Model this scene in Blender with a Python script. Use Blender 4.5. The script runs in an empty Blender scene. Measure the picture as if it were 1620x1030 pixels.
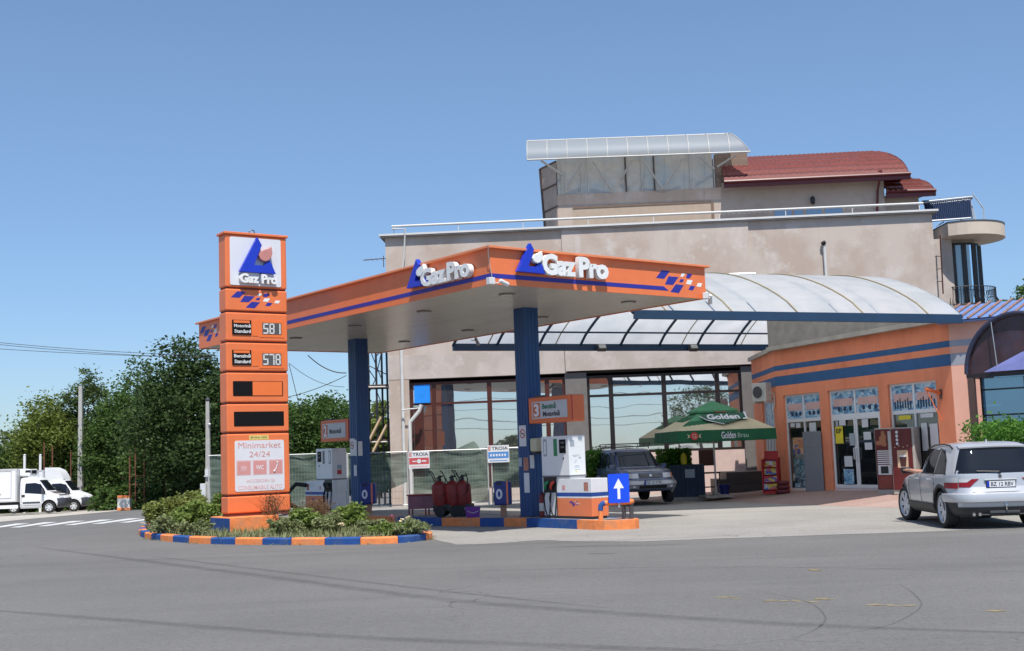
import bpy, bmesh, math, random
import numpy as np
from mathutils import Vector, Matrix
R = math.radians
sc = bpy.context.scene
col = sc.collection

# ------------------------------------------------------------------ camera, sky, sun, exposure
CAM_H = 1.6; FPX = 1950.0; PITCH = .1053; ROLL = .0355
_cp, _sp, _cr, _sr = math.cos(PITCH), math.sin(PITCH), math.cos(ROLL), math.sin(ROLL)
_F = Vector((0, _cp, _sp)); _U0 = Vector((0, -_sp, _cp)); _R0 = Vector((1, 0, 0))
_R = _R0 * _cr - _U0 * _sr; _U = _R0 * _sr + _U0 * _cr
cam = bpy.data.cameras.new('camera'); camo = bpy.data.objects.new('camera', cam); col.objects.link(camo)
camo.matrix_world = Matrix(((_R.x, _U.x, -_F.x, 0), (_R.y, _U.y, -_F.y, 0), (_R.z, _U.z, -_F.z, CAM_H), (0, 0, 0, 1)))
cam.sensor_width = 36; cam.lens = 36 * FPX / 1620; cam.clip_end = 5000; cam.clip_start = .1
sc.camera = camo
SUN_EL = 63.0; SUN_X, SUN_Y = .17, -.985
w = bpy.data.worlds.new("World"); sc.world = w; w.use_nodes = True
wn = w.node_tree; bg = wn.nodes['Background']; sky = wn.nodes.new('ShaderNodeTexSky')
sky.sky_type = 'NISHITA'; sky.sun_disc = False; sky.sun_elevation = R(SUN_EL)
sky.sun_rotation = math.atan2(SUN_X, SUN_Y); sky.altitude = 0; sky.air_density = 1.0; sky.dust_density = .25; sky.ozone_density = 2.2
# clear summer air: the sky texture, cooled a little towards the horizon
_tc = wn.nodes.new('ShaderNodeTexCoord'); _sz = wn.nodes.new('ShaderNodeSeparateXYZ'); wn.links.new(_tc.outputs['Generated'], _sz.inputs[0])
_mr = wn.nodes.new('ShaderNodeMapRange'); _mr.inputs[1].default_value = .0; _mr.inputs[2].default_value = .32; wn.links.new(_sz.outputs[2], _mr.inputs[0])
_ti = wn.nodes.new('ShaderNodeMix'); _ti.data_type = 'RGBA'; _ti.inputs['A'].default_value = (.60, .74, .99, 1); _ti.inputs['B'].default_value = (1.02, 1.10, 1.16, 1); wn.links.new(_mr.outputs[0], _ti.inputs['Factor'])
_mu = wn.nodes.new('ShaderNodeMix'); _mu.data_type = 'RGBA'; _mu.blend_type = 'MULTIPLY'; _mu.inputs['Factor'].default_value = 1; wn.links.new(sky.outputs[0], _mu.inputs['A']); wn.links.new(_ti.outputs['Result'], _mu.inputs['B'])
wn.links.new(_mu.outputs['Result'], bg.inputs[0]); bg.inputs[1].default_value = .102
sun = bpy.data.lights.new('sun', 'SUN'); suno = bpy.data.objects.new('sun', sun); col.objects.link(suno)
sun.energy = 4.5; sun.angle = R(.53); sun.color = (1, .955, .89)
_ce = math.cos(R(SUN_EL)); _n = math.hypot(SUN_X, SUN_Y)
suno.rotation_euler = Vector((SUN_X / _n * _ce, SUN_Y / _n * _ce, math.sin(R(SUN_EL)))).to_track_quat('Z', 'Y').to_euler()
sc.view_settings.view_transform = 'Standard'; sc.view_settings.look = 'None'
sc.view_settings.exposure = .29; sc.view_settings.gamma = 1
sc.cycles.max_bounces = 6; sc.cycles.transparent_max_bounces = 12

# ------------------------------------------------------------------ measuring helpers (photo pixel -> place in the world)
def _ray(px, py): return _F + _R * ((px - 810) / FPX) - _U * ((py - 515) / FPX)
def G(px, py, z=0.0):
    d = _ray(px, py); return d * ((z - CAM_H) / d.z) + Vector((0, 0, CAM_H))
def W(px, py, Y):
    d = _ray(px, py); return d * (Y / d.y) + Vector((0, 0, CAM_H))
def zg(x, y):                                   # lie of the land: level forecourt, falling away to the far left
    return -.0204 * max(0.0, (x + 9) * -.7071 + (y - 33) * .7071)

# ------------------------------------------------------------------ mesh building
class MB:
    def __init__(s): s.v = []; s.f = []; s.m = []; s.mi = 0
    def add(s, vs, fs):
        o = len(s.v); s.v += [tuple(p) for p in vs]
        for f in fs: s.f.append(tuple(i + o for i in f)); s.m.append(s.mi)
        return s
    def box(s, x0, x1, y0, y1, z0, z1, M=None):
        vs = [Vector((x, y, z)) for z in (z0, z1) for x, y in ((x0, y0), (x1, y0), (x1, y1), (x0, y1))]
        if M is not None: vs = [M @ v for v in vs]
        return s.add(vs, [(3, 2, 1, 0), (4, 5, 6, 7), (0, 1, 5, 4), (1, 2, 6, 5), (2, 3, 7, 6), (3, 0, 4, 7)])
    def prism(s, pts, z0, z1, M=None):          # counter-clockwise outline in xy
        n = len(pts); vs = [Vector((p[0], p[1], z0)) for p in pts] + [Vector((p[0], p[1], z1)) for p in pts]
        if M is not None: vs = [M @ v for v in vs]
        return s.add(vs, [tuple(range(n - 1, -1, -1)), tuple(range(n, 2 * n))] + [(i, (i + 1) % n, n + (i + 1) % n, n + i) for i in range(n)])
    def front(s, pts, y0, y1, M=None):          # outline in xz, extruded along y (y0 = front, smaller)
        n = len(pts); vs = [Vector((p[0], y0, p[1])) for p in pts] + [Vector((p[0], y1, p[1])) for p in pts]
        if M is not None: vs = [M @ v for v in vs]
        return s.add(vs, [tuple(range(n)), tuple(range(2 * n - 1, n - 1, -1))] + [((i + 1) % n, i, n + i, n + (i + 1) % n) for i in range(n)])
    def quad(s, a, b, c, d): return s.add([a, b, c, d], [(0, 1, 2, 3)])
    def tube(s, pts, r, n=8, r2=None, cap=True):
        pts = [Vector(p) for p in pts]; k = len(pts); rings = []
        up = None
        for i, p in enumerate(pts):
            t = (pts[min(i + 1, k - 1)] - pts[max(i - 1, 0)])
            if t.length < 1e-9: t = Vector((0, 0, 1))
            t.normalize()
            if up is None:
                up = Vector((0, 0, 1)) if abs(t.z) < .9 else Vector((1, 0, 0))
            a = t.cross(up); a = a.normalized() if a.length > 1e-6 else t.orthogonal().normalized()
            b = a.cross(t).normalized(); up = b
            rr = r if r2 is None else r + (r2 - r) * i / max(1, k - 1)
            if isinstance(r, (list, tuple)): rr = r[i]
            rings.append([p + a * (rr * math.cos(2 * math.pi * j / n)) + b * (rr * math.sin(2 * math.pi * j / n)) for j in range(n)])
        vs = [v for q in rings for v in q]
        fs = [(i * n + j, i * n + (j + 1) % n, (i + 1) * n + (j + 1) % n, (i + 1) * n + j) for i in range(k - 1) for j in range(n)]
        if cap: fs += [tuple(range(n - 1, -1, -1)), tuple((k - 1) * n + j for j in range(n))]
        return s.add(vs, fs)
    def lathe(s, prof, c=(0, 0, 0), n=20, M=None, caps=True):      # prof: (radius, z)
        vs = []
        for r, z in prof:
            for j in range(n):
                a = 2 * math.pi * j / n; vs.append(Vector((r * math.cos(a), r * math.sin(a), z)))
        if M is not None: vs = [M @ v for v in vs]
        vs = [v + Vector(c) for v in vs]; k = len(prof)
        fs = [(i * n + j, i * n + (j + 1) % n, (i + 1) * n + (j + 1) % n, (i + 1) * n + j) for i in range(k - 1) for j in range(n)]
        if caps: fs += [tuple(range(n - 1, -1, -1)), tuple((k - 1) * n + j for j in range(n))]
        return s.add(vs, fs)
    def grid(s, rows, closed=False):
        nr, nc = len(rows), len(rows[0])
        fs = []
        for i in range(nr - 1):
            for j in range(nc if closed else nc - 1):
                fs.append((i * nc + j, i * nc + (j + 1) % nc, (i + 1) * nc + (j + 1) % nc, (i + 1) * nc + j))
        return s.add([p for r in rows for p in r], fs)
    def build(s, name, mat, parent=None, smooth=None, bevel=0, loc=None, seg=2):
        me = bpy.data.meshes.new(name); me.from_pydata(s.v, [], s.f)
        mats = mat if isinstance(mat, (list, tuple)) else [mat]
        for m_ in mats: me.materials.append(m_)
        if len(mats) > 1: me.polygons.foreach_set('material_index', s.m)
        me.update()
        bm = bmesh.new(); bm.from_mesh(me)
        if smooth is not None: bmesh.ops.remove_doubles(bm, verts=bm.verts, dist=1e-5)
        bmesh.ops.recalc_face_normals(bm, faces=bm.faces) if smooth != 'open' else None
        bm.to_mesh(me); bm.free()
        if smooth is not None:
            me.shade_smooth()
            me.set_sharp_from_angle(angle=R(smooth if isinstance(smooth, (int, float)) else 40))
        o = bpy.data.objects.new(name, me); col.objects.link(o)
        if parent is not None: o.parent = parent
        if loc is not None: o.location = loc
        if bevel:
            b = o.modifiers.new('bevel', 'BEVEL'); b.width = bevel; b.segments = seg; b.limit_method = 'ANGLE'; b.angle_limit = R(40)
            b.harden_normals = False
        return o
def tag(o, label=None, cat=None, group=None, kind=None):
    if label: o['label'] = label
    if cat: o['category'] = cat
    if group: o['group'] = group
    if kind: o['kind'] = kind
    return o
def thing(name, label, cat, loc=(0, 0, 0), rz=0.0, group=None):
    o = bpy.data.objects.new(name, None); col.objects.link(o); o.location = loc; o.rotation_euler = (0, 0, rz); o.empty_display_size = .2
    return tag(o, label, cat, group)
def copy_tree(o, parent=None):
    c = o.copy(); col.objects.link(c)
    if parent is not None: c.parent = parent
    for ch in [q for q in list(bpy.data.objects) if q.parent == o and q is not c]: copy_tree(ch, c)
    return c
def rotz_to(dx, dy): return math.atan2(dy, dx)
def text_mesh(name, s, size, mat, parent=None, M=None, ext=.003, fat=0.0, align='CENTER', sx=1.0, space=1.0, bevel=0.0, shear=0.0, alabel=None):
    cu = bpy.data.curves.new(name, 'FONT'); cu.body = s; cu.size = size; cu.extrude = ext; cu.offset = fat
    cu.align_x = align; cu.align_y = 'BOTTOM_BASELINE'; cu.space_character = space; cu.bevel_depth = bevel; cu.bevel_resolution = 1; cu.resolution_u = 3; cu.shear = shear
    t = bpy.data.objects.new(name, cu); col.objects.link(t)
    dg = bpy.context.evaluated_depsgraph_get(); me = bpy.data.meshes.new_from_object(t.evaluated_get(dg))
    bpy.data.objects.remove(t); bpy.data.curves.remove(cu)
    X = Matrix(((sx, 0, 0, 0), (0, 0, -1, 0), (0, 1, 0, 0), (0, 0, 0, 1)))   # upright, facing -y
    me.transform((M @ X) if M is not None else X); me.materials.clear(); me.materials.append(mat); me.name = name
    o = bpy.data.objects.new(name, me); col.objects.link(o)
    if parent is not None: o.parent = parent
    return o
def T(x=0, y=0, z=0): return Matrix.Translation((x, y, z))
def RZ(a): return Matrix.Rotation(a, 4, 'Z')
def RX(a): return Matrix.Rotation(a, 4, 'X')
def RY(a): return Matrix.Rotation(a, 4, 'Y')

# ------------------------------------------------------------------ materials
def lin(c): return tuple(((x / 255) / 12.92 if x / 255 <= .04045 else ((x / 255 + .055) / 1.055) ** 2.4) for x in c)
_mats = {}
def mat(name, c, rough=.6, metal=0.0, var=.12, scale=3.0, bump=0.0, bscale=40.0, spec=.5, trans=0.0, dirt=None, dscale=1.2, damt=.5, coat=0.0, stretch=None, lo=.5, hi=.75):
    """painted or plain surface: base colour with soft mottling, optional dirt patches and fine bump"""
    if name in _mats: return _mats[name]
    m = bpy.data.materials.new(name); m.use_nodes = True; _mats[name] = m
    nt = m.node_tree; N = nt.nodes; L = nt.links; b = N['Principled BSDF']
    b.inputs['Roughness'].default_value = rough; b.inputs['Metallic'].default_value = metal
    b.inputs['Specular IOR Level'].default_value = spec; b.inputs['Coat Weight'].default_value = coat; b.inputs['Coat Roughness'].default_value = .05
    tc = N.new('ShaderNodeTexCoord'); src = tc.outputs['Object']
    if stretch:
        mp = N.new('ShaderNodeMapping'); mp.inputs['Scale'].default_value = stretch; L.new(src, mp.inputs[0]); src = mp.outputs[0]
    n = N.new('ShaderNodeTexNoise'); n.inputs['Scale'].default_value = scale; n.inputs['Detail'].default_value = 6; n.inputs['Roughness'].default_value = .6
    L.new(src, n.inputs['Vector'])
    mx = N.new('ShaderNodeMix'); mx.data_type = 'RGBA'
    mx.inputs['A'].default_value = tuple(x * (1 - var) for x in c) + (1,); mx.inputs['B'].default_value = tuple(min(1, x * (1 + var)) for x in c) + (1,)
    mr = N.new('ShaderNodeMapRange'); mr.inputs[1].default_value = .3; mr.inputs[2].default_value = .7; L.new(n.outputs[0], mr.inputs[0]); L.new(mr.outputs[0], mx.inputs['Factor'])
    out = mx.outputs['Result']
    if dirt:
        n2 = N.new('ShaderNodeTexNoise'); n2.inputs['Scale'].default_value = dscale; n2.inputs['Detail'].default_value = 8; n2.inputs['Roughness'].default_value = .65; L.new(src, n2.inputs['Vector'])
        r2 = N.new('ShaderNodeMapRange'); r2.inputs[1].default_value = lo; r2.inputs[2].default_value = hi; r2.inputs[4].default_value = damt; L.new(n2.outputs[0], r2.inputs[0])
        m2 = N.new('ShaderNodeMix'); m2.data_type = 'RGBA'; L.new(out, m2.inputs['A']); m2.inputs['B'].default_value = tuple(dirt) + (1,); L.new(r2.outputs[0], m2.inputs['Factor']); out = m2.outputs['Result']
    L.new(out, b.inputs['Base Color'])
    if bump:
        n3 = N.new('ShaderNodeTexNoise'); n3.inputs['Scale'].default_value = bscale; n3.inputs['Detail'].default_value = 4; L.new(tc.outputs['Object'], n3.inputs['Vector'])
        bp = N.new('ShaderNodeBump'); bp.inputs['Strength'].default_value = bump; bp.inputs['Distance'].default_value = .02; L.new(n3.outputs[0], bp.inputs['Height']); L.new(bp.outputs[0], b.inputs['Normal'])
    if trans:
        b.inputs['Transmission Weight'].default_value = trans
    return m
def glass_mat(name, c, rough=.02, base=.03, mirror=.6, wav=0.0, tint=(1, 1, 1), see=0.0, sp=.3):
    """window glass: dark body, mirror-like coat, optionally partly see-through, slightly wavy"""
    if name in _mats: return _mats[name]
    m = bpy.data.materials.new(name); m.use_nodes = True; _mats[name] = m
    nt = m.node_tree; N = nt.nodes; L = nt.links; b = N['Principled BSDF']
    b.inputs['Base Color'].default_value = tuple(c) + (1,); b.inputs['Roughness'].default_value = .25 if sp > .1 else .7; b.inputs['Specular IOR Level'].default_value = sp
    g = N.new('ShaderNodeBsdfGlossy'); g.inputs['Roughness'].default_value = rough; g.inputs['Color'].default_value = tuple(tint) + (1,)
    ms = N.new('ShaderNodeMixShader'); fr = N.new('ShaderNodeFresnel'); fr.inputs['IOR'].default_value = 1.5
    mr = N.new('ShaderNodeMapRange'); mr.inputs[3].default_value = mirror; mr.inputs[4].default_value = 1.0; L.new(fr.outputs[0], mr.inputs[0])
    L.new(mr.outputs[0], ms.inputs[0]); body = b.outputs[0]
    if see:
        tr = N.new('ShaderNodeBsdfTransparent'); m3 = N.new('ShaderNodeMixShader'); m3.inputs[0].default_value = see
        tr.inputs[0].default_value = (.75, .85, .85, 1); L.new(b.outputs[0], m3.inputs[1]); L.new(tr.outputs[0], m3.inputs[2]); body = m3.outputs[0]
    L.new(body, ms.inputs[1]); L.new(g.outputs[0], ms.inputs[2]); L.new(ms.outputs[0], N['Material Output'].inputs[0])
    if wav:
        tc = N.new('ShaderNodeTexCoord'); n3 = N.new('ShaderNodeTexNoise'); n3.inputs['Scale'].default_value = .7; n3.inputs['Detail'].default_value = 1; L.new(tc.outputs['Object'], n3.inputs['Vector'])
        bp = N.new('ShaderNodeBump'); bp.inputs['Strength'].default_value = wav; bp.inputs['Distance'].default_value = .05; L.new(n3.outputs[0], bp.inputs['Height'])
        L.new(bp.outputs[0], g.inputs['Normal'])
    return m
def leaf_mat(name, c1, c2, c3=None, rough=.55, scale=1.2):
    if name in _mats: return _mats[name]
    m = bpy.data.materials.new(name); m.use_nodes = True; _mats[name] = m
    nt = m.node_tree; N = nt.nodes; L = nt.links; b = N['Principled BSDF']
    tc = N.new('ShaderNodeTexCoord'); n = N.new('ShaderNodeTexNoise'); n.inputs['Scale'].default_value = scale; n.inputs['Detail'].default_value = 7; n.inputs['Roughness'].default_value = .75
    L.new(tc.outputs['Object'], n.inputs['Vector'])
    cr = N.new('ShaderNodeValToRGB'); cr.color_ramp.elements[0].position = .32; cr.color_ramp.elements[1].position = .68
    cr.color_ramp.elements[0].color = tuple(c1) + (1,); cr.color_ramp.elements[1].color = tuple(c2) + (1,)
    if c3: e = cr.color_ramp.elements.new(.76); e.color = tuple(c3) + (1,)
    L.new(n.outputs[0], cr.inputs[0]); L.new(cr.outputs[0], b.inputs['Base Color']); b.inputs['Roughness'].default_value = rough; b.inputs['Specular IOR Level'].default_value = .3
    tl = N.new('ShaderNodeBsdfTranslucent'); L.new(cr.outputs[0], tl.inputs[0]); ms = N.new('ShaderNodeMixShader'); ms.inputs[0].default_value = .38
    L.new(b.outputs[0], ms.inputs[1]); L.new(tl.outputs[0], ms.inputs[2]); L.new(ms.outputs[0], N['Material Output'].inputs[0])
    return m
ORANGE = mat('orange_paint', (.82, .20, .065), .45, var=.05, dirt=(.55, .16, .07), dscale=.7, damt=.35)
ORANGE_K = mat('orange_kerb_paint', (.80, .24, .07), .75, var=.15, scale=9, dirt=(.45, .28, .17), dscale=3, damt=.7, bump=.3)
BLUE_SIGN = mat('sign_blue_paint', (.012, .04, .50), .4, var=.06)
BLUE_FLAG = mat('stripe_blue', (.025, .03, .30), .5, var=.06)
NAVY = mat('navy_blue_paint', (.010, .060, .19), .45, var=.12, stretch=(1, 1, .3), dirt=(.03, .10, .22), dscale=2)
BLUE_K = mat('blue_kerb_paint', (.012, .07, .26), .75, var=.15, scale=9, dirt=(.12, .14, .18), dscale=3, damt=.6, bump=.3)
WHITE = mat('white_paint', (.80, .80, .80), .4, var=.04, dirt=(.6, .59, .55), dscale=1.5, damt=.35)
OFFWHITE = mat('off_white', (.62, .61, .57), .6, var=.08)
LETTER = mat('white_letter', (.82, .82, .80), .5, var=.04, dirt=(.55, .52, .46), dscale=2.2, damt=.4)
BLACK = mat('black_plastic', (.012, .012, .014), .4, var=.2)
RUBBER = mat('rubber', (.02, .02, .02), .8, var=.2)
DGREY = mat('dark_grey_metal', (.06, .06, .065), .5, var=.2)
STEEL = mat('galvanised_steel', (.45, .46, .47), .4, .7, var=.15)
# ------------------------------------------------------------------ the ground
def asphalt(name, c1, c2, scale=.25, track=True, crackd=.6):
    m = bpy.data.materials.new(name); m.use_nodes = True; nt = m.node_tree; N = nt.nodes; L = nt.links; b = N['Principled BSDF']
    tc = N.new('ShaderNodeTexCoord'); P = tc.outputs['Object']
    def noise(s, d=6, r=.6, v=None):
        n = N.new('ShaderNodeTexNoise'); n.inputs['Scale'].default_value = s; n.inputs['Detail'].default_value = d; n.inputs['Roughness'].default_value = r
        L.new(v or P, n.inputs['Vector']); return n.outputs[0]
    def mapr(x, a, b_, c=0, d=1):
        r = N.new('ShaderNodeMapRange'); L.new(x, r.inputs[0])
        for i, q in enumerate((a, b_, c, d)): r.inputs[1 + i].default_value = q
        return r.outputs[0]
    def mix(f, A, B):
        x = N.new('ShaderNodeMix'); x.data_type = 'RGBA'
        if isinstance(f, float): x.inputs['Factor'].default_value = f
        else: L.new(f, x.inputs['Factor'])
        for k, q in (('A', A), ('B', B)):
            if isinstance(q, tuple): x.inputs[k].default_value = q + (1,)
            else: L.new(q, x.inputs[k])
        return x.outputs['Result']
    colr = mix(mapr(noise(scale), .35, .65), c1, c2)
    g = noise(55, 3, .8); colr = mix(mapr(g, .3, .75, 0, .6), colr, tuple(x * 1.7 for x in c2))
    g2 = noise(24, 4, .8); g3 = noise(8, 5, .75); colr = mix(mapr(g3, .5, .72, 0, .45), colr, tuple(x * 1.45 for x in c2)); colr = mix(mapr(noise(13, 5, .8), .3, .46, .5, 0), colr, tuple(x * .55 for x in c1)); colr = mix(mapr(g2, .28, .5, .6, 0), colr, tuple(x * .45 for x in c1))
    # worn streaks along the driving direction
    mp = N.new('ShaderNodeMapping'); mp.inputs['Rotation'].default_value = (0, 0, R(-8)); mp.inputs['Scale'].default_value = (.05, .9, 1); L.new(P, mp.inputs[0])
    s = noise(1.0, 5, .6, mp.outputs[0]); colr = mix(mapr(s, .56, .68, 0, .28), colr, tuple(x * .62 for x in c1))
    mp2 = N.new('ShaderNodeMapping'); mp2.inputs['Rotation'].default_value = (0, 0, R(-14)); mp2.inputs['Scale'].default_value = (.08, .7, 1); L.new(P, mp2.inputs[0])
    s2 = noise(1.3, 4, .6, mp2.outputs[0]); colr = mix(mapr(s2, .55, .7, 0, .3), colr, tuple(x * 1.35 for x in c2))
    v = N.new('ShaderNodeTexVoronoi'); v.feature = 'DISTANCE_TO_EDGE'; v.inputs['Scale'].default_value = .16
    wv = N.new('ShaderNodeVectorMath'); wv.operation = 'ADD'; nn = N.new('ShaderNodeTexNoise'); nn.inputs['Scale'].default_value = 1.2; nn.inputs['Detail'].default_value = 5; L.new(P, nn.inputs['Vector'])
    sc_ = N.new('ShaderNodeVectorMath'); sc_.operation = 'SCALE'; sc_.inputs['Scale'].default_value = 1.6; L.new(nn.outputs['Color'], sc_.inputs[0]); L.new(P, wv.inputs[0]); L.new(sc_.outputs[0], wv.inputs[1]); L.new(wv.outputs[0], v.inputs['Vector'])
    ck = mapr(v.outputs['Distance'], 0, .0035, crackd, 0)
    msk = mapr(noise(.12, 2), .5, .56); mm = N.new('ShaderNodeMath'); mm.operation = 'MULTIPLY'; L.new(ck, mm.inputs[0]); L.new(msk, mm.inputs[1])
    colr = mix(mm.outputs[0], colr, tuple(x * .3 for x in c1))
    L.new(colr, b.inputs['Base Color']); b.inputs['Roughness'].default_value = .9; b.inputs['Specular IOR Level'].default_value = .25
    bp = N.new('ShaderNodeBump'); bp.inputs['Strength'].default_value = .5; bp.inputs['Distance'].default_value = .01; L.new(noise(70, 3, .7), bp.inputs['Height']); L.new(bp.outputs[0], b.inputs['Normal'])
    return m
ASPH = asphalt('asphalt', (.112, .109, .104), (.154, .149, .141))
CONC = asphalt('forecourt_concrete', (.215, .204, .185), (.29, .275, .25), .5, crackd=.5)
PAVE = asphalt('red_paving', (.27, .165, .14), (.32, .235, .205), .6, crackd=.3)
WALK = asphalt('sidewalk_concrete', (.33, .30, .26), (.44, .41, .36), .4)
GRASS = leaf_mat('dry_grass', (.10, .11, .035), (.22, .19, .08), scale=2)
cx0, cy0 = -9.0, 33.0; t_ = Vector((.7071, .7071))            # crease of the land
def land(mb, far=900):
    a = Vector((cx0, cy0)) - t_ * far; b = Vector((cx0, cy0)) + t_ * far; n = Vector((-.7071, .7071))
    p = [Vector((a.x, a.y, 0)), Vector((b.x, b.y, 0))]
    q = [Vector((a.x + n.x * far, a.y + n.y * far, -.0204 * far)), Vector((b.x + n.x * far, b.y + n.y * far, -.0204 * far))]
    r = [Vector((a.x - n.x * far, a.y - n.y * far, 0)), Vector((b.x - n.x * far, b.y - n.y * far, 0))]
    mb.add([p[0], p[1], q[1], q[0]], [(0, 1, 2, 3)]); mb.add([r[0], r[1], p[1], p[0]], [(0, 1, 2, 3)])
mb = MB(); land(mb); tag(mb.build('road', ASPH), kind='structure')
def sheet(name, pts, m, dz=.004, z=None):
    """flat sheet on the land: split at the crease so it lies on it exactly"""
    bm = bmesh.new(); vs = [bm.verts.new((p[0], p[1], 0)) for p in pts]; bm.faces.new(vs)
    bmesh.ops.bisect_plane(bm, geom=bm.verts[:] + bm.edges[:] + bm.faces[:], plane_co=(cx0, cy0, 0), plane_no=(-.7071, .7071, 0))
    bmesh.ops.triangulate(bm, faces=bm.faces)
    for v in bm.verts: v.co.z = (zg(v.co.x, v.co.y) if z is None else z) + dz
    bmesh.ops.recalc_face_normals(bm, faces=bm.faces)
    for f in bm.faces:
        if f.normal.z < 0: f.normal_flip()
    me = bpy.data.meshes.new(name); bm.to_mesh(me); bm.free(); me.materials.append(m)
    o = bpy.data.objects.new(name, me); col.objects.link(o); tag(o, kind='structure'); return o
def wob(a, b, n, amp, seed=0):
    rr = random.Random(seed); out = []
    for i in range(n):
        t = i / n; p = Vector(a[:2]).lerp(Vector(b[:2]), t); out.append((p.x + rr.uniform(-amp, amp), p.y + rr.uniform(-amp, amp)))
    return out
fc = []
edge = [G(690, 855), G(724, 862), G(760, 861), G(800, 859), G(838, 856), G(862, 855), G(905, 857), G(1010, 857), G(1120, 853), G(1300, 847), G(1450, 842), G(1640, 835)]
for i in range(len(edge) - 1): fc += wob(edge[i], edge[i + 1], 5, .03, i)
fc += [(11.5, 21.6), (40, 20), (40, 46), (-4.5, 46), (-13, 42.5), (-11, 37), (-7.5, 33), (-4, 29), (-2.2, 27)]
sheet('forecourt', fc, CONC)
# left-hand pavement, verge and crossing (far side of the side road)
walk = [G(-260, 850, -.35), G(0, 822, -.42), G(60, 817, -.5), G(160, 808, -.6), G(240, 799, -.7), G(335, 793, -.8)]
wk = [(p.x, p.y) for p in walk]
k = sheet('sidewalk', wk + [(-20, 96), (-60, 96), (-75, 60)], WALK, .012)
sheet('verge', [(G(150, 803, -.85).x, G(150, 803, -.85).y), (G(345, 787, -1).x, G(345, 787, -1).y), (-12, 130), (-90, 150), (-110, 100), (-45, 88)], GRASS, .02)
mb = MB()
for i in range(9):                                            # crossing bars
    x0 = 262 - i * 43
    a, b, c, d = G(x0 - 32, 832.5 + i * 1.15, -.35), G(x0 - 16, 833 + i * 1.1, -.35), G(x0 + 52 - i * 1.5, 824 + i * 1.1, -.45), G(x0 + 30 - i * 1.5, 823.4 + i * 1.1, -.45)
    q = [Vector((p.x, p.y, zg(p.x, p.y) + .006)) for p in (a, b, c, d)]
    mb.add(q, [(0, 1, 2, 3)])
CROSS = mat('worn_road_paint', (.62, .62, .60), .8, var=.15, scale=5, dirt=(.22, .22, .22), dscale=4, damt=.7)
tag(mb.build('crosswalk_marking', CROSS), kind='structure')
# worn yellow bay marks on the apron of the road
mb = MB(); rr = random.Random(3)
for (px, py, wd) in ((1153, 946, 14), (1252, 951, 42), (1302, 948, 12), (1411, 958, 34), (1578, 967, 9), (1287, 902, 6)):
    c = G(px, py); 
    for j in range(9):
        u = (rr.uniform(-1, 1)) * wd; p = G(px + u, py + u * .04 + rr.uniform(-1, 1)); s = rr.uniform(.015, .05)
        pts = [(p.x + s * 1.7 * math.cos(a) * rr.uniform(.6, 1), p.y + s * math.sin(a) * rr.uniform(.5, 1)) for a in [i * math.pi / 4 for i in range(8)]]
        mb.add([Vector((q[0], q[1], .0015 + j * .0004)) for q in pts], [tuple(range(8))])
tag(mb.build('worn_yellow_marking', mat('worn_yellow_paint', (.30, .235, .12), .8, var=.25, scale=12)), kind='structure')
# faint dark tyre sweeps across the road
def soft(name, c, op):
    m = bpy.data.materials.new(name); m.use_nodes = True; nt = m.node_tree; b = nt.nodes['Principled BSDF']; b.inputs['Base Color'].default_value = tuple(c) + (1,); b.inputs['Roughness'].default_value = .9
    tc = nt.nodes.new('ShaderNodeTexCoord'); n = nt.nodes.new('ShaderNodeTexNoise'); n.inputs['Scale'].default_value = 2.2; n.inputs['Detail'].default_value = 6; n.inputs['Roughness'].default_value = .7; nt.links.new(tc.outputs['Object'], n.inputs['Vector'])
    mr = nt.nodes.new('ShaderNodeMapRange'); mr.inputs[1].default_value = .25; mr.inputs[2].default_value = .7; mr.inputs[3].default_value = op * .25; mr.inputs[4].default_value = op; nt.links.new(n.outputs[0], mr.inputs[0])
    t = nt.nodes.new('ShaderNodeBsdfTransparent'); x = nt.nodes.new('ShaderNodeMixShader'); nt.links.new(mr.outputs[0], x.inputs[0]); nt.links.new(t.outputs[0], x.inputs[1]); nt.links.new(b.outputs[0], x.inputs[2]); nt.links.new(x.outputs[0], nt.nodes['Material Output'].inputs[0]); return m
TYR = soft('tyre_mark', (.05, .05, .05), .06); OIL = soft('oil_stain', (.05, .048, .045), .075)
def sweep(pts, w0, m, name):
    P = [G(x, y) for x, y in pts]; Q = []
    for i in range(len(P) - 1):
        a, b, c, d = P[max(i - 1, 0)], P[i], P[i + 1], P[min(i + 2, len(P) - 1)]
        for k in range(8):
            t = k / 8; Q.append(.5 * ((2 * b) + (c - a) * t + (2 * a - 5 * b + 4 * c - d) * t * t + (3 * b - a - 3 * c + d) * t ** 3))
    Q.append(P[-1]); mb = MB()
    for j, w_ in enumerate((1.0, .78, .55, .34)):
        rows = []
        for i, q in enumerate(Q):
            t = (Q[min(i + 1, len(Q) - 1)] - Q[max(i - 1, 0)]).normalized(); n_ = Vector((-t.y, t.x, 0)) * w0 * w_ / 2 * min(1, .25 + 4 * min(i, len(Q) - 1 - i) / len(Q)); rows.append([Vector((q.x + n_.x, q.y + n_.y, .0012 + j * .0008)), Vector((q.x - n_.x, q.y - n_.y, .0012 + j * .0008))])
        mb.grid(rows)
    tag(mb.build(name, m), kind='structure')
sweep([(60, 866), (200, 884), (420, 912), (700, 948), (1000, 972), (1300, 990), (1700, 1004)], .34, TYR, 'tyre_mark'); sweep([(240, 880), (420, 902), (700, 935), (960, 962)], .16, TYR, 'tyre_mark')
sweep([(-60, 962), (200, 982), (520, 1006), (900, 1022), (1250, 1034)], .28, TYR, 'tyre_mark')
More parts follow.
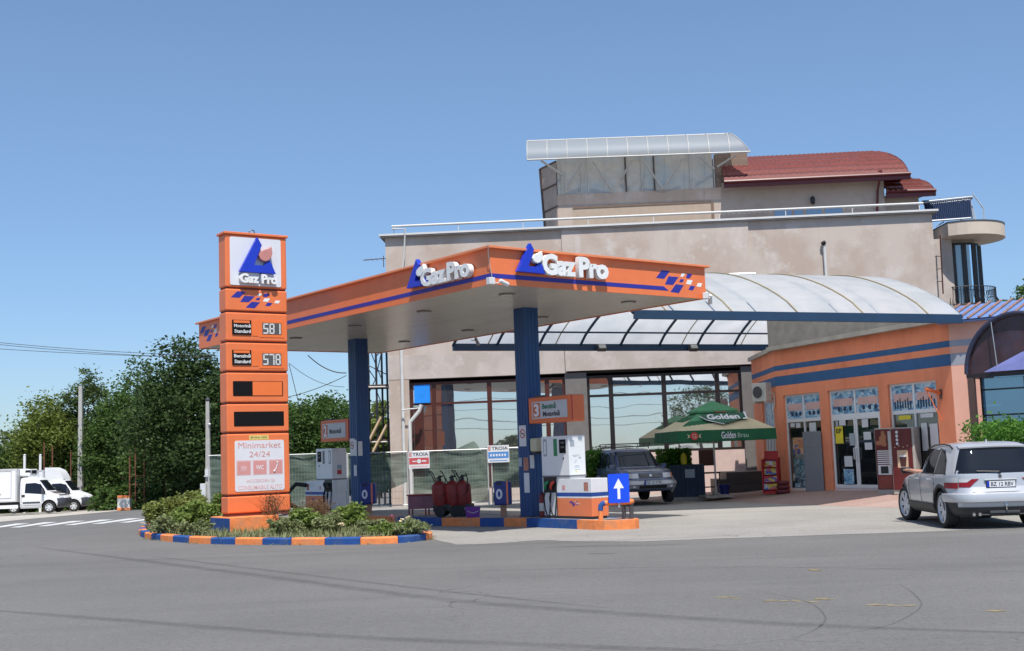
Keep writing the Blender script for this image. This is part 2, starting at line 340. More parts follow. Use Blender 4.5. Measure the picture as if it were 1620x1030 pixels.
sweep([(860, 866), (940, 864), (1010, 863), (1090, 861)], .22, OIL, 'oil_stain'); sweep([(930, 876), (975, 876)], .25, OIL, 'oil_stain'); sweep([(1180, 932), (1270, 950), (1305, 975), (1290, 996), (1240, 1016)], .03, OIL, 'road_crack'); sweep([(1425, 925), (1450, 944), (1455, 962), (1410, 988), (1350, 1000)], .035, OIL, 'road_crack'); sweep([(1283, 845), (1312, 844)], .22, OIL, 'oil_stain'); sweep([(1335, 836), (1370, 834)], .15, OIL, 'oil_stain'); sweep([(700, 905), (900, 900), (1200, 897), (1620, 905)], .10, TYR, 'tyre_mark')
# ------------------------------------------------------------------ frames: measure on the front plane of a thing
class Frame:
    def __init__(s, loc, rz): s.loc = Vector(loc); s.rz = rz; s.M = T(*loc) @ RZ(rz); s.I = s.M.inverted()
    def hit(s, px, py, ly=0.0):
        o = s.I @ Vector((0, 0, CAM_H)); d = s.I.to_3x3() @ _ray(px, py); return o + d * ((ly - o.y) / d.y)
    def rect(s, x0, y0, x1, y1, ly=0.0):       # photo rectangle -> (x0, x1, z0, z1)
        a = s.hit(x0, y0, ly); b = s.hit(x1, y1, ly); return a.x, b.x, b.z, a.z
    def poly(s, pts, ly=0.0): return [(q.x, q.z) for q in (s.hit(px, py, ly) for px, py in pts)]
def fit_text(name, s, rect, y, mt, parent, fat=.0, ext=.003, space=1.0, bevel=0.0, pre=None):
    """upright text filling rect (x0, x1, z0, z1) on plane y, facing -y"""
    o = text_mesh(name, s, 1.0, mt, parent, None, .001, fat, 'LEFT', 1.0, space)
    me = o.data; n = len(me.vertices); a = np.empty(n * 3, np.float32); me.vertices.foreach_get('co', a); a = a.reshape(-1, 3)
    lo, hi = a.min(0), a.max(0); x0, x1, z0, z1 = rect
    a[:, 0] = x0 + (a[:, 0] - lo[0]) / (hi[0] - lo[0]) * (x1 - x0); a[:, 2] = z0 + (a[:, 2] - lo[2]) / (hi[2] - lo[2]) * (z1 - z0)
    a[:, 1] = y - ext * 2 + (a[:, 1] - lo[1]) / max(1e-9, hi[1] - lo[1]) * ext * 2
    if pre is not None: a = np.array([list((pre @ Vector(v))) for v in a], np.float32)
    me.vertices.foreach_set('co', a.reshape(-1)); me.update()
    if bevel:
        b = o.modifiers.new('bevel', 'BEVEL'); b.width = bevel; b.segments = 2; b.limit_method = 'ANGLE'; b.angle_limit = R(50)
    return o
TRI = [(.497, 1), (0, .02), (1, 0), (.835, .38), (.76, .34), (.675, .215), (.40, .215), (.617, .78)]
FLAME = [(.872, .76), (.80, .70), (.66, .65), (.56, .58), (.525, .49), (.55, .40), (.62, .345), (.72, .33), (.80, .37), (.87, .46), (.90, .58)]
CHK = [(0, 'b', ((240, 768), (335, 770), (262, 840), (168, 837))), (1, 'b', ((317, 815), (435, 815), (365, 885), (270, 885))), (2, 'b', ((398, 877), (492, 880), (430, 950), (330, 945))),
       (3, 'w', ((478, 780), (520, 783), (490, 810), (458, 810))), (4, 'b', ((545, 778), (605, 780), (570, 818), (525, 818))), (5, 'b', ((458, 830), (500, 832), (480, 857), (440, 857))),
       (6, 'w', ((545, 832), (605, 832), (580, 872), (522, 868))), (7, 'b', ((575, 880), (632, 882), (602, 918), (548, 917))), (8, 'w', ((668, 852), (722, 852), (700, 885), (650, 882)))]
def checks(parent, x0, x1, z0, z1, y, th=.003, pre=None, flip=False, nm='checker_emblem'):
    mb = MB(); mb.mi = 0
    for i, c, q in CHK:
        mb.mi = 0 if c == 'b' else 1
        pts = [(x0 + ((px - 168) / 554) * (x1 - x0), z0 + (950 - py) / 182 * (z1 - z0)) for px, py in q][::-1]
        if flip: pts = [(x1 + x0 - a, b) for a, b in pts][::-1]
        mb.front(pts, y - th, y, pre)
    return mb.build(nm, [BLUE_FLAG, LETTER], parent)
def logo(parent, x0, x1, z0, z1, y, th, flame_mat, off=.0, pre=None):
    s = lambda pts: [(x0 + a * (x1 - x0), z0 + b * (z1 - z0)) for a, b in pts]
    mb = MB(); mb.front(s(TRI), y - off - th, y - off, pre); a = mb.build('triangle_emblem', BLUE_SIGN, parent, bevel=.004)
    mb = MB(); mb.front(s(FLAME)[::-1][::-1], y - off - th - .03, y - off - .01, pre); b = mb.build('flame_emblem', flame_mat, parent, bevel=.012)
    return a, b

# ------------------------------------------------------------------ the fuel canopy
CA = Vector((-.39, 24.2, 0)); CRZ = math.atan2(.608, .794); CL, CW, CZB, CZT = 14.3, 6.09, 5.0, 5.765
CX3 = 3.30
cf = Frame(CA, CRZ)                             # right-hand fascia: y = 0
lf = Frame(CA, CRZ - math.pi / 2)               # left-hand fascia seen from its front; x runs from -CL to 0
cp = thing('fuel_canopy', 'flat orange filling station canopy on two blue columns with raised white and blue lettering', 'canopy', CA, CRZ)
SOFFIT = mat('soffit_panel', (.60, .57, .49), .28, .2, var=.08, stretch=(3.0, .25, 1), scale=2, dirt=(.22, .21, .17), dscale=1, damt=.45)
mb = MB()                                        # fascia boards, thin walls with panel seams
def wall_seg(mb, x0, y0, x1, y1, th, z0, z1, step):
    d = Vector((x1 - x0, y1 - y0)); n = max(1, round(d.length / step)); d.normalize(); nn = Vector((-d.y, d.x)) * th
    for i in range(n):
        a = Vector((x0, y0)).lerp(Vector((x1, y1)), i / n) + d * .002; b = Vector((x0, y0)).lerp(Vector((x1, y1)), (i + 1) / n) - d * .002
        mb.prism([(a.x, a.y), (b.x, b.y), (b.x + nn.x, b.y + nn.y), (a.x + nn.x, a.y + nn.y)], z0, z1)
wall_seg(mb, 0, 0, CW, 0, .03, CZB, CZT - .05, 3.05); mb.build('front_fascia', ORANGE, cp)
mb = MB(); wall_seg(mb, 0, CL, 0, .032, .03, CZB, CZT - .05, 3.6); mb.build('side_fascia', ORANGE, cp)
mb = MB(); wall_seg(mb, CW, .032, CW, CL - .032, .03, CZB, CZT - .05, 3.6); mb.build('side_fascia', ORANGE, cp)
mb = MB(); wall_seg(mb, CW, CL, 0.032, CL, .03, CZB, CZT - .05, 3.05); mb.build('rear_fascia', ORANGE, cp)
mb = MB(); o_ = .085
for x0, x1, y0, y1 in ((-o_, CW + o_, -o_, .10), (-o_, .10, .10, CL - .10), (CW - .10, CW + o_, .10, CL - .10), (-o_, CW + o_, CL - .10, CL + o_)): mb.box(x0, x1, y0, y1, CZT - .05, CZT)
mb.build('top_flashing', mat('flashing_orange', (.78, .24, .10), .45, var=.06), cp, bevel=.006)
mb = MB(); mb.box(.03, CW - .03, .03, CL - .03, CZT - .16, CZT - .10); mb.build('roof_deck', DGREY, cp)
mb = MB()                                        # soffit of long metal strips
n = 30
for i in range(n):
    a = .032 + (CW - .064) * i / n; b = .032 + (CW - .064) * (i + 1) / n
    mb.box(a + .004, b - .004, .032, CL - .032, CZB + .02, CZB + .05)
mb.box(.032, CW - .032, .032, CL - .032, CZB + .055, CZB + .08)
mb.build('soffit', SOFFIT, cp)
sp = [(834.5, 492)]
# stripes
def band(frame_pre, x0, x1, z0, z1, name, tip=0):
    mb = MB(); pts = [(x0, z0), (x1, z0), (x1 - tip, z1), (x0, z1)] if tip >= 0 else [(x0, z0), (x1, z0), (x1, z1), (x0 - tip, z1)]
    mb.front(pts, -.004, 0, frame_pre); return mb.build(name, BLUE_FLAG, cp)
e = cf.hit(1052, 459.5); a = cf.hit(779, 432.5); b_ = cf.hit(779, 439.5)
band(None, 0, e.x + .12, b_.z, a.z, 'blue_stripe', .16)
pre_l = RZ(-math.pi / 2)
band(pre_l, -CL + 1.7, 0, b_.z, a.z, 'blue_stripe', -.12)
# right-hand sign
tb = cf.hit(813, 432).x, cf.hit(857, 434).x
logo(cp, tb[0], tb[1], cf.hit(835, 433).z, cf.hit(834, 386).z, 0, .10, LETTER, .03)
for s_, r_ in (('Gaz', (851, 402.5, 904.5, 436.5)), ('Pro', (908, 408, 956, 442))):
    x0, x1, z0, z1 = cf.rect(*r_); 
    if s_ == 'Gaz': z0 = cf.hit(862, 436.5).z; z1 = cf.hit(862, 402.8).z
    else: z0 = cf.hit(914, 440).z - .01; z1 = cf.hit(914, 408).z
    o = fit_text('lettering', s_, (x0, x1, z0, z1), -.03, LETTER, cp, fat=.045, ext=.06, space=.93, bevel=.014); o['label'] = 'raised white letters ' + s_
x0, x1 = cf.hit(1038, 445).x, cf.hit(1111, 450).x; checks(cp, x0, x1, cf.hit(1070, 462).z - .02, cf.hit(1050, 427.6).z, 0)
# left-hand sign
tb = lf.hit(651, 458).x, lf.hit(676, 452).x
lx0, lx1 = lf.hit(651, 459).x, lf.hit(684, 453).x
logo(cp, lx0, lx1, cf.hit(835, 433).z, cf.hit(834, 387).z, 0, .10, LETTER, .03, pre_l)
for s_, pa, pb in (('Gaz', 674, 713.5), ('Pro', 716, 752)):
    x0, x1 = lf.hit(pa, 435).x, lf.hit(pb, 430).x
    zc = lf.hit((pa + pb) / 2 - (8 if s_ == 'Gaz' else 12), 452 if s_ == 'Gaz' else 442).z; 
    o = fit_text('lettering', s_, (x0, x1, 5.22, 5.61), -.03, LETTER, cp, fat=.045, ext=.06, space=.93, bevel=.014, pre=pre_l); o['label'] = 'raised white letters ' + s_
x0 = lf.hit(316, 535).x; checks(cp, x0, x0 + 1.55, 5.16, 5.62, 0, pre=pre_l)
# columns (square, clad in blue sheet) with top collars
for i, ly in enumerate((3.13, 10.7)):
    cx = CX3 - (.12 if i else 0); mb = MB(); h = .205
    mb.box(cx - h, cx + h, ly - h, ly + h, .14, CZB + .02)
    for k in range(1, 4):
        for sx, sy in ((-h - .008, 0), (h, 0)):
            q = ly - h + 2 * h * k / 4; mb.box(cx + sx, cx + sx + .008, q - .008, q + .008, .3, CZB)
        q = cx - h + 2 * h * k / 4; mb.box(q - .008, q + .008, ly - h - .008, ly - h, .3, CZB)
    c = mb.build('column', NAVY, cp, bevel=.012)
    mb = MB(); mb.box(cx - h - .02, cx + h + .02, ly - h - .02, ly + h + .02, .14, .22); mb.build('base_collar', DGREY, c)
# round soffit lights
LENS = mat('lamp_lens', (.55, .55, .5), .25, var=.05)
for ly in (1.2, 4.4, 7.6, 10.8, 13.2):
    for lx in (1.3, 4.8):
        mb = MB(); mb.lathe([(.17, CZB + .018), (.18, CZB + .0), (.15, CZB - .012)], (lx, ly, 0), 20); l_ = mb.build('ceiling_light', mat('lamp_ring', (.22, .21, .19), .5), cp)
        mb = MB(); mb.lathe([(.13, CZB - .013), (.12, CZB - .018)], (lx, ly, 0), 16); mb.build('lens', LENS, l_)
# notices fixed on the columns
NOTICE = mat('notice_white', (.66, .67, .68), .5, var=.05); NOTRED = mat('notice_red', (.5, .04, .04), .5); NOTGREY = mat('notice_grey', (.35, .40, .44), .5)
NOTBRN = mat('notice_faded_red', (.42, .18, .13), .6, var=.4, scale=20)
def on_col(ly, face, a, b, z0, z1, m, name='notice', th=.006):
    """face 'l': towards -x ; 'f': towards -y.  a, b run left to right as seen"""
    cx = CX3 - (.12 if ly > 8 else 0); h = .205; mb = MB()
    if face == 'f': mb.box(cx + a, cx + b, ly - h - .009 - th, ly - h - .009, z0, z1)
    else: mb.box(cx - h - .009 - th, cx - h - .009, ly - b, ly - a, z0, z1)
    return mb.build(name, m, cp)
def nosmoke(ly, z, a):
    on_col(ly, 'l', a - .13, a + .13, z - .24, z + .24, NOTICE)
    cx = CX3 - .205 - .016 - (.12 if ly > 8 else 0); mb = MB(); M = T(cx, ly - a, z + .05) @ RY(-math.pi / 2) 
    ring = []
    for r in (.105, .08): ring.append([M @ Vector((r * math.cos(t), r * math.sin(t), 0)) for t in [i * math.pi / 12 for i in range(24)]])
    mb.grid(ring, True); mb.add([M @ Vector(p) for p in ((-.08, -.065, .0), (-.065, -.08, 0), (.08, .065, 0), (.065, .08, 0))], [(0, 1, 2, 3)])
    mb.build('prohibition_symbol', NOTRED, cp); mb = MB(); mb.box(cx - .002, cx, ly - a - .055, ly - a + .05, z + .04, z + .06); mb.build('cigarette_symbol', BLACK, cp)
nosmoke(3.13, 2.05, .0); on_col(3.13, 'l', -.19, -.06, 1.35, 1.55, NOTGREY); on_col(3.13, 'l', .0, .18, 1.25, 1.55, NOTBRN); on_col(3.13, 'l', .0, .19, .75, 1.2, NOTICE)
on_col(3.13, 'f', -.2, -.08, 1.3, 1.6, NOTICE)
nosmoke(10.7, 2.0, -.05); on_col(10.7, 'l', .08, .19, 1.75, 2.2, NOTICE); on_col(10.7, 'l', .02, .17, 1.2, 1.5, NOTICE); on_col(10.7, 'f', -.19, -.05, 1.75, 2.15, NOTICE)

# security cameras hanging at the canopy edge
CAMW = mat('camera_housing', (.7, .7, .68), .35, var=.05)
def cctv(loc, rz, label, pitch=-15, junction=True, m=CAMW):
    t = thing('security_camera', label, 'camera', loc, rz, 'security cameras on the canopy')
    if junction:
        mb = MB(); mb.box(-.20, -.06, -.07, .05, .0, .14); mb.build('junction_box', CAMW, t, bevel=.01)
    mb = MB(); mb.tube([(-.07, -.03, .05), (.02, -.05, .03), (.05, -.06, .06)], .014, 6); mb.build('bracket', CAMW, t)
    M = T(.08, -.08, .07) @ RZ(R(15)) @ RY(R(-pitch)); mb = MB(); mb.lathe([(.028, -.05), (.042, -.03), (.045, .13), (.05, .15), (.05, .2), (.038, .2)], n=14, M=M @ RY(R(90))); mb.build('housing', m, t, smooth=35)
    mb = MB(); mb.lathe([(.036, .19), (.03, .196)], n=14, M=M @ RY(R(90))); mb.build('lens', BLACK, t)
    return t
def cpt(x, y, z): return cf.M @ Vector((x, y, z))
cctv(cpt(.10, -.03, CZB - .02), CRZ, 'white camera with junction box at the front corner of the canopy')
cctv(cpt(CW - .02, -.03, CZB - .02), CRZ + .6, 'white camera at the right end of the canopy fascia', -40)
cctv(cpt(CW - .5, 5.9, CZB - .14), CRZ + 2.6, 'dark camera hanging under the rear right edge of the canopy', -35, False, DGREY)
cctv(cpt(CW - .3, 8.8, CZB - .16), CRZ + .2, 'grey camera hanging under the far soffit between the two columns', -45, False, mat('camera_grey', (.3, .3, .3), .4))
mb = MB(); ct = thing('loose_cable', 'grey cable hanging down the corner of the canopy fascia', 'cable', cpt(0, 0, 0), CRZ)
mb.tube([(-.1, -.09, 5.77), (-.075, -.05, 5.6), (-.03, -.02, 5.4), (.0, -.03, 5.2), (.03, -.03, 5.05)], .008, 6); mb.build('cable', mat('grey_cable', (.4, .38, .35), .6), ct)
# ------------------------------------------------------------------ the price pylon
PZ = .45; PY_ = Vector((-6.58, 28.19, 0)); PRZ = math.atan2(.88, 1.27); PW, PD, PT = 1.53, .42, 7.02
pf = Frame(PY_, PRZ)
py = thing('price_sign', 'tall orange price pylon with white and blue logo panel standing on a painted plinth', 'sign', PY_, PRZ)
zs = [PZ + .05] + [pf.hit(x, y).z for x, y in ((361, 785), (358.5, 685.5), (357.5, 638), (356, 588), (355, 540), (354, 492), (353, 454.5))] + [PT - .06]
for i in range(len(zs) - 1):
    mb = MB(); mb.box(.0, PW, 0, PD, zs[i] + .022, zs[i + 1] - .022 if i < len(zs) - 2 else zs[i + 1]); mb.build('cabinet_section', ORANGE, py, bevel=.03, seg=3)
mb = MB(); mb.box(.03, PW - .03, .03, PD - .03, PZ, PT - .08); mb.build('core', mat('gap_dark_red', (.16, .035, .02), .7), py)
mb = MB(); mb.box(-.035, PW + .035, -.035, PD + .035, PT - .06, PT); mb.build('cap', ORANGE, py, bevel=.012)
mb = MB(); mb.tube([(.68, .2, PT), (.68, .2, PT + .08), (.73, .2, PT + .12), (.8, .2, PT + .10), (.82, .2, PT)], .012, 6); mb.build('lifting_eye', BLACK, py)
PANEL = mat('sign_panel_white', (.72, .73, .76), .35, var=.03)
def rrect(x0, x1, z0, z1, r, n=5):
    pts = []
    for cx, cz, a0 in ((x0 + r, z0 + r, 180), (x1 - r, z0 + r, 270), (x1 - r, z1 - r, 0), (x0 + r, z1 - r, 90)):
        for k in range(n + 1): a = R(a0 + 90 * k / n); pts.append((cx + r * math.cos(a), cz + r * math.sin(a)))
    return pts
def plate(parent, name, rect, y, m, th=.004, r=0.0, pre=None):
    mb = MB(); x0, x1, z0, z1 = rect
    mb.front(rrect(x0, x1, z0, z1, r) if r else [(x0, z0), (x1, z0), (x1, z1), (x0, z1)], y - th, y, pre); return mb.build(name, m, parent)
r_ = pf.hit(363.5, 412).x, pf.hit(444, 415).x, pf.hit(365, 450.5).z, pf.hit(363, 374).z
plate(py, 'logo_panel', r_, 0, PANEL, .012, .04)
FLP = mat('flame_pink', (.55, .23, .20), .5, var=.08)
lx0, lx1, lz0, lz1 = pf.hit(376, 431).x, pf.hit(433, 433).x, pf.hit(376, 431.5).z, pf.hit(404.5, 376.5).z
logo(py, lx0, lx1, lz0, lz1, -.012, .10, FLP, .02)
for s_, a, b in (('Gaz', 376.5, 406.5), ('Pro', 410.5, 435.5)):
    o = fit_text('lettering', s_, (pf.hit(a, 440).x, pf.hit(b, 440).x, lz0 - .245, lz0 - .02), -.03, LETTER, py, fat=.045, ext=.05, space=.93, bevel=.008); o['label'] = 'white letters ' + s_
checks(py, pf.hit(365, 470).x, pf.hit(443.5, 475).x, pf.hit(395, 487.5).z, pf.hit(380, 461).z, 0)
LED = mat('display_black', (.008, .008, .009), .6, spec=.15); DIG = mat('display_segment', (.75, .76, .74), .4)
DIM = mat('display_dim', (.10, .10, .10), .4); FRAME_O = mat('orange_cover', (.85, .19, .045), .4, var=.03)
SEG = {'0': 'abcdef', '1': 'bc', '2': 'abged', '3': 'abgcd', '4': 'fgbc', '5': 'afgcd', '6': 'afgedc', '7': 'abc', '8': 'abcdefg', '9': 'abcdfg'}
def seg7(mb, ch, x, z, w_, h_, y, t):
    S = {'a': (0, w_, h_ - t, h_), 'd': (0, w_, 0, t), 'g': (0, w_, h_ / 2 - t / 2, h_ / 2 + t / 2), 'f': (0, t, h_ / 2, h_), 'b': (w_ - t, w_, h_ / 2, h_), 'e': (0, t, 0, h_ / 2), 'c': (w_ - t, w_, 0, h_ / 2)}
    for k in SEG[ch]:
        a, b, c, d = S[k]; e = .004; mb.box(x + a + e * .5, x + b - e * .5, y - .004, y, z + c + e * .5, z + d - e * .5)
for lbl, (ya, yb), (da, db), num in (('Motorină', (505.5, 529.5), (512, 528), '581'), ('Benzină', (553, 577.5), (560, 577), '578')):
    x0, x1 = pf.hit(367, ya).x, pf.hit(397, ya).x; z1, z0 = pf.hit(380, ya + .8).z, pf.hit(380, yb).z
    p = plate(py, 'fuel_label', (x0, x1, z0, z1), 0, LED, .02)
    hh = z1 - z0; fit_text('lettering', lbl, (x0 + .04, x1 - .02, z0 + hh * .50, z0 + hh * .74), -.02, DIG, p, fat=.02, ext=.002)
    fit_text('lettering', 'Standard', (x0 + .05, x1 - .02, z0 + hh * .12, z0 + hh * .36), -.02, DIG, p, fat=.02, ext=.002)
    plate(py, 'label_flap', (x0 + .03, x1 - .04, z0 + hh * .80, z1 - .01), -.02, FRAME_O, .004)
    plate(py, 'cover_plate', (x1 + .03, x1 + .18, z0 - .02, z1), 0, FRAME_O, .008)
    X0, X1 = pf.hit(414, da).x, pf.hit(446, da).x
    plate(py, 'display_frame', (X0 - .06, X1 + .05, pf.hit(430, db + 6).z, pf.hit(430, da - 5).z), 0, FRAME_O, .008)
    dz0, dz1 = pf.hit(430, db + .5).z, pf.hit(430, da).z; X0 += .02; X1 -= .03
    d_ = plate(py, 'price_display', (X0 - .01, X1 + .01, dz0 - .012, dz1 + .012), -.008, DIM, .004); w3 = (X1 - X0) / 3
    for k, ch in enumerate(num): mb = MB(); seg7(mb, ch, X0 + w3 * k + .012, dz0, w3 - .024, dz1 - dz0, -.012, .034); mb.build('price_digit', DIG, d_)
z1, z0 = pf.hit(400, 603).z, pf.hit(400, 626.5).z
p = plate(py, 'empty_display', (pf.hit(368.5, 615).x, pf.hit(447.5, 615).x, z0, z1), 0, LED, .006, .02)
plate(py, 'cover_plate', (pf.hit(399.5, 615).x, pf.hit(446, 615).x, z0 + .012, z1 - .012), -.006, FRAME_O, .006)
z1, z0 = pf.hit(409, 651).z, pf.hit(409, 674).z; plate(py, 'empty_display', (pf.hit(370, 660).x, pf.hit(449, 660).x, z0, z1), 0, LED, .006, .02)
YEL = mat('sticker_yellow', (.70, .58, .18), .5); st = plate(py, 'yellow_sticker', (pf.hit(394, 691).x, pf.hit(425, 691).x, pf.hit(409, 695.5).z, pf.hit(409, 688.5).z), 0, YEL, .003)
fit_text('lettering', 'EP RAAL 24/24', (pf.hit(397, 691).x, pf.hit(422, 691).x, pf.hit(409, 693.5).z, pf.hit(409, 690.5).z), -.003, BLACK, st, ext=.001)
# minimarket panel
PINK = mat('faded_red_print', (.66, .30, .28), .6, var=.06); PINKL = mat('faded_pink_print', (.70, .44, .44), .6, var=.05)
mx0, mx1, mz0, mz1 = pf.hit(371.5, 737).x, pf.hit(449.5, 737).x, pf.hit(410, 776.5).z, pf.hit(410, 696.5).z
mp_ = plate(py, 'minimarket_panel', (mx0, mx1, mz0, mz1), 0, PANEL, .008, .05); mw, mh = mx1 - mx0, mz1 - mz0
def mt_(s, a, b, c, d, m=PINK, fat=0.0): return fit_text('lettering', s, (mx0 + mw * a, mx0 + mw * b, mz0 + mh * c, mz0 + mh * d), -.008, m, mp_, fat=fat, ext=.0015)
mt_('Minimarket', .07, .93, .845, .965); mt_('24/24', .29, .71, .67, .78)
mt_('ACCESORII ȘI', .22, .80, .15, .235, PINKL, .01); mt_('CONSUMABILE AUTO', .06, .95, .03, .115, PINKL, .01)
for k in range(3):
    a = mx0 + mw * (.03 + .325 * k); q = (a, a + mw * .29, mz0 + mh * .315, mz0 + mh * .61)
    plate(mp_, 'icon_tile', q, -.008, PINKL, .002); plate(mp_, 'icon_tile', (q[0] + .025, q[1] - .025, q[2] + .025, q[3] - .025), -.010, PINK, .0015)
    cx_, cz_ = (q[0] + q[1]) / 2, (q[2] + q[3]) / 2
    if k == 1: fit_text('lettering', 'WC', (cx_ - .095, cx_ + .095, cz_ - .05, cz_ + .05), -.0115, PANEL, mp_, fat=.02, ext=.001)
    elif k == 2:
        mb = MB(); mb.tube([(cx_ + .05, -.013, cz_ + .11), (cx_ + .03, -.013, cz_ + .03), (cx_ - .0, -.013, cz_ - .05), (cx_ - .06, -.013, cz_ - .10)], .012, 6); mb.tube([(cx_ + .05, -.013, cz_ + .11), (cx_ + .02, -.013, cz_ + .10)], .018, 6); mb.tube([(cx_ - .06, -.013, cz_ - .1), (cx_ - .02, -.013, cz_ - .1)], .018, 6); mb.build('phone_symbol', PANEL, mp_)
    else:
        mb = MB(); mb.box(cx_ - .07, cx_ + .04, -.014, -.0115, cz_ - .04, cz_ + .04); mb.box(cx_ + .05, cx_ + .075, -.014, -.0115, cz_ - .03, cz_ + .03); mb.box(cx_ - .09, cx_ + .07, -.014, -.0115, cz_ - .075, cz_ - .055); mb.build('cup_symbol', PINKL, mp_)
# plinth: painted concrete block, blue left part, orange rest
mb = MB(); mb.box(-.12, 1.05, -.42, PD + .36, 0, .45); pb = mb.build('plinth', ORANGE_K, py, bevel=.02)
mb = MB(); mb.box(-.126, -.12, -.40, PD + .35, 0, .43); mb.build('blue_side', BLUE_K, pb)
mb = MB(); mb.box(1.05, PW + .25, -.30, PD + .3, 0, .40); mb.build('plinth_end', mat('plinth_concrete', (.26, .24, .23), .85, var=.2, bump=.4), pb, bevel=.02)
# ------------------------------------------------------------------ the pump island
def cl(x, y, z=0.0): return cf.M @ Vector((x, y, z))           # canopy-local to world
isl = thing('pump_island', 'raised concrete pump island with kerb faces painted orange and blue', 'traffic island', CA, CRZ)
out = [(2.70, .25), (2.74, .02), (2.9, -.18), (3.08, -.30), (3.25, -.34), (3.42, -.28), (3.56, -.12), (3.64, .15), (3.66, .5), (3.72, 13.2), (3.6, 13.6), (2.3, 13.6), (2.0, 13.2), (1.9, 8.5), (1.98, 6.6), (2.05, 5.3), (2.72, 2.62)]
mb = MB(); mb.prism([(Vector(p) - Vector((3.2, 6))) .__mul__(1) + Vector((3.2, 6)) for p in out], 0, .195)
mb.build('island_body', CONC, isl)
def along(out, i0, d0):                                        # painted kerb faces as thin skins standing 4 mm proud
    pass
n = len(out); per = []
order = [(out[(3 - k) % n], out[(2 - k) % n]) for k in range(n)]
def kerb_skin(pa, pb, c, nm='painted_face'):
    a, b = Vector(pa), Vector(pb); d = (b - a); 
    if d.length < 1e-4: return
    d.normalize(); nn = Vector((-d.y, d.x))
    c_ = Vector((3.2, 6)); 
    if nn.dot((a + b) / 2 - Vector((3.2, a.y))) < 0: nn = -nn
    return a, b, nn
def skin_path(pts, m, h=.197, th=.012):
    mb = MB(); base = []; offp = []
    for i, p in enumerate(pts):
        p = Vector(p); t = (Vector(pts[min(i + 1, len(pts) - 1)]) - Vector(pts[max(i - 1, 0)])).normalized(); nn = Vector((t.y, -t.x)); offp.append(p + nn * th); base.append(p - nn * .16)
    rows = [[Vector((q.x, q.y, 0)) for q in offp], [Vector((q.x, q.y, h)) for q in offp], [Vector((q.x, q.y, h)) for q in base]]
    mb.grid(rows)
    return mb
# outward side is to the right of travel: walk the outline so that the island lies left
L_ = [(1.9, 10.0), (1.9, 8.5), (1.98, 6.9)], [(1.98, 6.9), (2.0, 6.0), (2.12, 5.0)], [(2.12, 5.0), (2.30, 4.28)], [(2.30, 4.28), (2.52, 3.4)], [(2.52, 3.4), (2.72, 2.62)]
segs = [([(1.9, 12.5), (1.9, 10.6)], 0), ([(1.9, 10.6), (1.9, 8.5)], 1), ([(1.9, 8.5), (1.98, 6.9)], 0), ([(1.98, 6.9), (2.0, 6.2), (2.08, 5.2)], 1), ([(2.08, 5.2), (2.39, 3.95)], 0), ([(2.39, 3.95), (2.56, 3.25)], 1), ([(2.56, 3.25), (2.72, 2.62)], 0),
        ([(2.72, 2.62), (2.705, .85)], 1), ([(2.705, .85), (2.70, .25), (2.74, .02), (2.9, -.18), (3.08, -.30), (3.25, -.34), (3.42, -.28), (3.56, -.12), (3.64, .15), (3.66, .5)], 0), ([(3.66, .5), (3.67, 2.5)], 1), ([(3.67, 2.5), (3.68, 4.5)], 0), ([(3.68, 4.5), (3.69, 6.5)], 1), ([(3.69, 6.5), (3.70, 8.5)], 0)]
segs[3] = ([(1.98, 6.9), (2.0, 6.2), (2.05, 5.3), (2.10, 5.1)], 1)
for pts, c in segs:
    o = skin_path(pts, None).build('painted_kerb_face', BLUE_K if c else ORANGE_K, isl); o['label'] = ('blue' if c else 'orange') + ' painted kerb face'

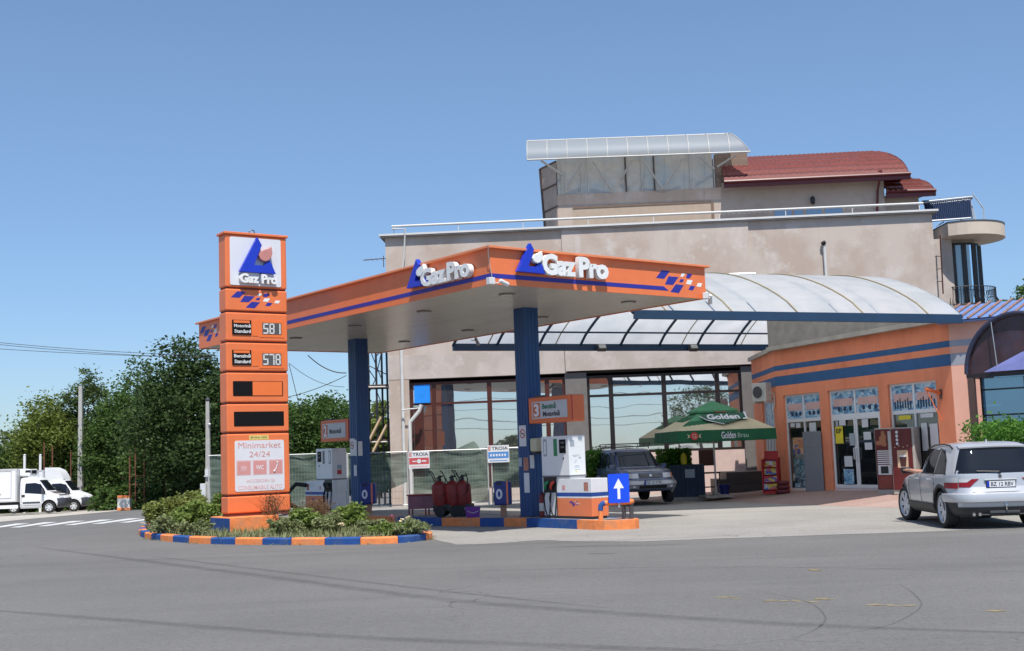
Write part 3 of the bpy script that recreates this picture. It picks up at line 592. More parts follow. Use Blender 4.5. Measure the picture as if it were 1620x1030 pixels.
# ------------------------------------------------------------------ fuel dispensers
PUMPW = mat('dispenser_white', (.74, .75, .75), .35, var=.04, dirt=(.5, .49, .45), dscale=2, damt=.25)
PO = mat('dispenser_orange', (.78, .22, .09), .4, var=.05); PB = mat('dispenser_blue', (.02, .07, .30), .4); TRIMG = mat('trim_grey', (.16, .16, .17), .5)
GREENN = mat('nozzle_green', (.01, .22, .08), .4); REDN = mat('nozzle_red', (.55, .05, .03), .4)
def dispenser(loc, label, flip, number):
    """near-left corner at loc; x = width, y = length. flip: tall cabinet at the near end"""
    t = thing('fuel_dispenser', label, 'fuel dispenser', loc, CRZ, 'fuel dispensers on the island')
    w_, Ln = .47, 1.66
    Y = (lambda a, b: (Ln - b, Ln - a)) if flip else (lambda a, b: (a, b))
    def bx(nm, m, x0, x1, ya, yb, z0, z1, par=t, bev=.008):
        a, b = Y(ya, yb); mb = MB(); mb.box(x0, x1, a, b, z0, z1); return mb.build(nm, m, par, bevel=bev)
    bx('base_frame', DGREY, .03, w_ - .03, .03, Ln - .03, .0, .05)
    bx('lower_housing', PO, 0, w_, 0, 1.18, .05, .44); bx('white_band', PUMPW, -.001, w_ + .001, -.001, 1.181, .44, .475, bev=.002); bx('blue_band', PB, -.002, w_ + .002, -.002, 1.182, .475, .555, bev=.002)
    bx('upper_skirt', PUMPW, 0, w_, 0, 1.18, .555, .86)
    cab = bx('cabinet', PUMPW, -.0, w_, .70, Ln, .93, 1.80)
    bx('neck', PUMPW, .01, w_ - .01, .71, 1.17, .86, .93); bx('trim_line', TRIMG, -.004, w_ + .004, .69, Ln + .004, .90, .932, bev=0)
    bx('hose_panel', PUMPW, .02, w_ - .02, 1.19, Ln - .01, .05, .56); bx('bay_housing', PUMPW, .12, w_, 1.182, Ln, .56, .90); bx('nozzle_bay', BLACK, .0, .118, 1.185, Ln - .03, .56, .90); bx('bay_cheek', PUMPW, .0, .118, Ln - .028, Ln, .56, .90)
    ce = bx('vertical_seam', BLACK, -.003, .004, 1.16, 1.178, .05, .86, bev=0)
    # display side (x = 0)
    def side(nm, m, ya, yb, z0, z1, th=.008, par=cab):
        a, b = Y(ya, yb); mb = MB(); mb.box(-th, 0, a, b, z0, z1); return mb.build(nm, m, par)
    side('display', LED, .80, 1.02, 1.42, 1.72); side('display_digits', DIM, .84, .96, 1.63, 1.67, .011); side('display_digits', DIM, .84, .96, 1.53, 1.57, .011)
    side('grade_strip', GREENN if not flip else TRIMG, 1.10, 1.22, 1.36, 1.74, .005); side('grade_strip', mat('grade_grey', (.30, .34, .36), .5), 1.46, 1.58, 1.36, 1.74, .005); side('grade_panel', PUMPW, 1.49, 1.55, 1.41, 1.69, .008)
    side('lock', BLACK, .88, .91, 1.28, 1.33)
    side('sticker', NOTBRN, .10, .24, .60, .78, .004, t); side('sticker', PINK, .88, .97, .62, .72, .004, t)
    for i, c in enumerate((REDN, GREENN)):
        a, b = Y(1.27 + i * .2, 1.31 + i * .2); ym = (a + b) / 2; q = -1 if flip else 1
        mb = MB(); mb.tube([(-.03, ym - .08 * q, .80), (-.06, ym - .03 * q, .77), (-.05, ym + .03 * q, .69), (-.02, ym + .04 * q, .62)], [.028, .04, .032, .02], 8); n_ = mb.build('nozzle', c if not flip else BLACK, t, smooth=50)
        mb = MB(); mb.tube([(-.04, ym + .02, .62), (-.07, ym + .05, .45), (-.09, ym, .2), (-.08, ym - .05, .07), (-.06, ym - .12, .06), (-.05, ym - .14, .3), (-.03, ym - .15, .55)], .017, 6); mb.build('hose', RUBBER, t, smooth=60)
    # printed notices on the end wall of the cabinet
    a, b = Y(.70, .70); ye = .70 if not flip else 0; mb = MB()
    if not flip:
        mb.box(.04, .16, ye - .003, ye, 1.56, 1.70); mb.build('notice', NOTGREY, cab)
        s_ = thing; k = random.Random(5); mb = MB()
        for j, (zz, xx0, xx1) in enumerate(((1.36, .10, .30), (1.33, .12, .22), (1.25, .16, .22), (1.21, .14, .2), (1.13, .16, .28), (1.10, .14, .3), (1.05, .15, .3))): mb.box(xx0, xx1, ye - .002, ye, zz, zz + .012)
        for xx in (.27, .31): mb.box(xx, xx + .028, ye - .0025, ye, 1.29, 1.33)
        mb.build('printed_notice', NOTGREY, cab); mb = MB(); mb.box(.17, .21, ye - .003, ye, .99, 1.03); mb.build('sticker', YEL, cab)
        checks(t, .0 + .0, .0, 0, 0, 0) if False else None
    else:
        mb = MB(); mb.box(.16, .30, -.004, 0, 1.05, 1.18); mb.build('sticker', NOTRED, cab); mb = MB(); mb.box(.16, .30, -.004, 0, 1.2, 1.32); mb.build('sticker', NOTGREY, cab)
    pre = RZ(-math.pi / 2); c0, c1 = Y(.40, .75); em = checks(t, -c1, -c0, .27, .38, 0, pre=pre)
    return t
K = G(937.5, 815.5, .2); kl = cf.I @ K
kx = 2.98; ky = kl.y
for _ in range(20):                                            # slide along the island until the corner sits where measured
    p = cl(kx, ky, .2)
    px_ = 810 + FPX * ((p - Vector((0, 0, CAM_H))).dot(_R)) / ((p - Vector((0, 0, CAM_H))).dot(_F)); ky += (px_ - 937.5) / 70
d3 = dispenser(cl(kx, ky, .2), 'white and orange fuel pump beside the near column, with a red and a green nozzle', False, '3')
d3b = (kx, ky)
ky2 = 12.0
for _ in range(30):
    p = cl(3.0, ky2, .2); px_ = 810 + FPX * ((p - Vector((0, 0, CAM_H))).dot(_R)) / ((p - Vector((0, 0, CAM_H))).dot(_F)); ky2 += (px_ - 527) / 60
d2 = dispenser(cl(3.0, ky2, .2), 'white fuel pump beside the far column, with a black hose looping out', True, '2')
mb = MB(); mb.tube([(-.05, 1.5, .75), (-.25, 1.75, .8), (-.45, 1.9, .55), (-.42, 1.85, .2), (-.2, 1.6, .05)], .06, 8); mb.build('hose_loop', RUBBER, d2, smooth=60)

# number signs above the pumps
def numsign(x, y, z0, z1, w_, ln, num, lines, label):
    t = thing('pump_number_sign', label, 'sign', cl(x, y, 0), CRZ, 'numbered signs over the pumps')
    mb = MB(); mb.box(0, w_, 0, ln, z0, z1); mb.build('sign_box', mat('sign_orange', (.72, .16, .05), .45, var=.05), t, bevel=.025)
    mb = MB(); mb.box(-.006, .012, -.006, .012, z0 + .02, z1 - .02); mb.build('edge_trim', NOTRED, t)
    pre = RZ(-math.pi / 2); pl = plate(t, 'sign_face', (-ln + .14, -.16, z0 + .10, z1 - .10), 0, mat('sign_face_grey', (.50, .51, .54), .4, var=.04), .01, pre=pre)
    h = z1 - z0; q = plate(pl, 'number_tile', (-ln + .18, -ln + .44, z0 + .13, z1 - .13), -.010, mat('tile_orange', (.55, .15, .07), .5), .004, pre=pre)
    fit_text('number', num, (-ln + .22, -ln + .40, z0 + .15, z1 - .15), -.014, PANEL, q, fat=.03, ext=.002, pre=pre)
    if len(lines) == 2:
        fit_text('lettering', lines[0], (-ln + .52, -.55, z0 + h * .53, z0 + h * .75), -.010, mat('text_green', (.01, .15, .09), .5), pl, fat=.03, ext=.002, pre=pre)
        fit_text('lettering', lines[1], (-ln + .54, -.42, z0 + h * .24, z0 + h * .45), -.010, BLACK, pl, fat=.03, ext=.002, pre=pre)
    else: fit_text('lettering', lines[0], (-ln + .56, -.42, z0 + h * .36, z0 + h * .60), -.010, BLACK, pl, fat=.03, ext=.002, pre=pre)
    mb = MB(); mb.box(w_ * .35, w_ * .65, ln * .75, ln * .95, z1, z1 + .05); mb.box(w_, w_ + .1, ln * .8, ln * .95, z0 + .2, z1 - .2); mb.build('bracket', DGREY, t)
    return t
def solve_y(x, z, tx, y=3.0):
    for _ in range(40):
        p = cl(x, y, z) - Vector((0, 0, CAM_H)); y += (810 + FPX * p.dot(_R) / p.dot(_F) - tx) / 55
    return y
def pz(x, y, tz):                                              # height of pixel row tz at canopy-local (x, y)
    p = cl(x, y, 0); a, b = 0.0, 10.0
    for _ in range(40):
        m_ = (a + b) / 2; q = Vector((p.x, p.y, m_ - CAM_H)); yy = 515 - FPX * q.dot(_U) / q.dot(_F)
        if yy > tz: a = m_
        else: b = m_
    return a
y0 = solve_y(2.99, 2.6, 905); y1 = solve_y(2.99, 2.6, 836)
numsign(2.99, y0, pz(2.99, y0, 666), pz(2.99, y0, 623.5), .36, y1 - y0, '3', ('Benzină', 'Motorină'), 'orange box sign reading 3 Benzină Motorină on the near column')
y1 = solve_y(3.15, 2.6, 507); y0 = y1 - 1.65
numsign(3.15, y0, pz(3.15, y0, 697), pz(3.15, y0, 662), .36, y1 - y0, '2', ('Motorină',), 'orange box sign reading 2 Motorină behind the far column')

# guard rail and arrow sign on the nose of the island
rail = thing('guard_rail', 'low orange tube guard rail round the nose of the pump island', 'guard rail', cl(3.2, .0, .195), CRZ)
mb = MB(); mb.tube([(-.38, .22, 0), (-.38, .22, .22)], .05, 12); mb.build('post', ORANGE_K, rail, smooth=50)
mb = MB(); mb.tube([(-.38, .22, .20), (-.375, .215, .30), (-.35, .19, .34), (-.3, .16, .355)], .055, 12); mb.build('elbow', BLUE_K, rail, smooth=50)
mb = MB(); mb.tube([(-.31, .165, .355), (.0, -.02, .36), (.18, -.12, .36), (.27, -.05, .36), (.34, .08, .36), (.35, .30, .36)], .055, 12); mb.build('top_rail', ORANGE_K, rail, smooth=50)
mb = MB(); mb.tube([(.20, -.10, 0), (.20, -.10, .32)], .045, 10); mb.build('post', DGREY, rail, smooth=50); mb = MB(); mb.tube([(.35, .30, 0), (.35, .30, .34)], .045, 10); mb.build('post', DGREY, rail, smooth=50)
ac = W(963.5, 795, 25.95); arz = R(14); af = Frame((ac.x, ac.y, 0), arz)
arr = thing('arrow_sign', 'blue square sign with white upward arrow on the pump guard rail', 'sign', (ac.x, ac.y, 0), arz)
x0, x1, z0, z1 = 0, af.hit(995.5, 770).x, af.hit(980, 795.5).z, af.hit(980, 749.5).z
mb = MB(); mb.front(rrect(x0, x1, z0, z1, .03), 0, .025); mb.build('sign_plate', mat('arrow_blue', (.005, .07, .72), .4, var=.04), arr)
mw_, mh_ = x1 - x0, z1 - z0; q = lambda a, b: (x0 + a * mw_, z0 + b * mh_)
mb = MB(); mb.front([q(.42, .13), q(.55, .13), q(.55, .5), q(.74, .5), q(.49, .84), q(.24, .5), q(.42, .5)], -.004, 0); mb.build('arrow', WHITE, arr)
mb = MB(); mb.box(mw_ / 2 - .02, mw_ / 2 + .02, .025, .055, z0 - .1, z1 - .08); mb.build('bracket', STEEL, arr)

# litter bins
def bin_(x, y, rz, label, z=.195):
    t = thing('litter_bin', label, 'bin', cl(x, y, z), rz, 'blue litter bins on the island')
    mb = MB(); mb.box(-.2, .2, -.14, .14, .27, .82); mb.build('body', mat('bin_blue', (.012, .03, .20), .45, var=.1), t, bevel=.04)
    mb = MB(); mb.box(.09, .13, -.147, -.140, .28, .82); mb.build('orange_strip', ORANGE, t)
    mb = MB(); mb.box(-.15, .0, -.1, .1, .825, .835); mb.box(-.14, -.02, -.150, -.141, .74, .79); mb.build('opening', BLACK, t)
    mb = MB(); mb.front([(-.08 + .075 * math.cos(a), .53 + .12 * math.sin(a)) for a in [i * math.pi / 10 for i in range(20)]], -.149, -.140); e = mb.build('oval_emblem', PANEL, t)
    mb = MB(); mb.front([(-.08 + .03 * math.cos(a), .53 + .07 * math.sin(a)) for a in [i * math.pi / 8 for i in range(16)]], -.154, -.149); mb.build('emblem_centre', mb and mat('bin_blue', (0, 0, 0)), e)
    mb = MB(); mb.box(-.07, .07, -.06, .06, 0, .28); mb.build('post', mat('bin_post', (.40, .20, .12), .7, var=.2), t, bevel=.008)
    return t
b1 = cf.I @ G(797, 817, .2); bin_(b1.x, b1.y, R(-4), 'blue litter bin just left of the near column')
b2 = cf.I @ G(583, 812.5, .2); bin_(2.55, solve_y(2.55, .2, 584, 9), R(-4), 'blue litter bin against the far column')

# wheeled extinguishers, sand box, tub, small extinguisher, light box
RED = mat('red_paint', (.20, .012, .010), .5, var=.25); DRED = mat('dark_red_paint', (.25, .018, .014), .5, var=.2); PURP = mat('purple_plastic', (.16, .03, .26), .45, var=.08); PANELG = mat('faded_maroon', (.24, .085, .11), .5, var=.15)
def trolley(px, py, rz, label):
    p = G(px, py, .2); t = thing('wheeled_extinguisher', label, 'fire extinguisher', p, rz, 'wheeled fire extinguishers on the island')
    mb = MB(); mb.lathe([(.05, .14), (.16, .15), (.19, .20), (.20, .70), (.19, .76), (.12, .82), (.06, .86)], n=20, M=RY(R(-4))); mb.build('cylinder', RED, t, smooth=35)
    mb = MB(); mb.box(-.19, .19, -.17, .17, .12, .30); mb.build('carriage', BLACK, t, bevel=.03)
    mb = MB(); mb.lathe([(.05, .84), (.05, .90), (.035, .94), (.035, .99)], (-.05, 0, 0), n=12); mb.tube([(-.12, 0, .93), (.04, 0, .97)], .02, 6); mb.build('valve', BLACK, t)
    mb = MB(); mb.tube([(-.12, .0, .75), (-.28, .02, 1.06), (-.33, .03, 1.10), (-.33, .2, 1.10), (-.28, .2, 1.06), (-.12, .16, .75)], .014, 6); mb.build('handle', BLACK, t)
    mb = MB(); mb.tube([(.05, -.02, 1.03), (.12, -.1, .9), (.14, -.13, .6), (.05, -.17, .5), (-.03, -.16, .62)], .014, 6); mb.build('hose', RUBBER, t, smooth=60)
    mb = MB(); mb.tube([(0, -.21, .13), (0, .21, .13)], .014, 6); mb.box(-.05, .05, -.12, .12, .1, .18); mb.build('axle', BLACK, t)
    for s in (-1, 1):
        mb = MB(); mb.lathe([(.05, -.03), (.125, -.03), (.135, -.015), (.135, .015), (.125, .03), (.05, .03)], (0, s * .22, .135), 20, M=RX(R(90))); mb.build('wheel', RUBBER, t, smooth=35)
    return t
trolley(700, 817.5, R(-12), 'red wheeled fire extinguisher next to the maroon sand box')
trolley(720, 817, R(4), 'middle red wheeled fire extinguisher of the three')
trolley(736, 816.5, R(-18), 'red wheeled fire extinguisher nearest the purple tub')
p = G(646, 817, .2); sb = thing('sand_box', 'maroon metal sand box on legs with dark lid beside the red extinguishers', 'sand box', p, R(-8))
mb = MB(); mb.box(0, .92, 0, .45, .17, .50); mb.build('box', PANELG, sb, bevel=.01); mb = MB(); mb.box(-.03, .95, -.03, .48, .50, .53); mb.build('lid', DRED, sb, bevel=.006)
mb = MB(); mb.box(.40, .41, -.004, 0, .17, .5); mb.build('panel_seam', DRED, sb)
for x in (.02, .44, .88):
    for y in (.02, .41): mb = MB(); mb.box(x - .015, x + .015, y - .015, y + .015, 0, .17); mb.build('leg', DRED, sb)
mb = MB(); mb.lathe([(.1, 0), (.12, -.03)], (0, 0, 0), 8) if False else None
p = G(748, 818, .2); tb_ = thing('plastic_tub', 'purple plastic tub on the island by the red extinguishers', 'tub', p, R(5))
mb = MB(); mb.v = []; a = [(-.15, -.1), (.15, -.1), (.15, .12), (-.15, .12)]; b_ = [(-.18, -.13), (.18, -.13), (.18, .15), (-.18, .15)]; c_ = [(-.165, -.115), (.165, -.115), (.165, .135), (-.165, .135)]
mb.add([Vector((x, y, 0)) for x, y in a] + [Vector((x, y, .24)) for x, y in b_] + [Vector((x, y, .24)) for x, y in c_] + [Vector((x * .9, y * .9, .02)) for x, y in a], [(3, 2, 1, 0)] + [(i, (i + 1) % 4, 4 + (i + 1) % 4, 4 + i) for i in range(4)] + [(4 + i, 4 + (i + 1) % 4, 8 + (i + 1) % 4, 8 + i) for i in range(4)] + [(8 + i, 8 + (i + 1) % 4, 12 + (i + 1) % 4, 12 + i) for i in range(4)] + [(12, 13, 14, 15)])
mb.build('tub_shell', PURP, tb_)
mb = MB(); mb.tube([(-.19, 0, .21), (-.1, -.16, .13), (.0, -.18, .1), (.1, -.16, .13), (.19, 0, .21)], .006, 6); mb.build('handle', OFFWHITE, tb_)
p = cl(2.84, 3.0, .195); fe = thing('fire_extinguisher', 'small red fire extinguisher standing at the foot of the near column', 'fire extinguisher', cl(3.2, 2.62, .195))
mb = MB(); mb.lathe([(.07, 0), (.085, .02), (.085, .42), (.06, .50), (.03, .53)], n=16); mb.build('cylinder', RED, fe, smooth=35); mb = MB(); mb.lathe([(.0865, .14), (.0865, .32)], n=16); mb.build('label_band', OFFWHITE, fe)
mb = MB(); mb.tube([(-.05, 0, .55), (.07, 0, .57)], .015, 6); mb.tube([(.02, 0, .55), (.1, 0, .5), (.1, 0, .2)], .012, 6); mb.tube([(0, 0, .52), (0, 0, .56)], .02, 6); mb.build('valve', BLACK, fe)
lb = thing('towel_dispenser', 'rounded cream towel dispenser fixed to the near column', 'dispenser', cl(3.22, 2.72, 0), CRZ)
y_ = 2.72; za, zb_ = pz(3.22, y_, 718), pz(3.22, y_, 693)
mb = MB(); mb.box(-.15, .17, -.09, .15, za + .05, zb_); mb.build('housing', mat('cream_plastic', (.52, .48, .33), .45, var=.05), lb, bevel=.04, seg=3); mb = MB(); mb.box(-.13, .15, -.08, .1, za, za + .05); mb.build('tray', BLACK, lb, bevel=.01)
# ------------------------------------------------------------------ the large rendered building
BRZ = math.atan2(-1.1, 20.3); BL = Vector((-4.68, 46, -.12)); bf = Frame(BL, BRZ); Z0 = .12
def stucco(name, c, c2, c3, s=.35, streak=.5):
    m = bpy.data.materials.new(name); m.use_nodes = True; nt = m.node_tree; N = nt.nodes; L = nt.links; b = N['Principled BSDF']; tc = N.new('ShaderNodeTexCoord'); P = tc.outputs['Object']
    def noise(sc_, d, r, v=P):
        n = N.new('ShaderNodeTexNoise'); n.inputs['Scale'].default_value = sc_; n.inputs['Detail'].default_value = d; n.inputs['Roughness'].default_value = r; L.new(v, n.inputs['Vector']); return n.outputs[0]
    def mapr(x, a, b_, c_=0, d_=1):
        r = N.new('ShaderNodeMapRange'); L.new(x, r.inputs[0])
        for i, q in enumerate((a, b_, c_, d_)): r.inputs[1 + i].default_value = q
        return r.outputs[0]
    def mix(f, A, B):
        x = N.new('ShaderNodeMix'); x.data_type = 'RGBA'; L.new(f, x.inputs['Factor'])
        for k, q in (('A', A), ('B', B)):
            if isinstance(q, tuple): x.inputs[k].default_value = q + (1,)
            else: L.new(q, x.inputs[k])
        return x.outputs['Result']
    o = mix(mapr(noise(s, 7, .62), .44, .56), c, c2)
    o = mix(mapr(noise(s * 2.3, 8, .7), .53, .64, 0, .85), o, c3)
    mp = N.new('ShaderNodeMapping'); mp.inputs['Scale'].default_value = (1.6, 1.6, .12); L.new(P, mp.inputs[0])
    o = mix(mapr(noise(1.3, 5, .6, mp.outputs[0]), .55, .75, 0, streak), o, tuple(x * .72 for x in c))
    o = mix(mapr(noise(6, 6, .7), .62, .75, 0, .35), o, tuple(min(1, x * 1.2) for x in c2))
    L.new(o, b.inputs['Base Color']); b.inputs['Roughness'].default_value = .92; b.inputs['Specular IOR Level'].default_value = .2
    bp = N.new('ShaderNodeBump'); bp.inputs['Strength'].default_value = .35; bp.inputs['Distance'].default_value = .02; L.new(noise(25, 5, .7), bp.inputs['Height']); L.new(bp.outputs[0], b.inputs['Normal'])
    _mats[name] = m; return m
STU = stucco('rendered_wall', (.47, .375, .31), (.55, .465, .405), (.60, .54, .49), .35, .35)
STU2 = stucco('rendered_wall_pale', (.47, .40, .35), (.55, .475, .425), (.59, .52, .47), .6, .35)
PIER = mat('pier_grey', (.17, .155, .145), .85, var=.12); CORN = mat('cornice_white', (.66, .65, .62), .6, var=.06)
MULL = mat('mullion_brown', (.075, .022, .016), .35, var=.1); MULD = mat('mullion_dark', (.018, .012, .012), .35)
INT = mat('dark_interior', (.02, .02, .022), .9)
GL = glass_mat('facade_glass', (.11, .105, .10), .012, .03, .68, .07, (.96, .99, 1.0))
GLB = glass_mat('facade_glass_blue', (.01, .02, .05), .02, .03, .25, .1, (.8, .9, 1))
bd = thing('rendered_building', 'large two storey building with blotchy beige render and wide reflecting shop windows', 'building', BL, BRZ)
BW, BH = 20.35, 10.08 + Z0; BBOT = 4.58 + Z0
mb = MB(); mb.box(0, 6.66, 0, .3, BBOT, BH - .12); mb.box(6.66, 13.6, -.07, .3, BBOT + .06, BH - .12); mb.box(13.6, BW, 0, .3, 3.6, BH - .12); mb.box(0, .3, .3, 14, 0, BH - .12); mb.box(BW - .3, BW, .3, 14, 0, BH - .12)
mb.box(.3, BW - .3, 13.7, 14, 0, BH - .12)
mb.build('upper_wall', STU, bd)
mb = MB(); mb.box(6.62, 13.55, -.12, -.072, BBOT + .06, BBOT + 1.05); mb.box(.0, 6.6, -.012, 0, BBOT, BBOT + .9); mb.build('lower_band', STU2, bd)
mb = MB(); mb.box(-.18, BW + .18, -.17, 14.1, BH - .12, BH - .02); mb.build('roof_slab', mat('slab_grey', (.22, .20, .19), .8), bd); mb = MB(); mb.box(-.2, BW + .2, -.19, -.172, BH - .07, BH); mb.build('white_edging', CORN, bd)
mb = MB(); mb.box(0, .76, .0, .5, 0, BBOT); mb.box(-.0, .3, .5, 13, 0, BBOT) if False else None; mb.build('pier', STU, bd)
mb = MB(); mb.box(6.58, 7.38, .02, .6, 0, BBOT); mb.build('pier', PIER, bd); mb = MB(); mb.box(13.06, 13.62, .02, .6, 0, BBOT); mb.build('pier', PIER, bd)
mb = MB(); mb.box(13.62, BW, .0, .3, 0, 3.6); mb.build('side_wall', STU, bd)
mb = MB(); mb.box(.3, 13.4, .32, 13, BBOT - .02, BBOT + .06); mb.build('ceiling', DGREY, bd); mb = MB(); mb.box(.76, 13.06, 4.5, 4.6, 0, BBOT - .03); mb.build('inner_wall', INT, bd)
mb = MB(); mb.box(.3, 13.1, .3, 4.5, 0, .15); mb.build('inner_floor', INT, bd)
mb = MB(); mb.box(.76, 6.58, .2, .4, 0, .62); mb.build('sill_wall', STU2, bd); mb = MB(); mb.box(7.38, 13.06, .1, .4, 0, 1.55 + Z0); mb.build('sill_wall', mat('pink_render', (.62, .47, .42), .9, var=.08, dirt=(.5, .4, .36)), bd)
def glazing(x0, x1, z0, z1, muls, transoms, wm, tm, m, nm, y=.22):
    rows = sorted([z0] + transoms + [z1]); cols = sorted([x0] + muls + [x1])
    fr = MB(); fr.box(x0, x0 + .1, y - .05, y + .05, z0, z1); fr.box(x1 - .1, x1, y - .05, y + .05, z0, z1)
    for a in muls: fr.box(a - wm / 2, a + wm / 2, y - .052, y + .052, z0, z1)
    for i in range(len(cols) - 1):
        a = cols[i] + (wm / 2 if i else .1); b = cols[i + 1] - (wm / 2 if i < len(cols) - 2 else .1)
        fr.box(a, b, y - .045, y + .045, z0, z0 + .08); fr.box(a, b, y - .045, y + .045, z1 - .10, z1)
        for t_z in transoms: fr.box(a, b, y - .045, y + .045, t_z - tm / 2, t_z + tm / 2)
    w_ = fr.build('window', m, bd); w_['label'] = nm
    for i in range(len(cols) - 1):
        for j in range(len(rows) - 1):
            mb = MB(); a, b, c, d = cols[i] + .02, cols[i + 1] - .02, rows[j] + .02, rows[j + 1] - .02; mb.box(a, b, y - .006, y + .006, c, d); mb.build('pane', GL, w_)
    return w_
zt = 4.45 + Z0
wl = glazing(.78, 6.58, .62, zt, [1.66, 3.74, 5.9], [3.64 + Z0], .17, .08, MULL, 'brown framed shop window'); wr = glazing(7.38, 13.06, 1.56 + Z0, zt, [8.26, 10.22, 12.18], [3.70 + Z0], .17, .09, MULD, 'dark framed shop window')
mb = MB(); mb.box(.93, 1.52, .12, .16, 3.68 + Z0, 4.36 + Z0); mb.build('blue_panel', mat('bright_blue_panel', (.02, .27, .85), .4), bd)
mb = MB(); mb.box(.9, 1.25, .15, .165, .7, 3.55 + Z0); mb.build('brown_panel', MULL, bd)
# railing of pipes along the roof edge
mb = MB(); mb.tube([(.27, -.05, BH + .30), (BW - .3, -.05, BH + .26)], .045, 8); rl = mb.build('roof_rail', CORN, bd, smooth=50)
for i in range(9):
    x = .35 + i * (BW - .8) / 8; mb = MB(); mb.tube([(x, -.05, BH - .02), (x, -.05, BH + .28)], .018, 6); mb.build('post', CORN, rl)
# downpipes
PIPE = mat('pipe_white', (.62, .61, .58), .5, var=.08)
mb = MB(); mb.tube([(.30, -.1, BH + .2), (.80, -.22, BH + .15), (.72, -.14, 9.3), (.55, -.1, 8.2), (.5, -.1, 7.2)], .035, 6); mb.build('vent_pipe', PIPE, bd, smooth=50)
mb = MB(); mb.tube([(.52, -.07, 7.0), (.52, -.07, 0)], .065, 10); mb.build('downpipe', PIPE, bd, smooth=50)
mb = MB(); mb.tube([(.5, -.3, 3.55), (1.25, -.35, 3.6)], .03, 6); mb.tube([(1.25, -.35, 3.72), (1.18, -.35, 3.5), (.82, -.35, 3.1), (.80, -.35, 2.6), (.80, -.35, .1)], .07, 8); mb.build('vent_elbow', PIPE, bd, smooth=50)
x, y, z = bf.hit(1303, 387); zb = bf.hit(1305, 445).z
mb = MB(); mb.tube([(x, -.1, z), (x, -.1, zb)], .055, 8); vp = mb.build('vent_pipe', PIPE, bd, smooth=50); mb = MB(); mb.tube([(x, -.1, z), (x - .05, -.14, z + .08)], .09, 8); mb.build('cowl', BLACK, vp)
a, b = bf.hit(1120, 436), bf.hit(1194, 434); mb = MB(); mb.tube([(a.x - 1, -.25, a.z), (b.x, -.25, b.z)], .03, 6); mb.build('conduit', STEEL, bd)
a, b = bf.hit(574, 411), bf.hit(608, 408); mb = MB(); mb.tube([(a.x, .1, a.z), (0, .1, b.z)], .018, 6)
mb.tube([(b.x - .05, .1, a.z - .3), (b.x - .05, .1, b.z + .1)], .015, 5)
for k in range(5): q = a.x + .15 + k * .18; mb.tube([(q, -.15, a.z), (q, .35, a.z)], .008, 4)
an = mb.build('antenna', MULL, bd)
# render band lines and scars
mb = MB(); x = bf.hit(913, 370).x; mb.box(x - .1, x + .1, -.074, -.07, 5.6, BH - .4); mb.build('pale_strip', STU2, bd)

# --- set-back top storey
PYo = 5.0
def ph(px, py, d=0.0): return bf.hit(px, py, PYo + d)
xa, xb = ph(880, 300).x, ph(1458, 320).x; ztop = ph(1150, 293).z
mb = MB(); g1 = ph(1142, 300).x
mb.box(xa, g1, PYo, PYo + .3, BH - .1, ph(1000, 303).z); mb.box(g1, ph(1398, 290).x, PYo - .004, PYo + .3, BH - .1, ztop + .1); mb.box(ph(1398, 290).x, xb, PYo + .4, PYo + .7, BH - .1, ph(1440, 305).z)
mb.box(xa, xa + .3, PYo + .3, 12, BH - .1, 14); mb.box(xb - .3, xb, PYo + .7, 12, BH - .1, ph(1440, 305).z); mb.box(ph(1398, 290).x - .3, ph(1398, 290).x, PYo + .3, 12, BH - .1, ztop + .1)
mb.box(xa + .3, xb - .3, 11.7, 12, BH - .1, 12.5)
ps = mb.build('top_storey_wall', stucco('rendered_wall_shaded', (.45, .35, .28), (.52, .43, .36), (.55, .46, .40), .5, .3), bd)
r_ = (ph(906, 331).x, ph(1125, 331).x, BH - .05, ph(1000, 326).z); mb = MB(); mb.box(r_[0], r_[1], PYo - .03, PYo, r_[3], r_[3] + .06); mb.box(r_[1], r_[1] + .12, PYo - .02, PYo, BH, r_[3]); mb.build('ledge', mat('ledge_brown', (.20, .13, .09), .8), ps)
mb = MB(); mb.box(r_[0], r_[1], PYo - .005, PYo, BH - .05, r_[3]); mb.build('opening_panel', mat('panel_tan', (.42, .33, .25), .8, var=.1), ps)
for a, b in ((1225, 1252), (1256, 1270), (1275, 1300), (1305, 1332)):
    q0, q1 = ph(a, 332).x, ph(b, 332).x; mb = MB(); mb.box(q0, q1, PYo - .02, PYo - .006, BH, ph(1270, 331.5).z); mb.build('window', GLB, ps)
# brown sheet-clad side
BRS = mat('brown_sheet', (.085, .055, .045), .5, var=.15); mb = MB(); e0, e1 = ph(853, 257), ph(858, 350)
rows = [[Vector((e0.x + .18 * (k / 8), PYo + 1.2, 13.9 - (13.9 - BH + .1) * k / 8)), Vector((xa + .02, PYo - .03, 13.9 - (13.9 - BH + .1) * k / 8))] for k in range(9)]
mb.grid(rows); rows2 = [[r[0], Vector((xa, PYo + 1.6, r[0].z))] for r in rows]; mb.grid(rows2); sd = mb.build('clad_side', mat('cladding_panel', (.42, .33, .27), .7), bd)
mb = MB()
for k in (0, 2, 4, 6, 8): p, q = rows[k]; mb.tube([p + Vector((0, -.02, 0)), q + Vector((0, -.02, 0))], .04, 5)
for k in range(8): mb.tube([rows[k][0], rows[k + 1][0]], .07, 5)
mb.build('cladding_rail', BRS, sd)
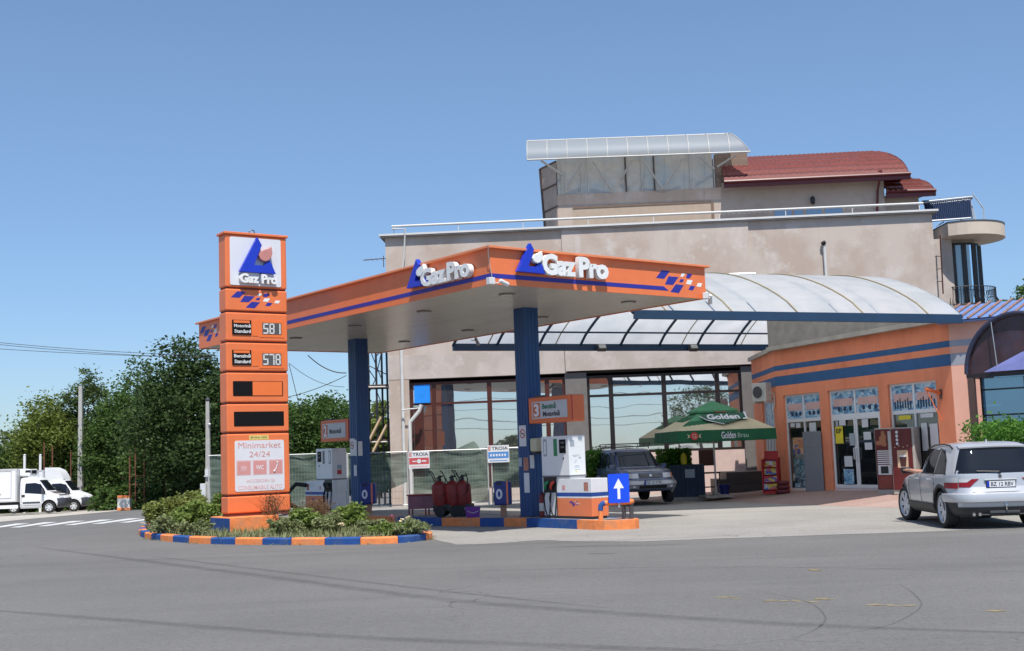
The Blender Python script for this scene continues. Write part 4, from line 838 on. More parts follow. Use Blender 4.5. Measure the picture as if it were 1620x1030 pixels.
# polycarbonate greenhouse wall and its awning
POLY = bpy.data.materials.new('polycarbonate'); POLY.use_nodes = True; _n = POLY.node_tree.nodes; _b = _n['Principled BSDF']; _b.inputs['Base Color'].default_value = (.42, .44, .44, 1); _b.inputs['Roughness'].default_value = .5
_t = _n.new('ShaderNodeBsdfTranslucent'); _t.inputs[0].default_value = (.45, .5, .53, 1); _tr = _n.new('ShaderNodeBsdfTransparent'); _m1 = _n.new('ShaderNodeMixShader'); _m1.inputs[0].default_value = .45; _m2 = _n.new('ShaderNodeMixShader'); _m2.inputs[0].default_value = .14
_l = POLY.node_tree.links; _l.new(_b.outputs[0], _m1.inputs[1]); _l.new(_t.outputs[0], _m1.inputs[2]); _l.new(_m1.outputs[0], _m2.inputs[1]); _l.new(_tr.outputs[0], _m2.inputs[2]); _l.new(_m2.outputs[0], _n['Material Output'].inputs[0])
LT = mat('light_steel', (.5, .48, .44), .5, var=.1)
gz0, gz1 = ph(1000, 303).z, ph(1000, 253).z + .35; gx0, gx1 = xa + .05, ph(1128, 280).x
mb = MB(); mb.box(gx0, gx1, PYo + .05, PYo + .07, gz0, gz1); gw = mb.build('greenhouse_wall', mat('wall_sheet', (.50, .46, .40), .5, var=.12, dirt=(.34, .42, .46), dscale=.8, lo=.45, hi=.6, damt=.6), bd)
mb = MB(); mb.box(gx0, gx1, PYo + .2, PYo + .3, gz0, gz1); mb.build('back_sheet', STU2, gw)
rr = random.Random(8)
for a in (888, 919, 930, 990, 1015, 1035, 1092, 1130):
    q = ph(a, 280).x; mb = MB(); mb.tube([(q, PYo - .02, gz0), (q, PYo - .02, gz1)], .022 if a not in (990, 1035) else .035, 6); mb.build('upright', LT if a not in (990, 1035) else BRS, gw)
for (a, ya, b, yb) in ((920, 255, 895, 300), (938, 255, 968, 300), (1000, 253, 982, 285), (1016, 252, 1048, 298), (1080, 250, 1050, 298), (856, 254, 888, 276), (1105, 247, 1130, 268), (1165, 245, 1135, 264)):
    p, q = ph(a, ya, -.5), ph(b, yb, -.05); mb = MB(); mb.tube([p, q], .045, 6); mb.build('brace', LT, gw)
aw = MB(); rows = []; fl, fr_ = ph(834, 253, -.9), ph(1187, 240, -.9); nr = 12
for i in range(12):
    f = i / 11; rows.append([])
    for j in range(9):
        t = j / 8; ang = t * math.pi / 2 * .82
        base = fl.lerp(fr_, f); xx = base.x - (.75 * math.sin(ang) ** 1 if f > .93 else 0) * ((f - .93) / .07 if f > .93 else 0)
        rows[-1].append(Vector((xx, base.y + 1.5 * (1 - math.cos(ang)), base.z + 1.12 * math.sin(ang))))
aw.grid(rows); ao = aw.build('greenhouse_awning', POLY, bd, smooth=60)
for i in range(12): mb = MB(); mb.tube([p + Vector((0, 0, .02)) for p in rows[i]], .018, 5); mb.build('rib', LT, ao)
mb = MB(); mb.tube([rows[0][0], rows[-1][0]], .035, 6); mb.build('front_rail', LT, ao); mb = MB(); mb.tube([rows[0][-1], rows[-1][-1]], .03, 6); mb.build('rear_rail', LT, ao)
# tiled roof
TILE = mat('metal_tile_red', (.17, .034, .025), .65, var=.2, scale=6, dirt=(.13, .03, .03), dscale=2); GUT = mat('gutter_red', (.12, .015, .015), .4, var=.1)
def tile_roof(e0, e1, cur, hip, nm, rowsN=9):
    mb = MB(); L0, L1 = e0, e1; n = 70
    def prof(t): a = t * math.pi / 2 * .86; return cur[0] * (1 - math.cos(a)) + cur[0] * .35 * t, cur[1] * math.sin(a)
    for r in range(rowsN):
        t0, t1 = r / rowsN, (r + 1) / rowsN; (y0, z0), (y1, z1) = prof(t0), prof(t1)
        xe0 = L1.x - hip * (1 - math.cos(t0 * math.pi / 2)); xe1 = L1.x - hip * (1 - math.cos(t1 * math.pi / 2))
        A, B, C = [], [], []
        for i in range(n + 1):
            f = i / n; xA = L0.x + (xe0 - L0.x) * f; xB = L0.x + (xe1 - L0.x) * f; sl = L0.z + (L1.z - L0.z) * f; w_ = .035 * abs(math.sin(f * n * math.pi / 2 + .0))
            A.append(Vector((xA, L0.y + y0 - .01, sl + z0 + w_ + .0))); B.append(Vector((xA, L0.y + y0, sl + z0 + w_ + .055))); C.append(Vector((xB, L0.y + y1, sl + z1 + w_ + .0)))
        mb.grid([A, B]); mb.grid([B, C])
    o = mb.build(nm, TILE, bd, smooth=30)
    mb = MB(); mb.box(L0.x - .03, L1.x + .03, L0.y - .12, L0.y + .0, min(L0.z, L1.z) - .22, min(L0.z, L1.z) - .0); mb.tube([(L0.x - .03, L0.y - .16, L0.z + .0), (L1.x + .03, L1.y - .16, L1.z + .0)], .07, 8); mb.build('gutter', GUT, o)
    # end closing wall, curved like the roof
    pts = [(prof(k / 8)[0], prof(k / 8)[1]) for k in range(9)]; mb = MB()
    mb.add([Vector((L1.x - hip * (1 - math.cos(k / 8 * math.pi / 2)) + .01, L0.y + p[0], L1.z + p[1] + .05)) for k, p in enumerate(pts)] + [Vector((L1.x - hip * .6, L0.y + pts[-1][0], L1.z - .1)), Vector((L1.x, L0.y, L1.z - .1))], [tuple(range(11))]); mb.build('roof_edge', GUT, o)
    return o
tile_roof(ph(1146, 289, -.6), ph(1438, 275.5, -.6), (3.0, 1.75), 1.15, 'tiled_roof', 9)
tile_roof(ph(1402, 304, -.1), ph(1478, 302, -.1), (1.0, .78), .9, 'lower_tiled_roof', 5)
# dormer box behind the awning end
mb = MB(); a, b = ph(1128, 270, .1), ph(1184, 243, .1); mb.box(a.x + .1, b.x - .05, PYo + .1, PYo + 1.5, ztop - .2, b.z + .05); mb.build('louvre_box', mat('louvre_brown', (.22, .15, .11), .7, var=.2, stretch=(.3, 1, 8), scale=3), bd)
mb = MB(); q = ph(1392, 276, -.45); mb.lathe([(.05, -.15), (.12, .0), (.12, .15)], (q.x, q.y, q.z), 10); mb.tube([(q.x, q.y, q.z - .1), (q.x - .05, PYo - .12, q.z - .6), (ph(1383, 325).x, PYo - .1, BH)], .05, 6); mb.build('downpipe', GUT, bd)
q = ph(1285, 317, -.1); mb = MB(); mb.lathe([(.02, -.2), (.09, -.14), (.10, .08), (.02, .16)], (q.x, q.y - .1, q.z), 8); mb.box(q.x - .02, q.x + .02, q.y - .1, q.y + .15, q.z + .1, q.z + .14); mb.build('wall_lantern', BLACK, bd)

# --- round bay with balcony on the right
rb = thing('round_bay_annex', 'curved glazed bay with wrought iron balcony and round cream roof slab beside the rendered building', 'building', (0, 0, 0), 0)
YB = 49.0
def wb(px, py, dy=0): return W(px, py, YB + dy)
c = wb(1517, 400, .9); cR = wb(1566, 400).x - c.x; CRM = mat('cream_slab', (.60, .50, .40), .7, var=.05)
zc0, zc1 = wb(1500, 375).z, wb(1500, 357).z; Rs = wb(1598, 380).x - c.x + .05
def arc(cx, cy, r, a0, a1, n): return [(cx + r * math.cos(R(a0 + (a1 - a0) * k / n)), cy + r * math.sin(R(a0 + (a1 - a0) * k / n))) for k in range(n + 1)]
lx = wb(1492, 370).x
pts = [(lx, c.y + 3), (lx - .0, c.y - Rs * .82)] + [(lx + .3, c.y - Rs * .92)] + arc(c.x, c.y, Rs, -98, 80, 24) + [(c.x, c.y + 3)]
mb = MB(); mb.prism(pts, zc0 - .05, zc1); mb.build('roof_slab', CRM, rb); mb = MB(); mb.prism([(x * 1 + (x - c.x) * .01, y + (y - c.y) * .01) for x, y in pts], zc1, zc1 + .05); mb.build('slab_flashing', DGREY, rb)
zb0 = wb(1540, 490).z
mb = MB(); mb.box(wb(1474, 400).x, wb(1508, 400).x, YB + .1, YB + .6, 3, zc0 - .05); mb.box(wb(1490, 400).x, c.x + .3, YB + .62, YB + 4, 3, zc0 - .05); mb.prism(arc(c.x, c.y + .5, cR - .12, -170, 60, 20), zb0 - 1, zc0 - .05); mb.build('bay_wall', STU2, rb)
mb = MB(); ang = [(-112, -90), (-86, -62), (-56, -34)]
zw0, zw1 = wb(1530, 478).z, wb(1530, 384).z
for k, (a0, a1) in enumerate(ang):
    mb = MB(); A = arc(c.x, c.y + .5, cR + .02, a0, a1, 5); mb.grid([[Vector((x, y, zw0)) for x, y in A], [Vector((x, y, zw1)) for x, y in A]]); mb.build('curved_window', glass_mat('bay_glass', (.22, .30, .32), .05, .03, .15, 0, (.7, .85, .95)), rb)
for a in (-113.5, -88, -59, -32): x, y = arc(c.x, c.y + .5, cR + .04, a, a + 1, 1)[0]; mb = MB(); mb.box(x - .09, x + .09, y - .05, y + .12, zw0, zw1); mb.build('mullion', MULD, rb)
mb = MB(); mb.prism(arc(c.x, c.y + .5, cR + .06, -118, -20, 14) + arc(c.x, c.y + .5, cR - .1, -20, -118, 14), zw1, zw1 + .08); mb.build('window_head', MULD, rb)
mb = MB(); Rb = cR + .55; mb.prism(arc(c.x + .05, c.y + .4, Rb, -140, 20, 24), zb0 - .02, zb0 + .16); mb.build('balcony_slab', CRM, rb); mb = MB(); mb.prism(arc(c.x + .05, c.y + .4, Rb - .2, -140, 20, 24), zb0 - .7, zb0 - .02); mb.build('slab_underside', BRS, rb)
IRON = mat('wrought_iron', (.02, .02, .025), .5); mb = MB(); A = arc(c.x + .05, c.y + .4, Rb - .06, -140, 20, 40)
for z in (.25, .95): mb.tube([(x, y, zb0 + z) for x, y in A], .018, 5)
for x, y in A[::1]:
    dx, dy = x - c.x - .05, y - c.y - .4; q = math.hypot(dx, dy); dx /= q; dy /= q
    mb.tube([(x, y, zb0 + .95), (x, y, zb0 + .6), (x + dx * .12, y + dy * .12, zb0 + .38), (x + dx * .02, y + dy * .02, zb0 + .2), (x, y, zb0 + .16)], .012, 4)
mb.build('balcony_railing', IRON, rb)
mb = MB(); 
for a in (1477, 1489): mb.tube([wb(a - 2, 400 if a == 1477 else 372, -.3), wb(a + 3, 465, -.3)], .03, 5)
for y in (405, 425, 445): mb.tube([wb(1477, y + 1, -.3), wb(1490, y, -.3)], .02, 5)
ld = mb.build('rusty_ladder', MULL, rb)
# solar water heater on the roof
sh = thing('solar_water_heater', 'tilted rack of dark solar tubes on the roof behind the white railing', 'solar heater', (0, 0, 0))
p0, p1, p2, p3 = wb(1463, 322, 1.2), wb(1534, 314, 1.2), wb(1536, 345, .2), wb(1468, 350, .2)
TUBE = mat('solar_tube', (.02, .03, .06), .15); TUBES = mat('solar_rail', (.35, .37, .4), .3, .7)
for k in range(24):
    f = k / 23; mb = MB(); mb.tube([p0.lerp(p1, f), p3.lerp(p2, f)], .042, 6); mb.build('solar_tube', TUBE, sh, smooth=50)
mb = MB(); mb.tube([p0 + Vector((-.1, 0, .04)), p1 + Vector((.1, 0, .04))], .09, 8); mb.build('header_tank', TUBES, sh, smooth=50); mb = MB(); mb.tube([p3, p2], .04, 6); mb.build('lower_rail', TUBES, sh)
mb = MB(); 
for pts in ([wb(1538, 306, .9), wb(1556, 330, .9), wb(1557, 352, .9)], [p1, wb(1545, 352, 1.0)], [wb(1534, 314, 1.4), wb(1540, 352, 1.6)], [wb(1482, 358, .2), wb(1493, 351, .8)], [wb(1520, 348, .2), wb(1536, 355, .8)]): mb = MB(); mb.tube(pts, .025, 5); mb.build('stand_bar', LT, sh)
# small open steel tower left of the building
stt = thing('steel_stair_tower', 'dark open steel lattice tower with plank platforms at the left corner of the building', 'scaffold', (0, 0, 0))
STD = mat('dark_steel', (.03, .032, .04), .5); YS = 48.0
def ws(px, py, d=0): return W(px, py, YS + d)
cols_ = (566, 582, 594, 603, 611)
for k, a in enumerate(cols_):
    p, q = ws(a, 540, (k % 2) * .8), ws(a + 4, 800, (k % 2) * .8); q.x = p.x; q.z = -.3; p.z += 1.2; mb = MB(); mb.tube([p, q], .045, 6); mb.build('upright', STD, stt)
mb = MB()
for (a, ya, b, yb) in ((566, 560, 594, 600), (582, 545, 603, 598), (594, 600, 570, 650), (603, 560, 594, 600), (611, 545, 594, 565), (566, 610, 586, 690), (594, 615, 611, 655), (603, 640, 582, 665), (566, 665, 611, 645), (566, 570, 611, 592)): mb.tube([ws(a, ya, .2), ws(b, yb, .2)], .02, 5)
mb.build('bracing', STD, stt)
mb = MB(); M_ = None; a, b = ws(563, 613), ws(614, 611); mb.box(a.x, b.x, YS - .1, YS + 1.8, a.z, a.z + .08); mb.build('platform', mat('plank_brown', (.10, .065, .045), .8, var=.3), stt); mb = MB(); a, b = ws(563, 700), ws(617, 699); mb.box(a.x, b.x, YS - .1, YS + 1.8, a.z, a.z + .08); mb.build('platform', mat('plank_brown', (.10, .065, .045), .8, var=.3), stt)
mb = MB(); 
for z_ in (613, 700): a, b = ws(563, z_, -.15), ws(614, z_ - 1, -.15); mb = MB(); mb.tube([a, b], .03, 5); mb.build('platform_edge', LT, stt)
for a_, b_ in (((575, 715), (603, 660)), ((590, 715), (612, 672))): mb = MB(); mb.tube([ws(*a_, -.3), ws(*b_, -.1)], .06, 5); mb.build('prop', mat('timber', (.45, .33, .2), .7), stt)
# ------------------------------------------------------------------ the shop
S_L = Vector((8.30, 39.15, 0)); S_R = Vector((11.17, 31.45, 0)); SRZ = math.atan2(S_R.y - S_L.y, S_R.x - S_L.x); sfm = Frame(S_L, SRZ); SLEN = (S_R - S_L).length
SH = 4.62; OW = mat('shop_orange_render', (.80, .27, .14), .85, var=.10, scale=1.5, bump=.2, dirt=(.50, .12, .055), dscale=.9, damt=.6, stretch=(1, 1, .5))
PW_ = mat('shop_sunlit_render', (.82, .44, .33), .85, var=.05, scale=1.5, dirt=(.66, .29, .2), dscale=1.2, damt=.4)  # shop render again, with the pink of full sun put into its colour
shop = thing('minimarket_building', 'orange single storey minimarket with two blue stripes and three tall white framed shop windows', 'building', S_L, SRZ)
def wall(mbx, ln, h, th, ops, M=None, z0=0):
    xs = 0.0
    for a, b, c, d in sorted(ops):
        if a > xs: mbx.box(xs, a, 0, th, z0, h, M)
        if c > z0: mbx.box(a, b, 0, th, z0, c, M)
        mbx.box(a, b, 0, th, d, h, M); xs = b
    if xs < ln: mbx.box(xs, ln, 0, th, z0, h, M)
ops = []
for a, b, c in ((1243, 1300, .22), (1314, 1394, .26), (1410, 1486, .30)):
    ops.append((sfm.hit(a, 700).x, sfm.hit(b, 690).x, c, 3.18))
mb = MB(); wall(mb, SLEN, SH, .28, ops); mb.build('front_wall', OW, shop)
# left return wall and right (sunlit) wall, in shop-local space
def seg(p, q):                                                 # matrix whose x runs p -> q (world), y inward
    rz = math.atan2(q[1] - p[1], q[0] - p[0]); return sfm.I @ (T(p[0], p[1], 0) @ RZ(rz)), (Vector(q) - Vector(p)).length
PL_ = (8.42, 43.6); M1, l1 = seg(PL_, S_L.xy); mb = MB(); wall(mb, l1 - .002, SH, .28, [(1.7, 3.9, .3, 3.15)], M1); mb.build('return_wall', OW, shop)
PR_ = (13.4, 29.68); M2, l2 = seg(S_R.xy, PR_); mb = MB(); wall(mb, l2, SH, .28, [(.72, l2 - .01, .2, 3.25)], M2); mb.build('sunlit_wall', PW_, shop)
M3, l3 = seg(PR_, (21, 27.5)); mb = MB(); wall(mb, l3, SH, .28, [(.2, 5.5, .2, 3.25)], M3); mb.build('side_wall', PW_, shop)
mb = MB(); P = [sfm.I @ Vector((x, y, 0)) for x, y in ((8.7, 43.4), (8.6, 39.25), (11.45, 31.65), (13.5, 30.0), (21, 27.9), (22, 43.4))]
mb.prism([(p.x, p.y) for p in P], SH - .02, SH + .06); mb.build('flat_roof', DGREY, shop)
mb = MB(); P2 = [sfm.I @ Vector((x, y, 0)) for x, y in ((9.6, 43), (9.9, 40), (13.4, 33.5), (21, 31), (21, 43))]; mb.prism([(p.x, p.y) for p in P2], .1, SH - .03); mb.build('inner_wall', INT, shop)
# blue stripes, painted bands
for z0, z1, nm in ((3.98, 4.14, 'blue'), (3.50, 3.80, 'blue')):
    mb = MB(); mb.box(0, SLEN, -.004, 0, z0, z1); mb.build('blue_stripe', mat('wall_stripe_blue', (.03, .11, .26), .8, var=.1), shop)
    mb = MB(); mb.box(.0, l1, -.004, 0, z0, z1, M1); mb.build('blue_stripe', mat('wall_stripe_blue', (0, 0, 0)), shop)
    mb = MB(); mb.box(0, l2, -.004, 0, z0, z1, M2); o = mb.build('pale_stripe', mat('wall_stripe_pale', (.34, .36, .42), .8, var=.08), shop)  # grey-blue, paler than the stripes on the front wall
    mb = MB(); mb.box(0, l3, -.004, 0, z0, z1, M3); o = mb.build('pale_stripe', mat('wall_stripe_pale', (0, 0, 0)), shop)
PVC = mat('white_pvc', (.72, .73, .74), .35, var=.03)
GLS = glass_mat('shop_glass', (.02, .025, .03), .01, .03, .10, 0, (1, 1, 1), see=.55)
def poster_mat(name, seed, cols, sc_=4.0):
    if name in _mats: return _mats[name]
    m = bpy.data.materials.new(name); m.use_nodes = True; _mats[name] = m; nt = m.node_tree; N = nt.nodes; L = nt.links; b = N['Principled BSDF']
    tc = N.new('ShaderNodeTexCoord'); mp = N.new('ShaderNodeMapping'); mp.inputs['Location'].default_value = (seed, seed * 2, seed * 3); mp.inputs['Scale'].default_value = (1, 1, 1.5); L.new(tc.outputs['Object'], mp.inputs[0])
    v = N.new('ShaderNodeTexVoronoi'); v.distance = 'CHEBYCHEV'; v.inputs['Scale'].default_value = sc_; L.new(mp.outputs[0], v.inputs['Vector']); sx = N.new('ShaderNodeSeparateColor'); L.new(v.outputs['Color'], sx.inputs[0])
    cr = N.new('ShaderNodeValToRGB'); cr.color_ramp.interpolation = 'CONSTANT'; els = cr.color_ramp.elements
    els[0].color = cols[0] + (1,); els[1].position = 1 / len(cols); els[1].color = cols[1] + (1,)
    for i, c in enumerate(cols[2:]): e = els.new((i + 2) / len(cols)); e.color = c + (1,)
    n = N.new('ShaderNodeTexNoise'); n.inputs['Scale'].default_value = sc_ * 3; n.inputs['Detail'].default_value = 4; L.new(mp.outputs[0], n.inputs['Vector'])
    md = N.new('ShaderNodeMath'); md.operation = 'MULTIPLY_ADD'; md.inputs[1].default_value = .35; L.new(n.outputs[0], md.inputs[0]); L.new(sx.outputs[0], md.inputs[2]); m2 = N.new('ShaderNodeMath'); m2.operation = 'SUBTRACT'; m2.inputs[1].default_value = .17; L.new(md.outputs[0], m2.inputs[0])
    L.new(m2.outputs[0], cr.inputs[0]); L.new(cr.outputs[0], b.inputs['Base Color']); b.inputs['Roughness'].default_value = .3; return m
BLUEP = [(.16, .36, .55), (.28, .48, .62), (.42, .60, .72), (.10, .24, .44), (.55, .66, .72), (.18, .42, .60), (.06, .15, .28)]
PM = [poster_mat('poster_blue_a', 1.3, BLUEP, 5), poster_mat('poster_blue_b', 7.7, BLUEP[::-1], 6.5), poster_mat('poster_blue_c', 3.1, BLUEP[2:] + BLUEP[:2], 8)]
BAN = mat('pink_banner', (.62, .40, .37), .5, var=.1); PAPER = mat('paper_white', (.62, .64, .66), .6, var=.04)
def rct(mb, x0, x1, z0, z1, y, th=.004, M=None): mb.box(x0, x1, y - th, y, z0, z1, M)
def shopwin(i, x0, x1, z0, z1, zt, kind):
    y = .10; f = .06; fr = MB(); fr.box(x0, x0 + f, y - .03, y + .04, z0, z1); fr.box(x1 - f, x1, y - .03, y + .04, z0, z1); fr.box(x0 + f, x1 - f, y - .03, y + .04, z1 - f, z1); fr.box(x0 + f, x1 - f, y - .028, y + .038, zt - .05, zt + .05); fr.box(x0 + f, x1 - f, y - .03, y + .04, z0, z0 + .08)
    xm = (x0 + x1) / 2; fr.box(xm - .035, xm + .035, y - .033, y + .042, zt + .05, z1 - f)
    if kind != 'door': fr.box(xm - .03, xm + .03, y - .033, y + .042, z0 + .08, zt - .05)
    w_ = fr.build('shop_window' if kind != 'door' else 'shop_door', PVC, shop)
    for k, (a, b) in enumerate(((x0 + f, xm - .035), (xm + .035, x1 - f))):
        p = MB(); rct(p, a, b, zt + .05, z1 - f, y); po = p.build('poster', PM[(i + k) % 3], w_)
        zc = (zt + z1) / 2; wd = b - a
        bn = MB(); rct(bn, a + wd * .06, b - wd * .08, zc - .10, zc + .12, y - .005); bo = bn.build('banner', BAN, po)
        if i == 2:
            for q in range(7):
                mbq = MB(); xx = a + wd * (.08 + .12 * q); rct(mbq, xx, xx + wd * .07, zt + .10, zt + .30 + .04 * (q % 3), y - .005); mbq.build('bottle_picture', mat('poster_dark', (.01, .03, .08), .4), po)
        else:
            for q in range(3):
                mbq = MB(); cx_ = a + wd * (.3 + .25 * q); cz_ = zt + .2; mbq.front([(cx_ + .07 * math.cos(t), cz_ + .07 * math.sin(t)) for t in [u * math.pi / 6 for u in range(12)]], y - .009, y - .005); mbq.build('round_picture', mat('poster_dark', (.01, .03, .08), .4), po)
        if kind == 'door':
            ff = .075; A, B = a - (.02 if k else -.0), b; A = xm + .01 if k else x0 + f; B = x1 - f if k else xm - .01
            lf_ = MB(); lf_.box(A, A + ff, y - .06, y - .031, z0 + .08, zt - .05); lf_.box(B - ff, B, y - .06, y - .031, z0 + .08, zt - .05); lf_.box(A + ff, B - ff, y - .06, y - .031, zt - .05 - ff, zt - .05); lf_.box(A + ff, B - ff, y - .06, y - .031, z0 + .08, z0 + .08 + ff * 1.3)
            lo_ = lf_.build('door_leaf', PVC, w_); g = MB(); g.box(A + ff, B - ff, y - .045, y - .04, z0 + .08 + ff * 1.3, zt - .05 - ff); g.build('glass', GLS, w_)
            hx = B - ff * .5 if not k else A + ff * .5; h_ = MB(); h_.tube([(hx, y - .06, 1.15), (hx, y - .13, 1.17), (hx, y - .13, 1.47), (hx, y - .06, 1.49)], .016, 6); h_.build('handle', PVC, w_)
        else: g = MB(); g.box(a, b, y, y + .006, z0 + .08, zt - .05); g.build('glass', GLS, w_)
    return w_
ws_ = []
zts = (2.38, 2.42, 2.40)
for i, (a, b, c, d) in enumerate(ops): ws_.append(shopwin(i, a, b, c, d, zts[i], 'door' if i == 1 else 'window'))
def stick(i, fx, w_, z0, z1, m, nm='notice', y=.03):
    a, b = ops[i][0], ops[i][1]; x = a + (b - a) * fx; mb = MB(); rct(mb, x, x + (b - a) * w_, z0, z1, y); return mb.build(nm, m, ws_[i])
yf = .088
for j, (fx, wd, z0, z1, m) in enumerate(((.10, .12, 2.18, 2.30, PAPER), (.26, .12, 2.15, 2.3, PAPER), (.62, .18, 1.98, 2.28, PAPER), (.14, .3, 1.35, 1.85, poster_mat('poster_food', 5, [(.03, .06, .25), (.5, .2, .08), (.6, .35, .2), (.05, .1, .3)], 3)), (.14, .3, .45, 1.2, poster_mat('poster_fridge', 9, [(.02, .15, .25), (.1, .3, .38), (.02, .04, .06), (.3, .4, .42)], 14)), (.12, .34, .32, .62, PM[0]))): stick(0, fx, wd, z0, z1, m, y=yf - j * .0)
YS_ = mat('yellow_sign', (.72, .60, .04), .5)
y1 = .022; ye = stick(1, .10, .155, 1.62, 2.12, YS_, 'yellow_sign', y1)
a, b = ops[1][0], ops[1][1]; fit_text('lettering', 'EP', (a + (b - a) * .12, a + (b - a) * .235, 1.92, 2.05), y1 - .004, BLACK, ye, fat=.03, ext=.001)
for fx, wd, z0, z1, m in ((.19, .13, 2.14, 2.30, PAPER), (.38, .10, 1.55, 1.9, NOTGREY), (.25, .16, .95, 1.25, PAPER), (.22, .2, .45, .88, PM[2]), (.64, .12, 2.05, 2.28, PAPER), (.66, .14, 1.70, 1.92, PAPER), (.67, .14, 1.42, 1.62, PAPER), (.12, .05, 2.1, 2.28, NOTGREY)): stick(1, fx, wd, z0, z1, m, y=y1)
for fx, wd, z0, z1, m in ((.14, .26, 2.20, 2.31, YS_), (.60, .26, 2.22, 2.33, PAPER), (.60, .12, 1.35, 2.08, PAPER), (.77, .16, 1.4, 2.05, PAPER), (.30, .08, 1.35, 1.62, PAPER)): stick(2, fx, wd, z0, z1, m, y=yf)
mb = MB(); rct(mb, 1.72, 3.88, .4, 3.1, .14, .01, M1); rw = mb.build('return_window', GLS, shop)
for k in range(5): x = 1.72 + k * .54; mb = MB(); mb.box(x - .03, x + .03, .08, .16, .3, 3.15, M1); mb.build('frame', PVC, rw)
mb = MB(); mb.box(1.7, 3.9, .09, .15, 2.0, 2.08, M1); mb.build('frame', PVC, rw); mb = MB(); mb.box(1.8, 3.8, .1, .12, 2.1, 3.05, M1); mb.build('poster', PM[2], rw)
# blue glazing with white frame right of the corner
BG = glass_mat('blue_glass', (.03, .16, .34), .03, .03, .30, .2, (.55, .8, 1)); 
mb = MB(); mb.box(.80, l2 - .02, .08, .09, .3, 3.2, M2); bg_ = mb.build('blue_window', BG, shop); mb = MB(); mb.box(.72, .81, .05, .12, .2, 3.25, M2); mb.box(.81, l2 - .02, .05, .12, 1.9, 1.98, M2); mb.build('frame', PVC, bg_)
mb = MB(); mb.box(.2, 5.5, .1, .11, .3, 3.2, M3); mb.build('blue_window', BG, shop)
# grey cornice under the vault
mb = MB(); mb.box(-.1, SLEN + .02, -.22, .0, SH, SH + .13); mb.box(0, l1, -.12, 0, SH, SH + .13, M1); mb.build('cornice', mat('cornice_grey', (.45, .43, .38), .8, var=.12, dirt=(.3, .27, .22)), shop)
# blue tiled coping on the sunlit wall
TB = mat('blue_roof_sheet', (.16, .26, .52), .4, var=.15); TBR = mat('roof_rib_brown', (.30, .16, .12), .6, var=.2)
mb = MB(); mb2 = MB()
for Mx, ll in ((M2, l2), (M3, l3)):
    n = int(ll / .27); c0 = Vector((-.15 if Mx is M2 else 0, -.28, SH - .02)) 
    for k in range(n + 1):
        x = -.2 + k * .27; mb.add([Mx @ Vector(p) for p in ((x, -.30, SH + .0), (x + .26, -.30, SH + .0), (x + .26, 1.6, SH + .55), (x, 1.6, SH + .55))], [(0, 1, 2, 3)])
        mb2.tube([Mx @ Vector((x, -.32, SH + .02)), Mx @ Vector((x, 1.6, SH + .59))], .03, 5)
    mb.box(-.2, ll, -.28, .3, SH - .06, SH - .02, Mx)
mb.build('roof_sheet', TB, shop); mb2.build('roof_rib', TBR, shop)
# drain pipe, bracket
mb = MB(); mb.tube([(.50, -.05, 3.42), (.50, -.05, .1)], .025, 6); mb2 = MB(); pts_ = [M2 @ Vector(p) for p in ((.60, -.05, 3.42), (.50, -.06, 3.42), (.50, -.06, .1))]; mb = MB(); mb.tube(pts_, .022, 6); mb.build('drain_pipe', mat('pipe_rust', (.25, .08, .06), .7), shop)
q = sfm.hit(1488, 622); mb = MB(); mb.tube([(q.x, 0, q.z), (q.x - .02, -.45, q.z + .12)], .05, 8); mb.tube([(q.x, -.02, q.z - .7), (q.x - .02, -.42, q.z + .08)], .015, 5); mb.build('wall_bracket', ORANGE, shop)
mb = MB(); mb.box(q.x - .02, q.x + .06, -.03, 0, q.z - .15, q.z + .1); mb.build('bracket_plate', BRS, shop)
# porch with dark barrel roof, square to the sunlit wall
PRZ = math.atan2(-.62, .78); p0 = W(1536, 592, 28.0); porch = thing('shop_porch', 'porch with dark brown barrel roof on posts in front of blue glazing', 'porch', (p0.x, p0.y, 0), PRZ)
ra, rb_, zs_ = 1.16, 1.30, p0.z; cxl = ra - .09; PRF = mat('smoked_sheet', (.06, .03, .035), .3, var=.5, scale=1.2, dirt=(.05, .05, .10), dscale=1.5, damt=.8)
def parc(y, n=20, k_=1.0): return [Vector((cxl - ra * k_ * math.cos(math.pi * k / n), y, zs_ + rb_ * k_ * math.sin(math.pi * k / n))) for k in range(n + 1)]
mb = MB(); mb.grid([parc(0), parc(.8), parc(1.6)]); ro = mb.build('barrel_roof', PRF, porch, smooth=60)
mb = MB(); A = parc(.06, 20, .97); mb.add(A + [Vector((cxl, .06, zs_))], [(k, k + 1, 21) for k in range(20)]); mb.build('end_panel', PRF, ro)
PFR = mat('porch_frame', (.03, .035, .07), .4); mb = MB(); mb.tube(parc(-.02), .05, 6); mb.build('arch_frame', PFR, ro)
mb = MB(); mb.tube([parc(0)[7] + Vector((0, -.05, 0)), Vector((parc(0)[7].x + .08, -.08, zs_ + .02))], .012, 5); mb.build('tie_wire', STEEL, ro)
mb = MB(); mb.box(cxl - ra, cxl + ra, -.05, .05, zs_ - .09, zs_); mb.box(cxl - ra, cxl - ra + .1, .05, 1.6, zs_ - .09, zs_); mb.box(cxl + ra - .1, cxl + ra, .05, 1.6, zs_ - .09, zs_); mb.build('beam', MULD, porch)
mb = MB(); mb.add([Vector(p) for p in ((cxl - .75, -.10, zs_ + .02), (cxl + 1.0, -.10, zs_ + .02), (cxl + 1.0, -.02, zs_ + .52), (cxl + .1, -.02, zs_ + .42))], [(0, 1, 2, 3)]); mb.build('inner_sheet', mat('violet_sheet', (.20, .22, .48), .4), ro)
PST = mat('post_brown', (.09, .05, .04), .5, var=.15)
